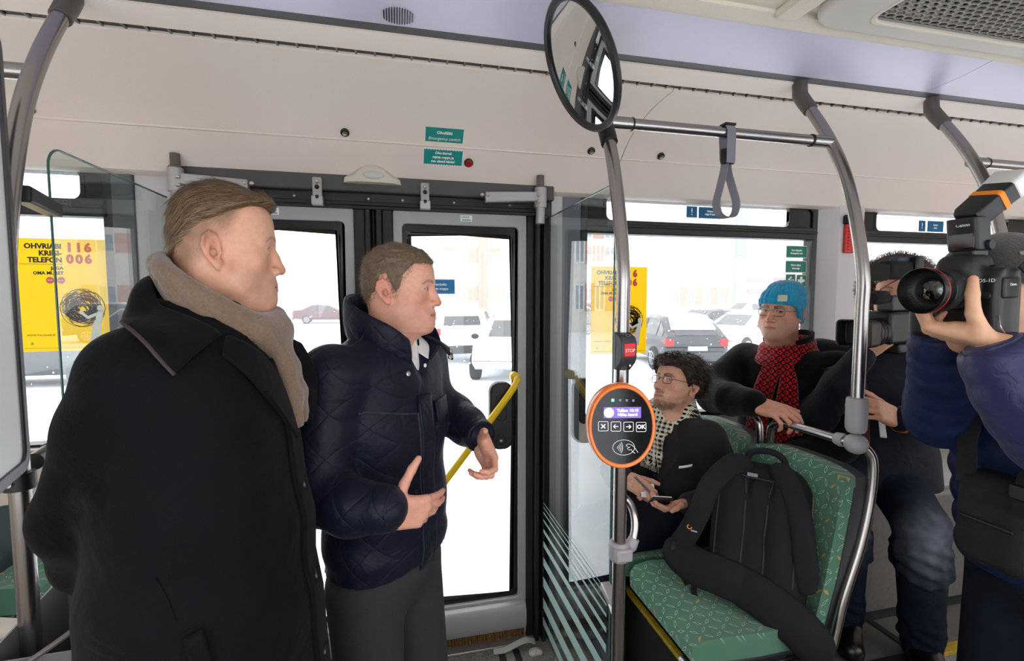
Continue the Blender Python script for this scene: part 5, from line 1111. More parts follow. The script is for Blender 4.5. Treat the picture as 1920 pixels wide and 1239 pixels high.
def legs(parent, hips, knees, feet, rads, m, yaw, h=.012, shoe=M_shoe, hipr=.12, name='trousers', boot=0., worn=None, ss=1.):
    P = np.array(hips + knees + feet); s = SDF(P.min(0) - .2, P.max(0) + .2, h)
    for a, b, c in zip(hips, knees, feet): s.path([a, b, (c[0], c[1], c[2] + .06)], rads, k=.02)
    s.ell(np.mean(hips, axis=0) + np.array((0, 0, .04)), (hipr, hipr*1.15, .13), ax=((math.cos(yaw), math.sin(yaw), 0), (-math.sin(yaw), math.cos(yaw), 0), (0, 0, 1)), k=.05)
    for a, b, c in zip(hips, knees, feet):    # creases behind the knee and above the shoe
        a, b, c = np.array(a), np.array(b), np.array(c)
        for i in range(4): p = b + (c - b)*(.12 + .07*i); s.path([p + np.array((rads[1]*math.cos(q), rads[1]*math.sin(q), .02*math.sin(2*q + i))) for q in np.linspace(0, 6.28, 12)], .004, k=.025)
        for i in range(4): p = b + (c - b)*(.66 + .05*i); s.path([p + np.array((rads[2]*math.cos(q), rads[2]*math.sin(q), .018*math.sin(3*q + i*2))) for q in np.linspace(0, 6.28, 12)], .005, k=.02)
    def wc(vs):
        base = np.tile(np.array(lin(worn[0])), (len(vs), 1)); w = np.zeros(len(vs))
        for a, b, c in zip(hips, knees, feet): b_ = np.array(b) + np.array((math.cos(yaw), math.sin(yaw), 0))*rads[1] - np.array((0, 0, .03)); w = np.maximum(w, np.exp(-(((vs - b_)*np.array((1, 1, .62)))**2).sum(1)/.0062))
        w = (w*(.75 + .6*npnoise(vs, 50)))[:,None]; return np.clip(base*(1-w) + np.array(lin(worn[1]))*w, 0, 1)
    o = sdf_obj(s, name, m, parent, cols=wc if worn else None)
    for c in feet:
        d = np.array((math.cos(yaw), math.sin(yaw), 0)); q = np.array(c, float); f = SDF(q - .25, q + .25, .007)
        f.path([q - d*.05 + (0, 0, .045), q + d*.05 + (0, 0, .05), q + d*.15 + (0, 0, .035)], [.042*ss, .043*ss, .038*ss], k=.02, sq=((0, 0, 1), 1.1)); f.cone(q - d*.03 + (0, 0, .06), q - d*.03 + (0, 0, .15 + boot), .046*ss, .05*ss + boot*.12, k=.03); f.cut(q + (0, 0, .001), (0, 0, -1)); sdf_obj(f, 'shoe', shoe, parent)
    return o
# ================================================================== the man in the black overcoat
def man_overcoat():
    t = person('tall man in profile in a black overcoat and taupe scarf, hands behind his back', (-.34, 1.0, 0)); sc = np.array((.93, .81, .93))
    M = frame((.965, .26, -.03)); T = np.array((-.3083, 1.008, 1.7422))
    s, base, ears = head_sdf(fat=.85, eye=.62, neck=1.12, jaw=1.08, nose=1.0)
    vs, F = s.mesh(); vs = smooth_verts(vs, F, 1, .4)
    hl = ([0, 22, 40, 60, 90, 112, 135, 160, 180], [.066, .074, .070, .060, .042, .026, -.004, -.034, -.046])
    fade = lambda x, y, z: .85*sstep(-.022, .036, z - np.interp(azim(x, y), [0, 38, 50, 62, 75, 86, 100, 118, 135, 180], [.11, .105, .088, .058, .026, .014, .008, -.03, -.055, -.07]))
    col = skin_cols(vs, '#d6a388', stubble=.28, stub_col='#8f7060', brow_col='#8a6a4c', brow_w=.8, scalp=('#6c523a', fade), blush=.7)
    parts = [(to_world(vs, M, T, sc), F, col)]
    hd = hand_parts((-.545, 1.10, 1.11), (.10, .80, -.25), (-.9, .1, -.2), True, [(45, 50, 30)]*4, tone='#c08a72'); parts.append(hd)
    parts.append(hand_parts((-.535, 1.10, 1.095), (-.02, -1, .12), (-.85, 0, .2), False, [(45, 50, 30)]*4, tone='#c08a72'))
    rows = [(.50, -.352, 1.0, .225, .27, .19), (.90, -.352, 1.0, .203, .25, .19), (1.10, -.355, 1.0, .190, .24, .19), (1.25, -.352, 1.0, .175, .235, .19), (1.40, -.352, 1.0, .156, .232, .19), (1.50, -.352, 1.0, .132, .22, .19), (1.56, -.350, 1.0, .112, .185, .19), (1.61, -.352, 1.0, .088, .125, .19), (1.645, -.352, 1.0, .072, .085, .19)]
    ar = [(-.392, .855, 1.52), (-.432, .875, 1.442), (-.520, .93, 1.285), (-.545, 1.0, 1.18), (-.54, 1.09, 1.11)]; al = [(-.325, 1.165, 1.49), (-.37, 1.185, 1.37), (-.45, 1.15, 1.25), (-.51, 1.08, 1.14)]
    parts.append(body_core(shrink(rows, .03), [(ar, [.06, .055, .045, .04, .035]), (al, [.06, .055, .045, .035])], '#c99a80'))
    skin_body(parts, t)
    for q in (-1, 1): eyeball(t, M, T, sc, q, (0, 1, -.32), '#4f6068')
    # hair: combed back, faded sides
    def th(x, y, z): return .003 + .009*sstep(.03, .10, z) + .010*sstep(.05, .09, y)*sstep(.04, .08, z)
    hs = hair_shell(s, base, hl, th, s.h, rough=.004); hv, hF = hs.mesh(); hv = smooth_verts(hv, hF, 2, .4)
    link('hair', npmesh('hair', to_world(hv, M, T, sc), hF), M_hairb, t)
    P, N_ = pick(hv, hF, 9000, 3); k = (P[:,2] > np.interp(azim(P[:,0], P[:,1]), *hl) + .004) & (hs.val(P + N_*.004) > 0); P, N_ = P[k], N_[k]
    D = np.stack([.25*np.sign(P[:,0] + .02), -np.ones(len(P)), -.25 - .8*sstep(-.02, -.09, P[:,1])], 1); half = len(P)//2
    strands('hair_strand', M_hairb, t, P[:half], N_[:half], D[:half], .030, .0011, M, T, sc, lift=.06, jit=.12); strands('hair_strand', M_hairl, t, P[half:], N_[half:], D[half:], .028, .0009, M, T, sc, lift=.06, jit=.12)
    P, N_ = pick(vs, F, 9000, 5); w = fade(P[:,0], P[:,1], P[:,2]); k = (w > .15) & (RNG.random(len(P)) < w) & (s.val(P) - base_val(s, base, P) > -.0015); P, N_ = P[k], N_[k]
    strands('short_hair', M_hairl, t, P, N_, np.stack([0*P[:,0], -.6*np.ones(len(P)), -np.ones(len(P))], 1), .005, .0006, M, T, sc, lift=.25, jit=.3, seg=1)
    # coat
    c = SDF((-.75, .62, .48), (-.02, 1.4, 1.72), .0085)
    def folds(X, Y, Z): return .004*np.sin(38*Z + 9*Y + 6*X)*np.exp(-((Z - 1.2)/.16)**2) + .005*np.sin(30*Y + 4*Z)*np.clip((1.0 - Z)/.3, 0, 1)
    c.zloft(rows, k=.03, noise=folds)
    def slv(p, r): c.path(p, r, k=.022)
    slv(ar, [.078, .075, .064, .057, .050]); slv(al, [.078, .073, .068, .05]); c.ell((-.375, .90, 1.545), (.085, .085, .05), k=.05); c.ell((-.34, 1.11, 1.53), (.075, .085, .05), k=.05)
    for i, z in enumerate((1.33, 1.29, 1.245)): c.cone((-.43 + .01*i, .80 + .02*i, z + .04), (-.52 + .0*i, .865 + .02*i, z + .01), .005, .003, k=.03)
    coat = sdf_obj(c, 'coat', M_wool, t, 2)
    def seam(nm, pts, r, off=.0, m=M_wool, n=8): q = c.proj([tuple(p) for p in spline(pts, n)], off); return MB().tube([V(p) for p in q], r, 6).build(nm, m, coat)
    def flap(nm, pts_a, pts_b, off, th_, m, sub=1):
        a = spline(pts_a, 6); b = spline(pts_b, 6); R_ = []
        for k in range(7): R_.append(c.proj([tuple(p + (q - p)*(k/6)) for p, q in zip(a, b)], off))
        n = len(R_[0]); vs_ = np.concatenate(R_); F_ = np.array([[k*n+i, k*n+i+1, (k+1)*n+i+1, (k+1)*n+i] for k in range(6) for i in range(n-1)]); o = link(nm, npmesh(nm, vs_, F_), m, coat)
        d = o.modifiers.new('thick', 'SOLIDIFY'); d.thickness = th_; d.offset = 0; return o
    flap('front_placket', [(-.225, .93, 1.54), (-.185, .90, 1.40), (-.165, .90, 1.2), (-.145, .90, .95), (-.13, .90, .6)], [(-.205, 1.0, 1.54), (-.17, .985, 1.40), (-.155, .985, 1.2), (-.14, .985, .95), (-.12, .985, .6)], .004, .006, M_wool)
    seam('pocket_seam', [(-.315, .77, 1.16), (-.285, .765, 1.17)], .0016, .001); flap('pocket_welt', [(-.31, .77, 1.155), (-.292, .765, 1.06), (-.297, .76, .95)], [(-.285, .765, 1.165), (-.268, .765, 1.06), (-.272, .76, .94)], .004, .005, M_wool)
    seam('dart_seam', [(-.345, .79, 1.25), (-.32, .77, 1.18)], .0012, .001)
    for z in (1.44, 1.30, 1.12, .97): q = c.proj([(-.19 + .0*z, .945, z)], .006)[0]; g = c.grad([q])[0]; MB().lathe([(.014, -.003), (.015, .001), (.013, .004), (.009, .0035)], q, g, 18).build('button', M_button, coat)
    # collar: stands at the nape, lies open over the shoulders
    def collar(nm, inner, outer, m, th_, bulge=.012, par=coat):
        a, b = spline(inner, 8), spline(outer, 8); K = 8; n = len(a); ctr = V(-.345, 1.0, 1.5); vs_ = []
        for k in range(K+1):
            f = k/K
            for p, q in zip(a, b): r = p + (q - p)*f; d = (r - ctr); d.z = max(d.z, .08); vs_.append(tuple(r + d.normalized()*bulge*math.sin(math.pi*min(1, f*1.15))))
        vs_ = np.array(vs_); lowv = c.val(vs_) < th_*.8; vs_[lowv] = c.proj(vs_[lowv], th_*.8); F_ = np.array([[k*n+i, k*n+i+1, (k+1)*n+i+1, (k+1)*n+i] for k in range(K) for i in range(n-1)]); o = link(nm, npmesh(nm, vs_, F_), m, par); d = o.modifiers.new('thick', 'SOLIDIFY'); d.thickness = th_; d.offset = 0; d2 = o.modifiers.new('soft', 'SUBSURF'); d2.levels = d2.render_levels = 1; return o
    collar('collar', [(-.265, 1.105, 1.575), (-.32, 1.11, 1.625), (-.385, 1.07, 1.672), (-.405, 1.0, 1.688), (-.395, .925, 1.672), (-.36, .895, 1.622), (-.285, .875, 1.575)],
           [(-.235, 1.14, 1.50), (-.31, 1.18, 1.555), (-.405, 1.10, 1.62), (-.437, 1.0, 1.646), (-.432, .92, 1.630), (-.395, .84, 1.590), (-.318, .795, 1.535)], M_wool, .009)
    collar('lapel', [(-.280, .875, 1.578), (-.255, .92, 1.53), (-.225, .945, 1.47), (-.195, .945, 1.40)], [(-.268, .835, 1.560), (-.225, .855, 1.50), (-.195, .885, 1.45), (-.180, .935, 1.39)], M_wool, .008, .006)
    collar('lapel', [(-.262, 1.09, 1.575), (-.235, 1.06, 1.53), (-.205, 1.03, 1.47), (-.185, 1.0, 1.40)], [(-.205, 1.13, 1.55), (-.175, 1.10, 1.50), (-.165, 1.06, 1.45), (-.168, 1.01, 1.40)], M_wool, .008, .006)
    M_pip = mat('collar_piping', '#3b2a2a', .8)
    for pp in ([(-.235, 1.14, 1.50), (-.31, 1.18, 1.555), (-.405, 1.10, 1.62), (-.437, 1.0, 1.646), (-.432, .92, 1.630), (-.395, .84, 1.590), (-.318, .795, 1.535)],): q = np.array([tuple(v_) for v_ in spline(pp, 8)]); lv = c.val(q) < .008; q[lv] = c.proj(q[lv], .008); MB().tube([V(v_) for v_ in q], .003, 6).build('piping', M_pip, coat)
    # scarf: two rolls round the neck, one tail down the chest
    sf = SDF((-.52, .80, 1.40), (-.12, 1.2, 1.78), .0055)
    rg_ = []
    for a in np.linspace(0, 2*math.pi, 33): ca, sa = math.cos(a), math.sin(a); rg_.append(np.array((-.318 + .082*ca, 1.0 + .092*sa, 1.636 - .057*ca)))
    up_ = np.array((-.38, 0, .92))
    for f in (-.022, 0, .022): sf.path([p + up_*f + np.array((0, 0, 0)) for p in rg_], .0155, k=.012)
    tl = [(-.245, .955, 1.600), (-.222, .975, 1.575), (-.205, .985, 1.52), (-.192, .985, 1.47), (-.185, .985, 1.42)]
    for o_ in (-.026, 0, .026): sf.path([(p[0] + (.002 if o_ else .006), p[1] + o_*(.75 + .1*i), p[2] - abs(o_)*.15) for i, p in enumerate(tl)], [.017, .017, .015, .014, .011], k=.014)
    sf.path([(-.235, 1.03, 1.61), (-.225, 1.0, 1.59), (-.23, .94, 1.585)], [.024, .026, .022], k=.018)
    for i in range(5): a = -2.6 + .45*i; sf.path([(-.318 + .100*math.cos(a+d), 1.0 + .110*math.sin(a+d), 1.639 - .057*math.cos(a+d) + .028*(1 - 1.0*k)) for k, d in enumerate((0, .25, .5))], .0028, k=.006, op='-')
    sdf_obj(sf, 'scarf', mat('taupe_scarf', '#76614f', .95, bump=.7, bscale=260, var=.14, vscale=220, sheen=.4), t, 1)
    legs(t, [(-.35, .90, .85), (-.35, 1.10, .85)], [(-.345, .89, .48), (-.345, 1.11, .48)], [(-.36, .88, 0), (-.36, 1.12, 0)], [.10, .075, .062], M_charcoal, 0)
def base_val(s, base, P): t = SDF.__new__(SDF); t.lo, t.h, t.n, t.D = s.lo, s.h, s.n, base; return t.val(P)
man_overcoat()
# ================================================================== the man in the navy quilted jacket
M_navy = mat('navy_nylon', '#0f1224', .5, bump=.2, bscale=160, var=.15, vscale=60, sheen=.03, spec=.2, wrinkle=(22, .008), quilt=(13, (.8, -.6))); M_shirt = mat('white_shirt', '#d9d7d5', .8, bump=.2, bscale=600)
def man_jacket():
    t = person('younger man in a navy quilted jacket and open white shirt, gesturing with both hands', (-.03, 1.32, 0)); sc = .885; yw = R(-37)
    M = frame((.955, -.29, -.04)); T = np.array((.0085, 1.305, 1.6748))
    s, base, ears = head_sdf(fat=.15, eye=.85, nose=1.05, neck=1.12)
    vs, F = s.mesh(); vs = smooth_verts(vs, F, 1, .4)
    hl = ([0, 25, 42, 54, 62, 68, 76, 84, 95, 108, 120, 140, 180], [.060, .060, .058, .040, .012, -.020, -.024, -.004, .026, .020, -.025, -.052, -.062])
    col = skin_cols(vs, '#dba38c', stubble=.22, stub_col='#96715f', brow_col='#86664c', blush=.95)
    f = np.array((.8, -.6, 0)); r = np.array((-.6, -.8, 0)); c0 = np.array((-.03, 1.32, 0)); W = lambda a, b, z: c0 + f*a + r*b + np.array((0, 0, z))
    ar = [W(-.01, .185, 1.465), W(-.02, .205, 1.33), (-.185, 1.135, 1.215), (-.105, 1.075, 1.195), (-.035, 1.040, 1.200)]; al = [W(-.01, -.185, 1.465), W(-.0, -.20, 1.34), (.165, 1.475, 1.285), (.195, 1.40, 1.270), (.215, 1.345, 1.262)]
    parts = [(to_world(vs, M, T, sc), F, col), hand_parts((-.022, 1.030, 1.190), (.78, .44, -.20), (.44, -.88, -.02), True, [(22, 12, 6), (24, 14, 6), (27, 16, 8), (30, 18, 10)], sc=.95, spread=(2, 0, -1, -3), thumb=[(.85, .35, -.20), (.90, .42, -.10), (.88, .46, -.02)], tone='#d79c86'),
             hand_parts((.224, 1.325, 1.252), (.18, -.80, -.58), (.88, .30, -.10), False, [(20, 52, 30), (28, 58, 32), (34, 60, 34), (40, 60, 34)], sc=.95, spread=(3, 0, -2, -4), thumb=[(.80, .35, -.45), (.80, .45, -.4), (.75, .55, -.35)], tone='#d79c86')]
    rows = [(.962, -.03, 1.32, .128, .190, yw), (.99, -.03, 1.32, .132, .196, yw), (1.05, -.03, 1.32, .128, .19, yw), (1.2, -.03, 1.32, .124, .186, yw), (1.35, -.03, 1.32, .122, .195, yw), (1.44, -.025, 1.32, .108, .19, yw), (1.50, -.028, 1.32, .088, .15, yw), (1.545, -.03, 1.318, .072, .092, yw)]
    parts.append(body_core(shrink(rows, .03), [(ar, [.045, .038, .032, .03, .028]), (al, [.045, .038, .032, .03, .028])], '#cf9a84')); skin_body(parts, t)
    for q in (-1, 1): eyeball(t, M, T, sc, q, (0, 1, -.05), '#5c6c74')
    th = lambda x, y, z: (.003 + .009*sstep(.03, .1, z))*(1 - .45*sstep(.05, .09, y))
    hs = hair_shell(s, base, hl, th, s.h, rough=.007); hv, hF = hs.mesh(); hv = smooth_verts(hv, hF, 1, .4); link('hair', npmesh('hair', to_world(hv, M, T, sc), hF), M_hairg, t)
    P, N_ = pick(hv, hF, 12000, 3); k = (P[:,2] > np.interp(azim(P[:,0], P[:,1]), *hl) + .002) & (hs.val(P + N_*.003) > 0); P, N_ = P[k], N_[k]; D = np.stack([.1*np.sign(P[:,0]), .45*sstep(.0, .08, P[:,1])*sstep(.04, .09, P[:,2])*2 - .55, -.35 - .9*sstep(.07, .0, P[:,2])], 1); hf = len(P)//2
    strands('hair_strand', M_hairg, t, P[:hf], N_[:hf], D[:hf], .017, .0009, M, T, sc, lift=.36, jit=.42); strands('hair_strand', M_hairl, t, P[hf:], N_[hf:], D[hf:], .014, .0007, M, T, sc, lift=.3, jit=.38)
    P, N_ = pick(vs, F, 16000, 6); d_ = P[:,2] - np.interp(azim(P[:,0], P[:,1]), *hl); k = (d_ > -.013) & (d_ < .006) & (RNG.random(len(P)) < sstep(-.013, .004, d_)) & (np.abs(P[:,0]) < .079) & (P[:,1] < .055) & (s.val(P) - base_val(s, base, P) > -.0015); P, N_ = P[k], N_[k]
    strands('short_hair', M_hairg, t, P, N_, np.stack([0*P[:,0], -.5*np.ones(len(P)), -.7 + .9*(P[:,1] > .05)], 1), .008, .0007, M, T, sc, lift=.3, jit=.35, seg=2)
    c = SDF((-.36, .92, .88), (.34, 1.66, 1.60), .0075)
    fold = lambda X, Y, Z: .003*np.sin(34*Z + 20*X - 12*Y) + .004*np.sin(60*Z + 8*X)*np.exp(-((Z - .97)/.05)**2)
    c.zloft(rows, k=.03, noise=fold); c.ell(W(-.02, .12, 1.475), (.075, .085, .05), k=.05); c.ell(W(-.02, -.12, 1.475), (.075, .085, .05), k=.05)
    c.path(ar, [.078, .073, .070, .060, .052], k=.02); c.path(al, [.074, .070, .064, .056, .047], k=.02)
    for i in range(4): a = np.array(ar[2]); c.cone(a + (-.06 + .03*i, -.05, .03 - .01*i), a + (.0 + .03*i, -.045, -.05), .005, .004, k=.025)
    for i in range(4): c.cone(W(.10, .10 - .02*i, 1.10 - .05*i), W(.115, -.05, 1.06 - .06*i), .004, .003, k=.02)
    c.cone(W(.065, -.005, 1.60), W(.128, -.005, 1.415), .042, .004, k=.01, op='-')    # open neck
    jk = sdf_obj(c, 'jacket', M_navy, t, 1)
    def seam(nm, pts, r_, off=0., m=mat('navy_seam', '#262a38', .6)): q = c.proj([tuple(p) for p in spline(pts, 8)], off); return MB().tube([V(p) for p in q], r_, 6).build(nm, m, jk)
    def patch(nm, pa, pb, off, th_, m=M_navy, K=6):
        a, b = spline(pa, 6), spline(pb, 6); R_ = [c.proj([tuple(p + (q - p)*(k/K)) for p, q in zip(a, b)], off) for k in range(K+1)]; n = len(R_[0])
        o = link(nm, npmesh(nm, np.concatenate(R_), np.array([[k*n+i, k*n+i+1, (k+1)*n+i+1, (k+1)*n+i] for k in range(K) for i in range(n-1)])), m, jk); d = o.modifiers.new('thick', 'SOLIDIFY'); d.thickness = th_; d.offset = 0; return o
    for z in (1.37,): seam('yoke_seam', [W(.02, .19, z+.02), W(.10, .10, z), W(.12, .02, z-.015)], .0022, .001)
    seam('front_seam', [W(.125, .03, 1.36), W(.13, .028, 1.2), W(.135, .028, 1.0), W(.135, .028, .93)], .0022, .001)
    patch('front_placket', [W(.115, .028, 1.40), W(.13, .028, 1.2), W(.135, .028, .93)], [W(.118, -.028, 1.40), W(.13, -.028, 1.2), W(.135, -.028, .93)], .004, .007)
    patch('pocket_flap', [W(.115, -.045, 1.375), W(.10, -.135, 1.375)], [W(.12, -.05, 1.315), W(.105, -.135, 1.325)], .006, .006)
    patch('pocket_flap', [W(.12, .045, 1.17), W(.09, .15, 1.17)], [W(.12, .045, 1.155), W(.09, .15, 1.155)], .004, .004)
    for p in (ar, al): e, d = np.array(p[-1]), np.array(p[-1]) - np.array(p[-2]); d /= np.linalg.norm(d); MB().tube([V(e - d*.0), V(e + d*.030)], [.048, .046], 20, cap=True).build('cuff', M_navy, jk, bevel=.004)
    # stand collar with snaps
    def strip(nm, lo_, hi_, m, th_, par=jk, bul=.0):
        a, b = spline(lo_, 8), spline(hi_, 8); K = 6; n = len(a); o_ = V(*W(-.01, 0, 0)); vs_ = []
        for k in range(K+1):
            for p, q in zip(a, b): w = p + (q - p)*(k/K); d = V(w.x - o_.x, w.y - o_.y, 0).normalized(); vs_.append(tuple(w + d*bul*math.sin(math.pi*k/K)))
        o = link(nm, npmesh(nm, np.array(vs_), np.array([[k*n+i, k*n+i+1, (k+1)*n+i+1, (k+1)*n+i] for k in range(K) for i in range(n-1)])), m, par); d = o.modifiers.new('thick', 'SOLIDIFY'); d.thickness = th_; d.offset = 0; d = o.modifiers.new('soft', 'SUBSURF'); d.levels = d.render_levels = 1; return o
    strip('collar', [W(.095, .022, 1.475), W(.075, .07, 1.505), W(.02, .098, 1.53), W(-.05, .085, 1.545), W(-.088, 0, 1.552), W(-.05, -.085, 1.545), W(.02, -.098, 1.53), W(.075, -.07, 1.505), W(.10, -.055, 1.48)],
          [W(.098, .035, 1.545), W(.080, .075, 1.578), W(.02, .100, 1.612), W(-.055, .085, 1.648), W(-.095, 0, 1.66), W(-.055, -.088, 1.648), W(.025, -.108, 1.612), W(.085, -.10, 1.572), W(.115, -.085, 1.535)], M_navy, .010, bul=.006)
    strip('collar_flap', [W(.085, -.05, 1.55), W(.115, -.075, 1.53), W(.14, -.085, 1.50)], [W(.09, -.125, 1.525), W(.118, -.135, 1.50), W(.135, -.115, 1.475)], M_navy, .008)
    for p in (W(.128, -.112, 1.502), W(.139, -.088, 1.488), W(.086, .055, 1.548), W(.088, .052, 1.52), W(.1, .05, 1.46)): MB().lathe([(.0062, -.002), (.0062, .003), (.0035, .004)], V(*p) + V(*f)*.004, V(*f)*1 + V(*r)*.3 + V(0, 0, .3), 14).build('snap', M_bolt, jk)
    # shirt in the opening
    sh = SDF((-.15, 1.1, 1.30), (.2, 1.5, 1.62), .005); sh.cone(W(.04, 0, 1.545), W(.066, 0, 1.37), .046, .045, k=.01); sh.cone(W(-.02, 0, 1.46), W(-.012, 0, 1.495), .064, .056, k=.01); sh.cone(W(.05, .0, 1.60), W(.095, .0, 1.50), .028, .008, k=.006, op='-'); st_ = sdf_obj(sh, 'shirt', M_shirt, t)
    strip('shirt_collar', [W(.075, -.012, 1.515), W(.055, -.05, 1.555), W(.0, -.075, 1.585)], [W(.105, -.042, 1.485), W(.078, -.078, 1.525), W(.0, -.09, 1.555)], M_shirt, .003, st_); strip('shirt_collar', [W(.075, .012, 1.505), W(.055, .045, 1.525), W(.0, .06, 1.535)], [W(.10, .030, 1.475), W(.070, .055, 1.50), W(.0, .065, 1.51)], M_shirt, .003, st_)
    for z in (1.475,): MB().lathe([(.005, 0), (.005, .002)], V(*W(.134 if z < 1.45 else .118, -.004, z)), V(*f), 12).build('button', M_print, st_)
    legs(t, [W(-.01, .09, .90), W(-.01, -.09, .90)], [W(.02, .10, .48), W(.04, -.10, .48)], [W(-.02, .11, 0), W(.0, -.11, 0)], [.098, .074, .064], mat('dark_grey_trousers', '#2a2a2c', .85, bump=.4, bscale=500, var=.15, vscale=200), yw, h=.01, hipr=.125)
man_jacket()
# ------------------------------------------------------------------ shared bits of clothing
def torso(parent, nm, m, rows, arms, lo, hi, h, noise=None, extra=None, it=1, rib=None):
    s = SDF(lo, hi, h); s.zloft(rows, k=.03, noise=noise)
    for p, r in arms: s.path(p, r, k=.025, rib=rib)
    if extra: extra(s)
    return s, sdf_obj(s, nm, m, parent, it)
def patch_on(s, nm, pa, pb, off, th_, m, parent, K=6, n=8, wob=0.):
    a, b = spline(pa, n), spline(pb, n); R_ = []
    for k in range(K+1):
        P = s.proj([tuple(p + (q - p)*(k/K)) for p, q in zip(a, b)], off)
        if wob: P = P + s.grad(P)*(wob*np.sin(np.arange(len(P))*.5 + k*1.9))[:,None]
        R_.append(P)
    L_ = len(R_[0]); o = link(nm, npmesh(nm, np.concatenate(R_), np.array([[k*L_+i, k*L_+i+1, (k+1)*L_+i+1, (k+1)*L_+i] for k in range(K) for i in range(L_-1)])), m, parent)
    d = o.modifiers.new('thick', 'SOLIDIFY'); d.thickness = th_; d.offset = 0; return o
def glasses(parent, M, T, sc, m, w=.046, h_=.032, tilt=0.):
    b = MB(); g = MB(); A = lambda p: V(*to_world([p], M, T, sc)[0])
    for q in (-1, 1):
        L_ = [A((q*.034 + x, .1035 - .25*max(0, q*x)*.6 - 2.2*(x*x), -.004 + z)) for x, z in rrect(w, h_, .012, 4)]; b.tube(L_, .0015*sc, 6, closed=True)
        n = len(L_); c = sum(L_, Vector())/n; g.add([c] + L_, [(0, i+1, (i+1) % n + 1) for i in range(n)])
        b.tube([A((q*.057, .094, .002)), A((q*.072, .08, .003)), A((q*.082, .02, .004)), A((q*.080, -.012, -.002))], .0013*sc, 6)
    b.tube(spline([A((-.011, .1045, .002)), A((0, .109, .005)), A((.011, .1045, .002))], 4), .0012*sc, 6)
    o = b.build('glasses', m, parent); g.build('lens', glass('lens_glass', (.97, .98, .98), .05, .5), o, smooth=False); return o
def knit(name, col, sc=260, wave=90):
    return mat(name, col, .95, bump=.9, bscale=sc, var=.2, vscale=wave, sheen=.3)
def cross_pattern(name, ca, cb, scale, kind, ua=(1, -1, 0), rough=.95):
    """woven patterns: kind 'plaid' (houndstooth-like checks) or 'flower' (lattice of small flowers)"""
    m = bpy.data.materials.new(name); m.use_nodes = True; nt = m.node_tree; N = nt.nodes; L = nt.links; p = N['Principled BSDF']; p.inputs['Roughness'].default_value = rough; p.inputs['Sheen Weight'].default_value = .2; p.inputs['Specular IOR Level'].default_value = .2
    tc = N.new('ShaderNodeTexCoord')
    def Mx(op, x, y=None):
        n = N.new('ShaderNodeMath'); n.operation = op
        for i, q in enumerate((x, y)):
            if q is None: continue
            if isinstance(q, (int, float)): n.inputs[i].default_value = q
            else: L.new(q, n.inputs[i])
        return n.outputs[0]
    d1 = N.new('ShaderNodeVectorMath'); d1.operation = 'DOT_PRODUCT'; L.new(tc.outputs['Object'], d1.inputs[0]); d1.inputs[1].default_value = ua
    d2 = N.new('ShaderNodeVectorMath'); d2.operation = 'DOT_PRODUCT'; L.new(tc.outputs['Object'], d2.inputs[0]); d2.inputs[1].default_value = (.25, .1, 1)
    u, v = Mx('MULTIPLY', d1.outputs['Value'], scale), Mx('MULTIPLY', d2.outputs['Value'], scale)
    if kind == 'plaid':
        a = Mx('GREATER_THAN', Mx('SINE', u), 0.); b = Mx('GREATER_THAN', Mx('SINE', v), 0.); fine = Mx('GREATER_THAN', Mx('SINE', Mx('ADD', Mx('MULTIPLY', u, 3.), Mx('MULTIPLY', v, 3.))), 0.)
        big = Mx('GREATER_THAN', Mx('SINE', Mx('MULTIPLY', u, .23)), .55); bigv = Mx('GREATER_THAN', Mx('SINE', Mx('MULTIPLY', v, .23)), .55); both = Mx('MULTIPLY', a, b); one = Mx('ABSOLUTE', Mx('SUBTRACT', a, b)); f = Mx('ADD', both, Mx('MULTIPLY', one, fine)); f = Mx('MAXIMUM', f, Mx('MULTIPLY', Mx('MAXIMUM', big, bigv), Mx('MAXIMUM', a, b)))
    else:
        r2 = Mx('ADD', Mx('MULTIPLY', Mx('SINE', u), Mx('SINE', u)), Mx('MULTIPLY', Mx('SINE', v), Mx('SINE', v))); ring = Mx('MULTIPLY', Mx('GREATER_THAN', r2, .07), Mx('LESS_THAN', r2, .80)); dia = Mx('GREATER_THAN', Mx('ADD', Mx('SINE', Mx('MULTIPLY', Mx('ADD', u, v), 2.)), Mx('SINE', Mx('MULTIPLY', Mx('SUBTRACT', u, v), 2.))), .15)
        lat = Mx('GREATER_THAN', r2, 1.55); f = Mx('MAXIMUM', Mx('MULTIPLY', ring, Mx('MAXIMUM', dia, Mx('GREATER_THAN', r2, .35))), lat)
    mx = N.new('ShaderNodeMixRGB'); L.new(f, mx.inputs[0]); mx.inputs[1].default_value = (*lin(ca), 1); mx.inputs[2].default_value = (*lin(cb), 1); L.new(mx.outputs[0], p.inputs['Base Color'])
    b_ = N.new('ShaderNodeBump'); b_.inputs['Strength'].default_value = .6; b_.inputs['Distance'].default_value = .002; n3 = N.new('ShaderNodeTexNoise'); n3.inputs['Scale'].default_value = 350; L.new(tc.outputs['Object'], n3.inputs['Vector']); L.new(n3.outputs['Fac'], b_.inputs['Height']); L.new(b_.outputs[0], p.inputs['Normal']); return m
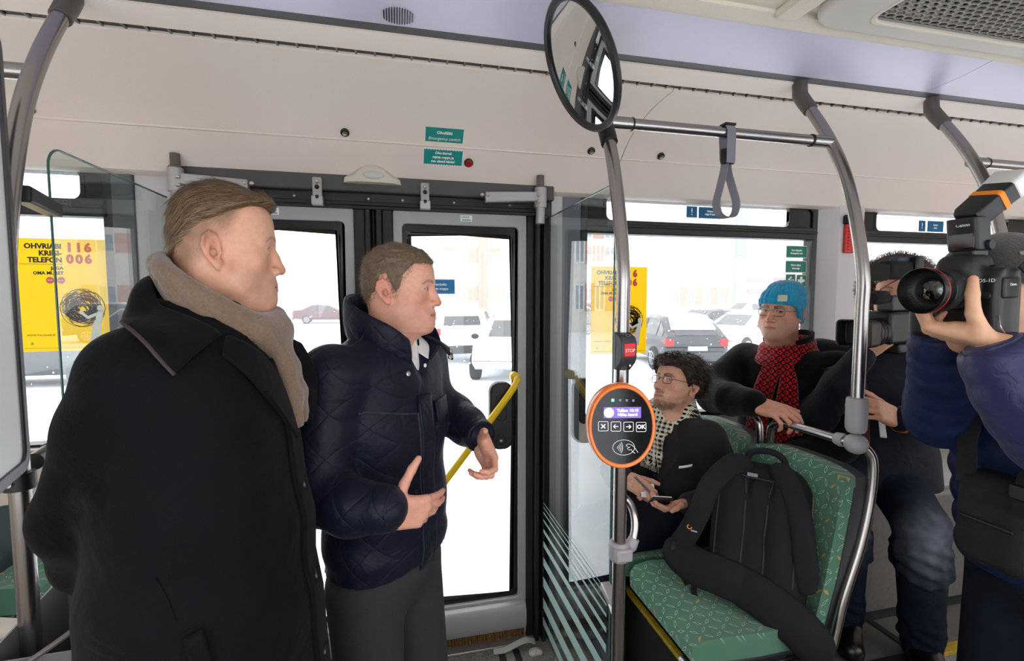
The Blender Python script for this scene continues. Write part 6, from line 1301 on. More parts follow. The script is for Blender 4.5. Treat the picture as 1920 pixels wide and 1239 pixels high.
# ================================================================== backpack on the aisle seat
M_pack = mat('black_cordura', '#1b1b1e', .8, bump=.5, bscale=420, var=.2, vscale=300, spec=.25); M_mesh = mat('black_air_mesh', '#222226', .9, bump=.9, bscale=260, spec=.2)
def backpack():
    c = V(1.155, 1.335, .875); n = V(-.72, -.62, .30).normalized(); u, v, _ = frame_from(n); P = lambda a, b, d=0.: np.array(c + u*a + v*b + n*d)
    t = thing('backpack', 'black camera backpack standing on the green aisle seat, straps outwards', 'backpack', (1.155, 1.335, .64)); ax = (np.array(u), np.array(v), np.array(n))
    s = SDF(np.array(c) - .36, np.array(c) + .36, .007)
    s.box(P(0, -.03, -.06), (.150, .215, .075), .06, ax=ax); s.box(P(.0, .10, -.06), (.125, .12, .07), .06, ax=ax, k=.04); s.box(P(.0, -.06, .012), (.135, .17, .025), .02, ax=ax, k=.02)
    for a in (-.075, .075): s.path([P(a, .15, .03), P(a*.95, -.02, .035), P(a, -.16, .03)], [.030, .034, .03], k=.02, sq=(n, 1.6))
    s.path([P(0, .14, .028), P(0, -.17, .028)], .024, k=.015, sq=(n, 1.8)); b = sdf_obj(s, 'pack_body', M_pack, t, 1)
    def strap(nm, pts, rad, m=M_mesh, f=2.2):
        q = np.array(pts); z = SDF(q.min(0) - .06, q.max(0) + .06, .006); z.path([np.array(p) for p in spline(pts, 5)], rad, k=.01, sq=(n, f)); return sdf_obj(z, nm, m, t, 1)
    sl_ = strap('shoulder_strap', [P(-.055, .20, .01), P(-.085, .195, .05), P(-.135, .12, .085), P(-.165, .02, .085), P(-.20, -.06, .06), P(-.235, -.115, .03)], .034)
    strap('shoulder_strap', [P(.055, .20, .01), P(.085, .175, .04), P(.125, .08, .05), P(.145, -.04, .04), P(.150, -.12, .02)], .032)
    strap('hip_belt', [P(-.02, -.175, .04), P(-.09, -.165, .052), P(-.17, -.16, .045), P(-.23, -.14, .03)], .060, M_pack, 3.2); strap('hip_belt', [P(-.03, -.175, .04), P(.06, -.20, .052), P(.13, -.235, .05), P(.175, -.275, .02)], .062, M_pack, 3.2)
    MB().tube([V(*p) for p in spline([P(-.05, .215, -.02), P(-.035, .25, -.015), P(.02, .262, -.015), P(.06, .245, -.02), P(.075, .205, -.02)], 5)], .011, 10).build('top_handle', M_pack, t)
    MB().ribbon([V(*P(-.235, -.115, .03)), V(*P(-.25, -.15, .01)), V(*P(-.23, -.2, .0)), V(*P(-.2, -.24, -.01))], V(*n).cross(V(0, 0, 1)), .02, .003).build('webbing', M_pack, t); MB().ribbon([V(*P(-.16, -.19, .06)), V(*P(-.17, -.24, .03)), V(*P(-.165, -.29, .0))], V(*u), .02, .003).build('webbing', M_pack, t)
    for a, q in ((-.238, -.12), (-.162, -.20)): MB().obox(P(a, q, .045), (.016, .012, .006), (u, v, n)).build('buckle', M_blackp, t, bevel=.003)
    MB().tube([V(*p) for p in s.proj([P(.145, .14, -.05), P(.152, .0, -.05), P(.15, -.16, -.05)], .002)], .004, 6).build('side_zip', mat('olive_zip', '#5c5a3a', .6), b)
    lg = MB().obox(P(-.02, .175, .034), (.016, .006, .001), (u, v, n)).build('tag', mat('grey_tag', '#7f8388', .6), b)
    for a in (-.033, .033, -.118, .118): MB().tube([V(*p) for p in s.proj([P(a, .17 - i*.045, .04) for i in range(8)], .0005)], .0022, 6).build('panel_seam', mat('grey_seam', '#34343a', .8), b)
    MB().tube([V(*p) for p in s.proj([P(-.12 + .03*i, .168 + .012*math.sin(i*.4), .04) for i in range(9)], .0005)], .0022, 6).build('panel_seam', MATS['grey_seam'], b)
    e = MB(); cc = V(*P(-.190, -.035, .089)); e.ring(ellipse(.009, .008, 14), ellipse(.0055, .0048, 14), cc, u, v, n*.0012); e.build('logo_mark', mat('logo_orange', '#d9831f', .5), sl_, smooth=False); MB().obox(cc + u*.016 - v*.010, (.010, .0022, .0006), (u, v, n)).build('logo_line', mat('logo_grey', '#a9abb0', .5), sl_)
backpack()
# ================================================================== the bearded man with the notebook
def man_writer():
    t = person('bearded man with glasses and a black and white scarf, sitting by the window and writing', (1.12, 1.84, .62)); sc = .93; M = frame((-.955, -.26, .33), roll=R(-5)); T = np.array((1.140, 1.80, 1.2860))
    s, base, ears = head_sdf(fat=0., eye=1.15, nose=1.05); vs, F = s.mesh(); vs = smooth_verts(vs, F, 1, .4)
    def bd(x, y, z): a = np.abs(x); g = np.exp(-((z+.060)/.008)**2)*(a < .026)*sstep(.08, .09, y)*.75; ch = sstep(-.088, -.098, z)*sstep(.025, .05, y)*.65; ja = sstep(.0, -.025, z + .028 + .45*y)*sstep(-.02, .01, y)*.42; return np.clip(np.maximum(np.maximum(g, ch), ja), 0, 1)*sstep(-.14, -.12, z)
    col = skin_cols(vs, '#d9a58b', brow_col='#33241a', brow_w=1.35, beard=('#3d2a20', bd), blush=.6)
    f = np.array((-.96, -.27, 0)); r = np.array((-.27, .96, 0)); c0 = np.array((1.145, 1.84, 0)); W = lambda a, b, z: c0 + f*a + r*b + np.array((0, 0, z)); yw = R(15.7)
    al = [W(0, -.185, 1.085), W(-.045, -.215, .96), (1.255, 1.60, .872), (1.16, 1.585, .862), (1.075, 1.59, .862)]; ar = [W(.01, .18, 1.085), (1.05, 2.03, .94), (.96, 2.0, .86), (.91, 1.86, .88), (.885, 1.755, .915)]
    rows = [(.64, 1.15, 1.845, .15, .19, yw), (.75, 1.15, 1.845, .14, .185, yw), (.9, 1.145, 1.845, .125, .18, yw), (1.03, 1.145, 1.84, .115, .19, yw), (1.10, 1.145, 1.84, .10, .175, yw), (1.15, 1.145, 1.835, .08, .12, yw), (1.175, 1.14, 1.83, .065, .07, yw)]
    parts = [(to_world(vs, M, T, sc), F, col), hand_parts((1.055, 1.588, .865), (-.97, .12, -.16), (.05, -.45, -.9), False, [(35, 35, 20)]*4, thumb=[(.8, .5, .1), (.55, .8, .2), (.35, .9, .2)], sc=.92), hand_parts((.885, 1.735, .928), (.32, -.88, -.20), (-.55, -.15, .82), True, [(40, 55, 30), (48, 60, 30), (55, 62, 35), (60, 65, 35)], sc=.92), body_core(shrink(rows, .03), [(al, [.05, .045, .04, .035, .03]), (ar, [.05, .045, .04, .035, .03])], '#d0a088')]
    skin_body(parts, t)
    for q in (-1, 1): eyeball(t, M, T, sc, q, (-.45, 1, .05), '#3f3a34')
    hl = ([0, 20, 40, 55, 68, 78, 90, 105, 130, 180], [.052, .056, .050, .022, -.012, -.022, .0, -.012, -.05, -.062]); th = lambda x, y, z: .012 + .020*sstep(.0, .08, z) + .012*sstep(.02, -.06, y)
    hs = hair_shell(s, base, hl, th, s.h, rough=.020); hv, hF = hs.mesh(); hv = smooth_verts(hv, hF, 2, .4); link('hair', npmesh('hair', to_world(hv, M, T, sc), hF), M_haird, t)
    P, N_ = pick(hv, hF, 5000, 3); k = (P[:,2] > np.interp(azim(P[:,0], P[:,1]), *hl) + .02) & (hs.val(P + N_*.004) > 0) & (s.val(P) > .004); P, N_ = P[k], N_[k]; w = npnoise(P, 28, 4) - .5; D = np.stack([.9*np.sign(P[:,0]) + 2*w, -.5 + .9*sstep(.02, .09, P[:,1]) + 1.5*w, -.8 + 2*w], 1); strands('hair_strand', M_haird, t, P, N_, D, .034, .0013, M, T, sc, lift=.42, jit=.3, seg=4, droop=.12)
    P, N_ = pick(vs, F, 26000, 8); w = bd(P[:,0], P[:,1], P[:,2]); k = (w > .52) & (RNG.random(len(P)) < w*.9) & (P[:,1] > .03); P, N_ = P[k], N_[k]; strands('beard_strand', M_haird, t, P, N_, np.stack([0*P[:,0], .2 + 0*P[:,0], -np.ones(len(P))], 1), .0055, .0005, M, T, sc, lift=.3, jit=.3, seg=1)
    glasses(t, M, T, sc, mat('gunmetal_wire', '#5a4c48', .3, metal=.8))
    M_coat = mat('charcoal_wool_coat', '#282626', .95, bump=.5, bscale=420, var=.3, vscale=350, sheen=.08, spec=.15, wrinkle=(10, .01))
    def ex(q):
        q.ell(W(0, -.12, 1.095), (.075, .085, .045), k=.04); q.ell(W(0, .12, 1.095), (.075, .085, .045), k=.04); q.cone(W(.03, 0, 1.20), W(.14, 0, .86), .055, .03, k=.01, op='-')
        for i in range(3): q.cone(W(.02 + .03*i, -.265, .95 - .02*i), W(-.03 + .03*i, -.25, .90 - .03*i), .005, .004, k=.02)
    cs, coat = torso(t, 'coat', M_coat, rows, [(al, [.076, .071, .066, .057, .046]), (ar, [.075, .07, .062, .054, .044])], (.78, 1.48, .6), (1.40, 2.14, 1.2), .0075, extra=ex)
    patch_on(cs, 'lapel', [W(.075, -.045, 1.13), W(.105, -.065, 1.03), W(.125, -.035, .88)], [W(.06, -.10, 1.12), W(.085, -.125, 1.01), W(.122, -.045, .88)], .004, .006, M_coat, coat); patch_on(cs, 'lapel', [W(.075, .045, 1.13), W(.105, .065, 1.03), W(.125, .035, .88)], [W(.06, .10, 1.12), W(.085, .125, 1.01), W(.122, .045, .88)], .004, .006, M_coat, coat)
    patch_on(cs, 'breast_pocket', [W(.095, -.13, .975), W(.07, -.175, .99)], [W(.096, -.13, .965), W(.072, -.175, .98)], .004, .004, M_print, coat, K=2); MB().tube([V(*p) for p in cs.proj([tuple(p) for p in spline([W(-.03, -.265, 1.08), W(-.02, -.27, .95)], 6)], .0)], .0015, 6).build('sleeve_seam', M_dark, coat)
    M_nv = mat('navy_shirt', '#151a30', .8, bump=.3, bscale=400, spec=.2); ss = SDF((.85, 1.6, .6), (1.3, 2.1, 1.2), .007); ss.zloft(shrink(rows, .018), k=.02); ss.cone(W(0, 0, 1.12), W(0, 0, 1.19), .062, .058, k=.02); sh = sdf_obj(ss, 'shirt', M_nv, t)
    for z in (.98, .90): q = ss.proj([W(.12, -.01, z)], .001)[0]; MB().lathe([(.005, 0), (.004, .002)], q, (-.95, -.3, .1), 10).build('button', M_bolt, sh)
    M_plaid = cross_pattern('black_white_houndstooth', '#14120f', '#d8d0bb', 330, 'plaid', (.3, -1, 0)); sf = SDF((.88, 1.58, .93), (1.36, 2.06, 1.32), .006); ctr = W(.0, 0, 0)
    for dz, rr in ((0, 0), (.026, -.006), (-.026, .012), (-.05, .022)):
        ring = [np.array((ctr[0] - .008 + (.088 + rr)*math.cos(a), ctr[1] + (.086 + rr)*math.sin(a), 1.165 + dz + .018*math.cos(a))) for a in np.linspace(0, 2*math.pi, 28)]; sf.path(ring, .019, k=.012)
    for b in (-.035, -.012, .012, .035): sf.path([W(.085, b - .012, 1.13), W(.125, b*1.2 - .012, 1.07), W(.130, b*1.25 - .014, 1.00), W(.132, b*1.3 - .014, .955)], [.018, .015, .012, .008], k=.010)
    sf.ell(W(-.01, -.085, 1.165), (.04, .032, .035), k=.02); scf = sdf_obj(sf, 'scarf', M_plaid, t, 1)
    fr = MB()
    for i in range(26): p = V(*W(.134 + random.uniform(-.004, .004), -.06 + i*.0042, .952)); fr.tube([p, p + V(random.uniform(-.003, .003), random.uniform(-.003, .003), -.022)], .0011, 4)
    for i in range(16): p = V(*W(-.02 + i*.003, -.125 + random.uniform(-.006, .006), 1.135)); fr.tube([p, p + V(random.uniform(-.006, .004), -.006, -.045 - random.uniform(0, .02))], .0012, 4)
    fr.build('fringe', mat('scarf_fringe', '#b9b09b', .9), scf)['kind'] = 'stuff'
    MB().tube(spline([W(.125, -.02, 1.06), W(.14, -.04, .99), W(.145, -.02, .955), W(.14, .01, .96), W(.135, .02, 1.0), W(.13, .015, 1.05)], 6), .0013, 6).build('earphone_wire', M_print, t)
    legs(t, [(1.10, 1.93, .72), (1.10, 1.75, .72)], [(.80, 1.93, .66), (.80, 1.74, .66)], [(.84, 1.93, 0), (.84, 1.76, 0)], [.088, .07, .055], mat('navy_trousers', '#10131f', .85, bump=.3, bscale=400, var=.15, vscale=200, spec=.2), R(180), hipr=.14, shoe=mat('tan_suede', '#8d7a64', .85, bump=.3, bscale=300))
man_writer()
nb = thing('notebook', 'small dark red notebook in the left hand of the bearded man', 'notebook', (.955, 1.60, .868)); na = (V(-.95, .12, .10).normalized(), V(.20, .78, -.60).normalized()); nz = na[0].cross(na[1]).normalized(); nz = nz if nz.z > 0 else -nz
MB().obox((.955, 1.605, .878), (.040, .052, .004), (na[0], na[1], nz)).build('cover', mat('maroon_cover', '#2c1820', .5), nb, bevel=.002); MB().obox(V(.955, 1.605, .878) + nz*.0055, (.037, .049, .002), (na[0], na[1], nz)).build('pages', mat('paper', '#e8e6e0', .8), nb); MB().obox(V(.93, 1.65, .905), (.028, .003, .026), (na[0], na[1], nz)).build('raised_page', MATS['paper'], nb)
pn = thing('pen', 'steel blue ballpoint pen in the writing hand of the bearded man', 'pen', (.945, 1.61, .884)); pd = V(-.60, -.02, .62).normalized()
MB().tube([V(.945, 1.61, .886), V(.945, 1.61, .886) + pd*.014], [.0008, .0042], 10).build('tip', M_bolt, pn); MB().tube([V(.945, 1.61, .886) + pd*.014, V(.945, 1.61, .886) + pd*.135], .0046, 10).build('barrel', mat('steel_blue_pen', '#7d99ab', .25, metal=.6), pn); MB().obox(V(.945, 1.605, .886) + pd*.115, (.0016, .0016, .022), (V(0, 1, 0), pd.cross(V(0, 1, 0)), pd)).build('clip', M_bolt, pn)
# ================================================================== the man in the turquoise hat
M_black2 = mat('black_fleece', '#0c0b0d', .95, bump=.6, bscale=300, var=.2, vscale=300, sheen=.06, spec=.15, wrinkle=(9, .012))
def man_hat():
    t = person('older man in a turquoise knit hat and red scarf, leaning on the seat rail', (1.72, 1.80, .84)); sc = .945; M = frame((-.91, -.41, .0), roll=R(3)); T = np.array((1.658, 1.812, 1.590))
    s, base, ears = head_sdf(fat=1.0, eye=.9, nose=1.18, age=.6, jaw=1.18, neck=1.2); vs, F = s.mesh(); vs = smooth_verts(vs, F, 1, .4); col = skin_cols(vs, '#cf9b84', stubble=.35, stub_col='#9a8478', brow_col='#3a2e28', brow_w=1.3, blush=.9)
    f = np.array((-.95, -.31, 0)); r = np.array((-.31, .95, 0)); c0 = np.array((1.695, 1.80, 0)); W = lambda a, b, z: c0 + f*a + r*b + np.array((0, 0, z)); yw = R(18)
    ar = [W(.0, .205, 1.345), W(.14, .235, 1.255), (1.395, 1.90, 1.205), (1.352, 1.73, 1.225), (1.335, 1.585, 1.24)]; al = [W(0, -.205, 1.345), W(-.02, -.235, 1.2), W(.03, -.23, 1.05), W(.16, -.15, 1.0), W(.2, -.05, .98)]
    rows = [(.83, 1.695, 1.80, .16, .21, yw), (.95, 1.695, 1.80, .155, .21, yw), (1.1, 1.695, 1.80, .145, .21, yw), (1.25, 1.695, 1.80, .132, .215, yw), (1.34, 1.695, 1.80, .112, .195, yw), (1.40, 1.69, 1.80, .088, .13, yw), (1.435, 1.685, 1.80, .07, .08, yw)]
    parts = [(to_world(vs, M, T, sc), F, col), hand_parts((1.338, 1.565, 1.243), (.30, -.90, -.14), (-.42, -.02, .9), True, [(30, 42, 28), (34, 46, 28), (38, 48, 30), (42, 50, 30)], tone='#c9937b', sc=1.05), body_core(shrink(rows, .035), [(ar, [.055, .05, .045, .04, .035]), (al, [.055, .05, .045, .04, .03])], '#c99a80')]
    skin_body(parts, t)
    for q in (-1, 1): eyeball(t, M, T, sc, q, (-.25, 1, 0), '#4a4038')
    glasses(t, M, T, sc, mat('gold_wire', '#7d6a52', .3, metal=.6), .048, .036)
    M_hat = knit('turquoise_knit', '#0694bf'); ht = SDF((-.13, -.17, -.09), (.13, .13, .17), .004); X, Y, Z = np.meshgrid(*ht.ax, indexing='ij'); az = azim(X, Y)
    bz = SDF.__new__(SDF); bz.lo, bz.h, bz.n, bz.D = s.lo, s.h, s.n, base; b_ = bz.val(np.stack([X.ravel(), Y.ravel(), Z.ravel()], 1)).reshape(X.shape); edge = np.interp(az, [0, 40, 62, 78, 95, 130, 180], [.034, .030, .012, -.022, -.045, -.058, -.062])
    d = b_ - .013 - .0022*np.sin(az*.55)*(1 + .4*np.sin(Z*180)); d = np.where(b_ > .06, .05, d); ht.D = np.maximum(d, edge - Z).astype(np.float32); ht.ell((0, -.085, .075), (.068, .055, .052), k=.03); ht.ell((0, -.03, .105), (.07, .08, .035), k=.03); hv, hF = ht.mesh(); hv = smooth_verts(hv, hF, 1, .5); hat = link('hat', npmesh('hat', to_world(hv, M, T, sc), hF), M_hat, t)
    q = ht.proj([(-.034, .09, .058)], .002)[0]; g = ht.grad([q])[0]; A = lambda p: V(*to_world([p], M, T, sc)[0]); gg = V(*(M @ g)); hu, hv_, _ = frame_from(gg); MB().obox(A(q), (.018, .014, .0012), (hu, hv_, gg)).build('hat_tag', mat('cream_tag', '#c9c5ab', .7), hat)
    P, N_ = pick(hv, hF, 2600, 3); strands('wool_fuzz', M_hat, t, P, N_, np.random.default_rng(2).normal(0, 1, P.shape), .009, .0011, M, T, sc, lift=.5, jit=.5, seg=2)
    def ex(q):
        q.ell(W(0, -.13, 1.36), (.085, .09, .05), k=.05); q.ell(W(0, .13, 1.36), (.085, .09, .05), k=.05)
        for i in range(4): q.cone(W(.06 + .03*i, .29 - .01*i, 1.27 - .012*i), W(.08 + .04*i, .20, 1.22 - .03*i), .006, .004, k=.025)
        for i in range(3): a = np.array((1.40 - .02*i, 1.86 - .08*i, 1.27)); q.cone(a + (-.05, 0, 0), a + (.02, -.02, -.02), .006, .005, k=.025)
    cs, coat = torso(t, 'coat', M_black2, rows, [(ar, [.086, .082, .075, .066, .055]), (al, [.085, .08, .07, .06, .05])], (1.22, 1.42, .78), (2.02, 2.16, 1.5), .0085, extra=ex)
    M_rs = cross_pattern('red_folk_scarf', '#22070a', '#b80d19', 112, 'flower', (.75, -.66, 0)); sf = SDF((1.5, 1.55, 1.28), (1.9, 2.0, 1.54), .006)
    for dz, rr in ((-.004, 0), (.018, -.004), (-.030, .012)): sf.path([np.array((1.682 + (.094 + rr)*math.cos(a), 1.80 + (.094 + rr)*math.sin(a), 1.42 + dz + .022*math.cos(a))) for a in np.linspace(0, 2*math.pi, 30)], .018, k=.014)
    sf.ell(W(.105, -.02, 1.38), (.035, .04, .045), k=.02); sc_ = sdf_obj(sf, 'scarf', M_rs, t, 1)
    patch_on(cs, 'scarf_tail', [W(.09, .03, 1.40), W(.13, .055, 1.30), W(.15, .085, 1.15), W(.16, .10, 1.0), W(.16, .10, .88)], [W(.09, -.05, 1.40), W(.13, -.03, 1.30), W(.15, -.01, 1.15), W(.16, .0, 1.0), W(.16, .0, .88)], .016, .012, M_rs, sc_, K=8, wob=.004); patch_on(cs, 'scarf_tail', [W(.09, -.015, 1.40), W(.13, -.04, 1.30), W(.14, -.03, 1.15), W(.15, -.02, 1.0), W(.15, -.02, .88)], [W(.08, -.065, 1.40), W(.11, -.10, 1.30), W(.13, -.13, 1.15), W(.13, -.155, 1.0), W(.13, -.155, .88)], .012, .012, M_rs, sc_, K=8, wob=.004)
    cl = [(1.682 + .095*math.cos(a), 1.80 + .10*math.sin(a), 1.44 + .03*math.cos(a)) for a in np.linspace(-1.9, 1.9, 14)]; MB().ribbon(cl, V(0, 0, 1), .07, .012).build('collar', M_black2, coat)
    legs(t, [(1.70, 1.90, .92), (1.70, 1.71, .92)], [(1.45, 1.92, .84), (1.45, 1.70, .84)], [(1.62, 1.93, .205), (1.62, 1.71, .205)], [.092, .072, .06], M_charcoal, R(180), hipr=.15)
man_hat()
# ================================================================== the video cameraman on the aisle seat
M_navyj = mat('dark_navy_jacket', '#0e111b', .7, bump=.3, bscale=200, var=.2, vscale=60, sheen=.04, spec=.2, wrinkle=(14, .012))
def denim(name, col): return mat(name, col, .85, bump=.5, bscale=500, var=.3, vscale=9, spec=.2, wrinkle=(16, .010))
def man_video():
    t = person('video cameraman in a dark jacket and worn jeans, sitting behind the video camera', (1.95, 1.66, .84)); sc = .92; M = frame((-.80, -.58, -.02)); T = np.array((2.03, 1.60, 1.672))
    s, base, ears = head_sdf(fat=.3, eye=.9); vs, F = s.mesh(); vs = smooth_verts(vs, F, 1, .4); col = skin_cols(vs, '#cf9880', stubble=.3, brow_col='#5a463a', blush=.8)
    f = np.array((-.62, -.78, 0)); r = np.array((-.78, .62, 0)); c0 = np.array((1.99, 1.66, 0)); W = lambda a, b, z: c0 + f*a + r*b + np.array((0, 0, z)); yw = math.atan2(-.78, -.62) - math.pi
    ar = [W(.0, .20, 1.385), W(.08, .24, 1.24), (1.66, 1.60, 1.17), (1.665, 1.52, 1.31), (1.695, 1.455, 1.425)]; al = [W(0, -.20, 1.385), W(.07, -.235, 1.25), (2.04, 1.33, 1.175), (1.90, 1.32, 1.185), (1.745, 1.33, 1.215)]
    rows = [(.86, 2.01, 1.66, .18, .25, yw), (1.0, 2.01, 1.66, .165, .235, yw), (1.15, 2.0, 1.66, .135, .20, yw), (1.3, 1.99, 1.66, .125, .205, yw), (1.38, 1.995, 1.655, .108, .19, yw), (1.44, 2.0, 1.645, .085, .12, yw), (1.48, 2.005, 1.64, .075, .085, yw)]
    parts = [(to_world(vs, M, T, sc), F, col), hand_parts((1.70, 1.45, 1.445), (.30, -.55, .62), (-.75, -.35, -.35), True, [(40, 40, 25)]*4, sc=1.0, tone='#cf9a80'), hand_parts((1.725, 1.333, 1.222), (-.90, .05, .35), (.10, -.92, .35), False, [(30, 40, 25)]*4, tone='#cf9a80'), body_core(shrink(rows, .03), [(ar, [.05, .045, .04, .035, .03]), (al, [.05, .045, .04, .035, .03])], '#c99a80')]
    skin_body(parts, t)
    for q in (-1, 1): eyeball(t, M, T, sc, q, (0, 1, 0))
    hs = hair_shell(s, base, ([0, 60, 90, 130, 180], [.055, .02, .02, -.03, -.06]), lambda x, y, z: .010 + 0*z, s.h, rough=.01); hv, hF = hs.mesh(); link('hair', npmesh('hair', to_world(hv, M, T, sc), hF), M_haird, t)
    js, jo = torso(t, 'jacket', M_navyj, rows, [(ar, [.080, .075, .068, .056, .046]), (al, [.080, .076, .07, .058, .047])], (1.52, 1.2, .84), (2.34, 2.0, 1.55), .0085, extra=lambda q: [q.ell(W(0, b, 1.40), (.08, .09, .05), k=.05) for b in (-.12, .12)] + [q.cone((1.62 + .0*i, 1.50 + .02*i, 1.22 + .05*i), (1.72, 1.53, 1.20 + .055*i), .005, .004, k=.02) for i in range(4)])
    M_or = mat('orange_cuff', '#d0622e', .8); MB().tube([V(1.752, 1.33, 1.2135), V(1.740, 1.331, 1.217)], .0485, 18).build('cuff_trim', M_or, t)
    M_fur = mat('brown_fur', '#5a4a3e', .9); hd = SDF((1.75, 1.35, 1.42), (2.35, 1.9, 1.85), .009)
    ring = [np.array(to_world([(.115*math.cos(a), -.06 + .01*math.sin(a), .012 + .125*math.sin(a))], M, T, sc)[0]) for a in np.linspace(-.6, math.pi + .6, 26)]; hd.path(ring, .028, k=.02); fv, fF = hd.mesh(); hood = link('fur_hood', npmesh('fur_hood', fv, fF), M_fur, t)
    P, N_ = pick(fv, fF, 3500, 4); strands('fur_strand', M_fur, hood, P, N_, np.random.default_rng(5).normal(0, 1, P.shape), .026, .0016, np.eye(3), np.zeros(3), 1., lift=.8, jit=.6, seg=2)
    patch_on(js, 'white_stripe', [W(.13, -.02, 1.20), W(.15, -.035, 1.08)], [W(.13, .0, 1.20), W(.15, -.012, 1.08)], .003, .004, M_print, jo); patch_on(js, 'red_stripe', [W(.13, .025, 1.20), W(.15, .02, 1.0)], [W(.13, .045, 1.20), W(.15, .045, 1.0)], .003, .004, mat('wine_trim', '#5a1a1e', .7), jo)
    M_j = mat('worn_blue_jeans', '#1a2334', .85, bump=.5, bscale=500, var=.25, vscale=9, spec=.1, wrinkle=(16, .010), vcol=True); j = legs(t, [(1.90, 1.74, .90), (2.04, 1.60, .90)], [(1.70, 1.50, .815), (1.945, 1.39, .775)], [(1.84, 1.60, .205), (2.0, 1.40, .205)], [.108, .090, .066], M_j, math.atan2(-.78, -.62), hipr=.15, h=.009, boot=.10, ss=1.28, worn=('#171e2c', '#6f7582'))
    return j
man_video()
# ------------------------------------------------------------------ the video camera
def video_camera():
    d = V(-.985, -.17, -.02).normalized(); u = V(.17, -.985, 0).normalized(); w = V(0, 0, 1); u = d.cross(w).normalized()*-1; w = u.cross(d)*-1; w = w if w.z > 0 else -w; o = V(1.83, 1.435, 1.545); P = lambda a, b, c: o + d*a + u*b + w*c; ax = (d, u, w)
    t = thing('video_camera', 'black shoulder video camera with a foam microphone, held by the cameraman', 'video camera', o - w*.1)
    MB().obox(P(0, 0, -.005), (.12, .05, .06), ax).build('camera_body', M_blackp, t, bevel=.012); MB().lathe([(.045, 0), (.05, .01), (.05, .07), (.045, .08)], P(.11, 0, -.02), d, 24).build('lens_barrel', M_dark, t)
    for k in range(3): MB().lathe([(.0515, 0), (.0525, .006), (.0515, .012)], P(.125 + .02*k, 0, -.02), d, 24, (0, 0)).build('lens_ring', M_blackp, t)
    hood = MB().loft([[P(a, b*s_, -.02 + c*s_) for b, c in rrect(.125, .10, .018, 4)] for a, s_ in ((.18, .8), (.20, .95), (.255, 1.0), (.257, .90), (.215, .80))]).build('lens_hood', M_blackp, t, bevel=.002); MB().lathe([(.036, 0), (.030, .006), (.0005, .011)], P(.205, 0, -.02), d, 24).build('lens_glass', mat('coated_lens', '#101422', .04, spec=1, coat=1), t)
    MB().obox(P(.03, .02, .085), (.085, .028, .028), ax).build('handle_panel', mat('graphite_plastic', '#2b2c30', .4), t, bevel=.006); MB().obox(P(.03, -.01, .10), (.060, .004, .006), ax).build('panel_strip', mat('silver_strip', '#8b8d92', .35, metal=.6), t, bevel=.001); MB().obox(P(-.03, .0, .07), (.02, .02, .03), ax).build('handle_post', M_blackp, t, bevel=.004)
    MB().lathe([(.028, 0), (.034, .012), (.034, .05), (.026, .06)], P(-.065, .01, .085), -d, 18).build('eyecup', M_dark, t)
    MB().tube([P(.115, .03, .105), P(.14, .03, .107), P(.185, .03, .107), P(.205, .03, .105)], [.012, .024, .026, .018], 14).build('microphone_foam', mat('black_foam', '#151516', .95, bump=1., bscale=300), t)
    MB().obox(P(.02, .0, .205), (.072, .026, .034), ax).build('viewfinder', mat('black_foam', '#151516', .95), t, bevel=.014, seg=3); MB().obox(P(.155, .0, .197), (.072, .022, .031), ax).build('microphone_windshield', MATS['black_foam'], t, bevel=.014, seg=3); MB().obox(P(-.06, .0, .215), (.022, .040, .042), ax).build('monitor', M_blackp, t, bevel=.008); MB().obox(P(.0, .0, .243), (.035, .016, .008), ax).build('blue_knob', mat('dark_blue_knob', '#1c2b55', .4), t, bevel=.004)
    MB().tube([P(-.02, 0, .10), P(-.025, 0, .18)], .009, 10).build('viewfinder_post', M_blackp, t); MB().tube(spline([P(.08, -.02, .11), P(.05, -.035, .13), P(.0, -.03, .155), P(-.03, -.02, .17)], 5), .0028, 6).build('red_cable', mat('dull_red_cable', '#7a4a44', .5), t)
    pn = MB().obox(P(-.0, -.053, -.02), (.085, .004, .045), ax).build('side_panel', M_blackp, t, bevel=.003)
    for i in range(7): MB().obox(P(-.05 + .02*i, -.058, -.045 + .018*(i % 2)), (.005, .002, .004), ax).build('button', mat('silver_strip', '#8b8d92', .35), pn, bevel=.001)
    MB().lathe([(.011, 0), (.010, .006)], P(-.04, -.056, .02), -u if u.y > 0 else u, 16).build('dial', mat('teal_dial', '#3f6d74', .4), pn); MB().obox(P(.02, -.057, .03), (.014, .002, .006), ax).build('logo_plate', mat('silver_strip', '#8b8d92', .35), pn)
    MB().obox(P(-.03, 0, -.085), (.07, .035, .022), ax).build('base_grip', M_blackp, t, bevel=.01)
video_camera()
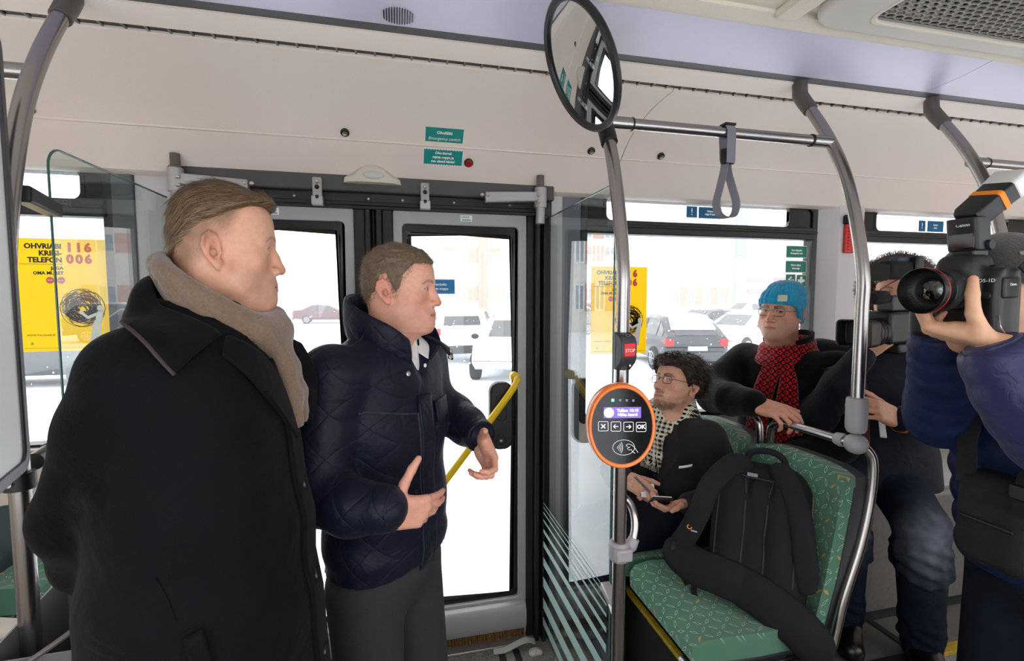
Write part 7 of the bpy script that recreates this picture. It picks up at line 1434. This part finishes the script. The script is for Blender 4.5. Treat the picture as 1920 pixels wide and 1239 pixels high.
# ================================================================== the photographer at the right edge
M_puff = mat('blue_puffer_nylon', '#282a52', .42, bump=.2, bscale=120, var=.12, vscale=30, spec=.35, sheen=.08, wrinkle=(38, .006)); M_puffd = mat('blue_puffer_nylon_body', '#16244a', .5, bump=.2, bscale=120, var=.15, vscale=30, spec=.3, wrinkle=(30, .008))
def man_photo():
    t = person('photographer in a blue quilted jacket and dark beanie at the right edge, aiming a camera', (1.46, .86, 0)); sc = .95; M = frame((-.985, .10, -.06)); T = np.array((1.252, .772, 1.662))
    s, base, ears = head_sdf(fat=.35, eye=.9); vs, F = s.mesh(); vs = smooth_verts(vs, F, 1, .4); col = skin_cols(vs, '#c9987a', stubble=.25, stub_col='#8a6f58', brow_col='#5a463a', blush=.5)
    al = [(1.50, .62, 1.45), (1.42, .575, 1.36), (1.215, .605, 1.375), (1.13, .635, 1.460), (1.085, .665, 1.552)]; ar = [(1.58, 1.04, 1.46), (1.52, 1.05, 1.36), (1.425, .985, 1.325), (1.335, .925, 1.43), (1.232, .868, 1.568)]
    rows = [(.90, 1.70, .86, .15, .21, 0), (1.05, 1.69, .86, .155, .22, 0), (1.2, 1.66, .86, .155, .22, 0), (1.35, 1.60, .85, .15, .22, 0), (1.45, 1.50, .84, .125, .20, 0), (1.51, 1.42, .83, .10, .13, 0), (1.55, 1.40, .82, .085, .09, 0)]
    parts = [(to_world(vs, M, T, sc), F, col), hand_parts((1.083, .668, 1.566), (-.34, .90, .20), (-.20, -.26, -.94), False, [(52, 62, 40), (52, 62, 40), (54, 62, 40), (56, 62, 40)], thumb=[(.70, .35, -.62), (.25, .30, -.92), (.05, .25, -.97)], tone='#d8a888', sc=1.0), hand_parts((1.222, .866, 1.582), (-.50, -.22, .83), (-.35, .9, .15), True, [(55, 45, 25), (60, 60, 30), (60, 60, 30), (60, 60, 30)], tone='#cf9f82', sc=1.0), body_core(shrink(rows, .04), [(al, [.055, .05, .045, .04, .032]), (ar, [.055, .05, .045, .04, .032])], '#c99a80')]
    skin_body(parts, t)
    for q in (-1, 1): eyeball(t, M, T, sc, q, (0, 1, 0))
    hs = hair_shell(s, base, ([0, 40, 62, 75, 90, 105, 130, 180], [.06, .05, .02, -.03, -.02, -.01, -.05, -.065]), lambda x, y, z: .004 + 0*z, s.h); hv, hF = hs.mesh(); link('hair', npmesh('hair', to_world(hv, M, T, sc), hF), M_hairb, t)
    M_hat = knit('olive_black_knit', '#2b2a25', 220); ht = SDF((-.13, -.15, -.09), (.13, .13, .17), .0045); X, Y, Z = np.meshgrid(*ht.ax, indexing='ij'); az = azim(X, Y); bz = SDF.__new__(SDF); bz.lo, bz.h, bz.n, bz.D = s.lo, s.h, s.n, base; b_ = bz.val(np.stack([X.ravel(), Y.ravel(), Z.ravel()], 1)).reshape(X.shape)
    edge = np.interp(az, [0, 50, 90, 130, 180], [.030, .022, .0, -.03, -.04]); d = b_ - .013 - .006*np.exp(-((Z - edge - .02)/.02)**2); d = np.where(b_ > .06, .05, d); ht.D = np.maximum(d, edge - Z).astype(np.float32); hv, hF = ht.mesh(); hv = smooth_verts(hv, hF, 1, .5); hat = link('beanie', npmesh('beanie', to_world(hv, M, T, sc), hF), M_hat, t)
    M_lt = mat('grey_hat_print', '#7c776c', .9)
    def glyph(cells, x0):    # letter cells laid on the left side of the hat
        for (a0, b0, a1, b1) in cells:
            q = [(-.09, .045 - x0 - a, .052 + b) for a, b in ((a0, b0), (a1, b0), (a1, b1), (a0, b1))]; W_ = to_world(ht.proj(q, .0022), M, T, sc); g = MB(); cc = np.array(W_); nn = np.cross(cc[1] - cc[0], cc[2] - cc[0]); nn /= np.linalg.norm(nn); g.add([tuple(p + nn*.0012) for p in cc] + [tuple(p - nn*.0012) for p in cc], [(0,1,2,3), (7,6,5,4), (0,4,5,1), (1,5,6,2), (2,6,7,3), (3,7,4,0)]); g.build('letter', M_lt, hat, smooth=False)
    glyph([(0, .032, .014, .042), (.014, .032, .030, .042), (.011, .016, .019, .032), (.011, 0, .019, .016)], 0); glyph([(0, 0, .008, .021), (0, .021, .008, .042), (.008, .034, .026, .042), (.008, .017, .022, .024)], .038)
    s_, jk = torso(t, 'jacket', M_puffd, rows, [], (1.2, .5, .85), (1.92, 1.25, 1.6), .009, noise=lambda X, Y, Z: -.010*np.abs(np.sin(Z*math.pi/.075))**.6)
    for nm, p, rr, m in (('sleeve', al, [.095, .090, .082, .074, .056], M_puff), ('sleeve', ar, [.09, .085, .078, .068, .054], M_puffd)):
        q = np.array(p); z = SDF(q.min(0) - .13, q.max(0) + .13, .0065); pts = [np.array(x) for x in spline(p, 6)]; cum = np.concatenate([[0], np.cumsum([np.linalg.norm(pts[i+1] - pts[i]) for i in range(len(pts)-1)])]); r_ = np.interp(np.linspace(0, 1, len(pts)), np.linspace(0, 1, 5), rr)
        dense = [pts[0]]; rad = []; tot = cum[-1]; N2 = int(tot/.008); ss = np.linspace(0, tot, N2); D_ = np.stack([np.interp(ss, cum, [x[i] for x in pts]) for i in range(3)], 1); rd = np.interp(ss, cum, r_) + .017*(np.abs(np.sin(ss*math.pi/.052))**.45 - .8)
        z.path(list(D_), list(rd), k=.004); e = D_[-1]; dr = (D_[-1] - D_[-6]); dr /= np.linalg.norm(dr); z.cut(e + dr*.012, dr); o = sdf_obj(z, nm, m, t, 1); MB().tube([V(e + dr*.004), V(e + dr*.018)], [.046, .042], 20).build('cuff', m, o, bevel=.003)
    MB().ribbon([(1.33, .70, 1.56), (1.345, .665, 1.50), (1.325, .66, 1.42), (1.315, .655, 1.32)], V(0, 1, .3), .05, .012).build('collar_edge', mat('mustard_lining', '#9a7a2a', .7), t)
    legs(t, [(1.70, .76, .88), (1.70, .96, .88)], [(1.67, .755, .48), (1.67, .97, .48)], [(1.70, .74, 0), (1.70, .98, 0)], [.105, .085, .075], denim('dark_jeans', '#161b28'), R(180), hipr=.15)
man_photo()
def hip_bag():
    t = thing('camera_bag', 'black camera bag with webbing straps hanging at the hip of the photographer', 'bag', (1.39, .80, .95)); s = SDF((1.22, .6, .90), (1.54, 1.02, 1.32), .008); s.box((1.39, .80, 1.12), (.05, .095, .11), .035); s.box((1.35, .80, 1.10), (.035, .07, .08), .03, k=.02); b = sdf_obj(s, 'bag_body', M_pack, t)
    MB().ribbon([(1.325, .74, 1.17), (1.335, .74, 1.25), (1.39, .72, 1.34), (1.42, .70, 1.43)], V(0, 1, 0), .045, .006).build('strap', M_pack, t); MB().obox((1.325, .74, 1.22), (.006, .028, .016)).build('buckle', M_blackp, t, bevel=.004); MB().ribbon([(1.35, .87, 1.2), (1.38, .89, 1.30), (1.40, .89, 1.42)], V(0, 1, 0), .04, .006).build('strap', M_pack, t)
    MB().tube([(1.312, .75, 1.13), (1.312, .85, 1.13)], .004, 6).build('zip', M_blackp, t)
hip_bag()
# ------------------------------------------------------------------ the photographer's camera with its flash
def photo_camera():
    d = V(-.985, -.06, -.03).normalized(); u = d.cross(V(0, 0, 1)).normalized(); w = u.cross(d); o = V(1.118, .740, 1.666); P = lambda a, b, c: o + d*a + u*b + w*c; ax = (d, u, w)     # u points to the far side
    t = thing('photo_camera', 'black professional camera with a large lens and flash, at the face of the photographer', 'camera', o - w*.09)
    b = SDF(np.array(o) - .17, np.array(o) + .17, .0035); A = tuple(np.array(x) for x in ax)
    b.box(P(0, 0, -.034), (.030, .068, .068), .014, ax=A); b.box(P(.012, .058, -.032), (.042, .020, .066), .016, ax=A, k=.012); b.box(P(-.002, -.056, -.034), (.036, .014, .064), .012, ax=A, k=.01); b.box(P(.008, 0, .042), (.036, .034, .026), .018, ax=A, k=.02); b.ell(P(.03, 0, .036), (.022, .030, .024), ax=A, k=.02); b.cone(P(.03, 0, .0), P(.038, 0, .0), .042, .040, k=.008); b.box(P(.0, -.05, .034), (.026, .022, .006), .005, ax=A, k=.008); sdf_obj(b, 'camera_body', M_blackp, t, 1)
    L_ = MB().lathe([(.036, 0), (.038, .006), (.039, .03), (.0385, .032), (.041, .036), (.0415, .058), (.040, .060), (.0405, .063), (.043, .070), (.044, .082), (.0445, .086), (.0445, .094), (.043, .096), (.0425, .090), (.036, .078), (.031, .070)], P(.036, 0, 0), d, 44, (1, 0)).build('lens', mat('satin_black_lens', '#101011', .3), t)
    MB().lathe([(.0447, .0838), (.0452, .0848), (.0447, .0858)], P(.036, 0, 0), d, 44, (0, 0)).build('red_ring', mat('lens_red', '#b3262a', .3), L_)
    for k in range(16): MB().lathe([(.0416, .038 + .0012*k), (.0421, .0384 + .0012*k), (.0416, .0388 + .0012*k)], P(.036, 0, 0), d, 30, (0, 0)).build('focus_rib', M_dark, L_)
    for k in range(9): MB().lathe([(.0392, .010 + .0018*k), (.0397, .0106 + .0018*k), (.0392, .0112 + .0018*k)], P(.036, 0, 0), d, 30, (0, 0)).build('zoom_rib', M_dark, L_)
    MB().lathe([(.036, .078), (.031, .070), (.022, .066), (.022, .050)], P(.036, 0, 0), d, 36, (0, 0)).build('inner_barrel', M_dark, L_); MB().lathe([(.030, .066), (.024, .072), (.014, .0765), (.0005, .078)], P(.036, 0, 0), d, 32, (0, 0)).build('front_glass', glass('coated_front_glass', (.5, .6, .55), .12, .8), L_); MB().lathe([(.021, .050), (.0005, .052)], P(.036, 0, 0), d, 24).build('inner_glass', mat('green_coating', '#0c1a14', .03, spec=1, coat=1), L_)
    text('EOS-1D', P(.0315, -.050, .016) + d*.006, u*-1 if (u*-1).cross(w).dot(d) > 0 else u, w, .0095, M_print, t); MB().obox(P(.005, -.070, .002), (.022, .005, .020), ax).build('side_cap', M_blackp, t, bevel=.004); text('Canon', P(.005, -.0756, .008), d*-1, w, .007, M_print, t)
    MB().lathe([(.007, 0), (.006, .004)], P(.034, -.052, -.012), d, 16).build('button', M_dark, t); MB().lathe([(.005, 0), (.005, .003)], P(.032, -.055, .016), d, 14).build('button', M_dark, t); MB().lathe([(.010, 0), (.010, .006), (.007, .008)], P(-.002, -.045, .038), w, 18).build('mode_dial', M_dark, t); MB().lathe([(.006, 0), (.006, .010)], P(.025, .06, .034), w, 14).build('shutter_button', M_bolt, t)
    MB().ribbon(spline([P(-.01, -.078, .045), P(-.03, -.095, .0), P(-.035, -.10, -.08), P(-.06, -.08, -.18), P(-.12, -.05, -.22)], 6), d, .026, .003).build('neck_strap', M_pack, t); MB().tube(spline([P(.03, -.07, -.05), P(.04, -.078, -.068), P(.03, -.08, -.082), P(.015, -.078, -.085)], 4), .0012, 6).build('steel_loop', M_bolt, t)
    # flash: foot, body, tilted head with diffuser
    MB().obox(P(-.004, 0, .070), (.022, .019, .008), ax).build('flash_foot', M_blackp, t, bevel=.003); fl_ = MB().loft([[P(a + fx, bb, c) for a, bb in rrect(.044, .056, .009, 3)] for c, fx in ((.076, -.004), (.09, .0), (.12, .004), (.136, .006), (.140, .006))]).build('flash_body', M_blackp, t, bevel=.002)
    MB().obox(P(.0205, 0, .096), (.004, .022, .016), ax).build('infrared_window', mat('dark_red_window', '#2a070c', .08), fl_, bevel=.002); text('Canon', P(.0268, -.004, .126), u*-1 if (u*-1).cross(w).dot(d) > 0 else u, w, .009, M_print, fl_); MB().lathe([(.010, 0), (.009, .005)], P(-.008, -.029, .086), -u, 14).build('lock_knob', M_dark, fl_)
    hd = V(.72, -.17, .66).normalized(); hu = (u - hd*u.dot(hd)).normalized(); hw = hd.cross(hu); C = P(.004, 0, .140); Q = lambda a, b_, c: C + hu*a*.74 + hw*b_*.74 + hd*c*.80
    MB().loft([[Q(a*k, b_*k, c) for a, b_ in rrect(.074, .052, .008, 3)] for c, k in ((-.006, .8), (.01, 1), (.085, 1.03), (.105, 1.06))]).build('flash_head', M_blackp, fl_, bevel=.002); MB().loft([[Q(a*1.075, b_*1.075, c) for a, b_ in rrect(.074, .052, .008, 3)] for c in (.058, .072)]).build('orange_band', mat('orange_elastic', '#ef8a17', .6), fl_)
    MB().loft([[Q(a*k, b_*k, c) for a, b_ in rrect(.074, .052, .008, 3)] for c, k in ((.100, 1.10), (.135, 1.16), (.148, 1.14))]).build('diffuser', mat('milky_diffuser', '#d9dad6', .25, spec=.6), fl_, bevel=.003)
photo_camera()
# ------------------------------------------------------------------ lettering becomes plain geometry
dg = bpy.context.evaluated_depsgraph_get()
for o in [o for o in bpy.data.objects if o.type == 'FONT']:
    me = bpy.data.meshes.new_from_object(o.evaluated_get(dg)); n = bpy.data.objects.new('lettering', me); n.parent = o.parent; n.matrix_local = o.matrix_local.copy(); COL.objects.link(n)
    bpy.data.objects.remove(o)
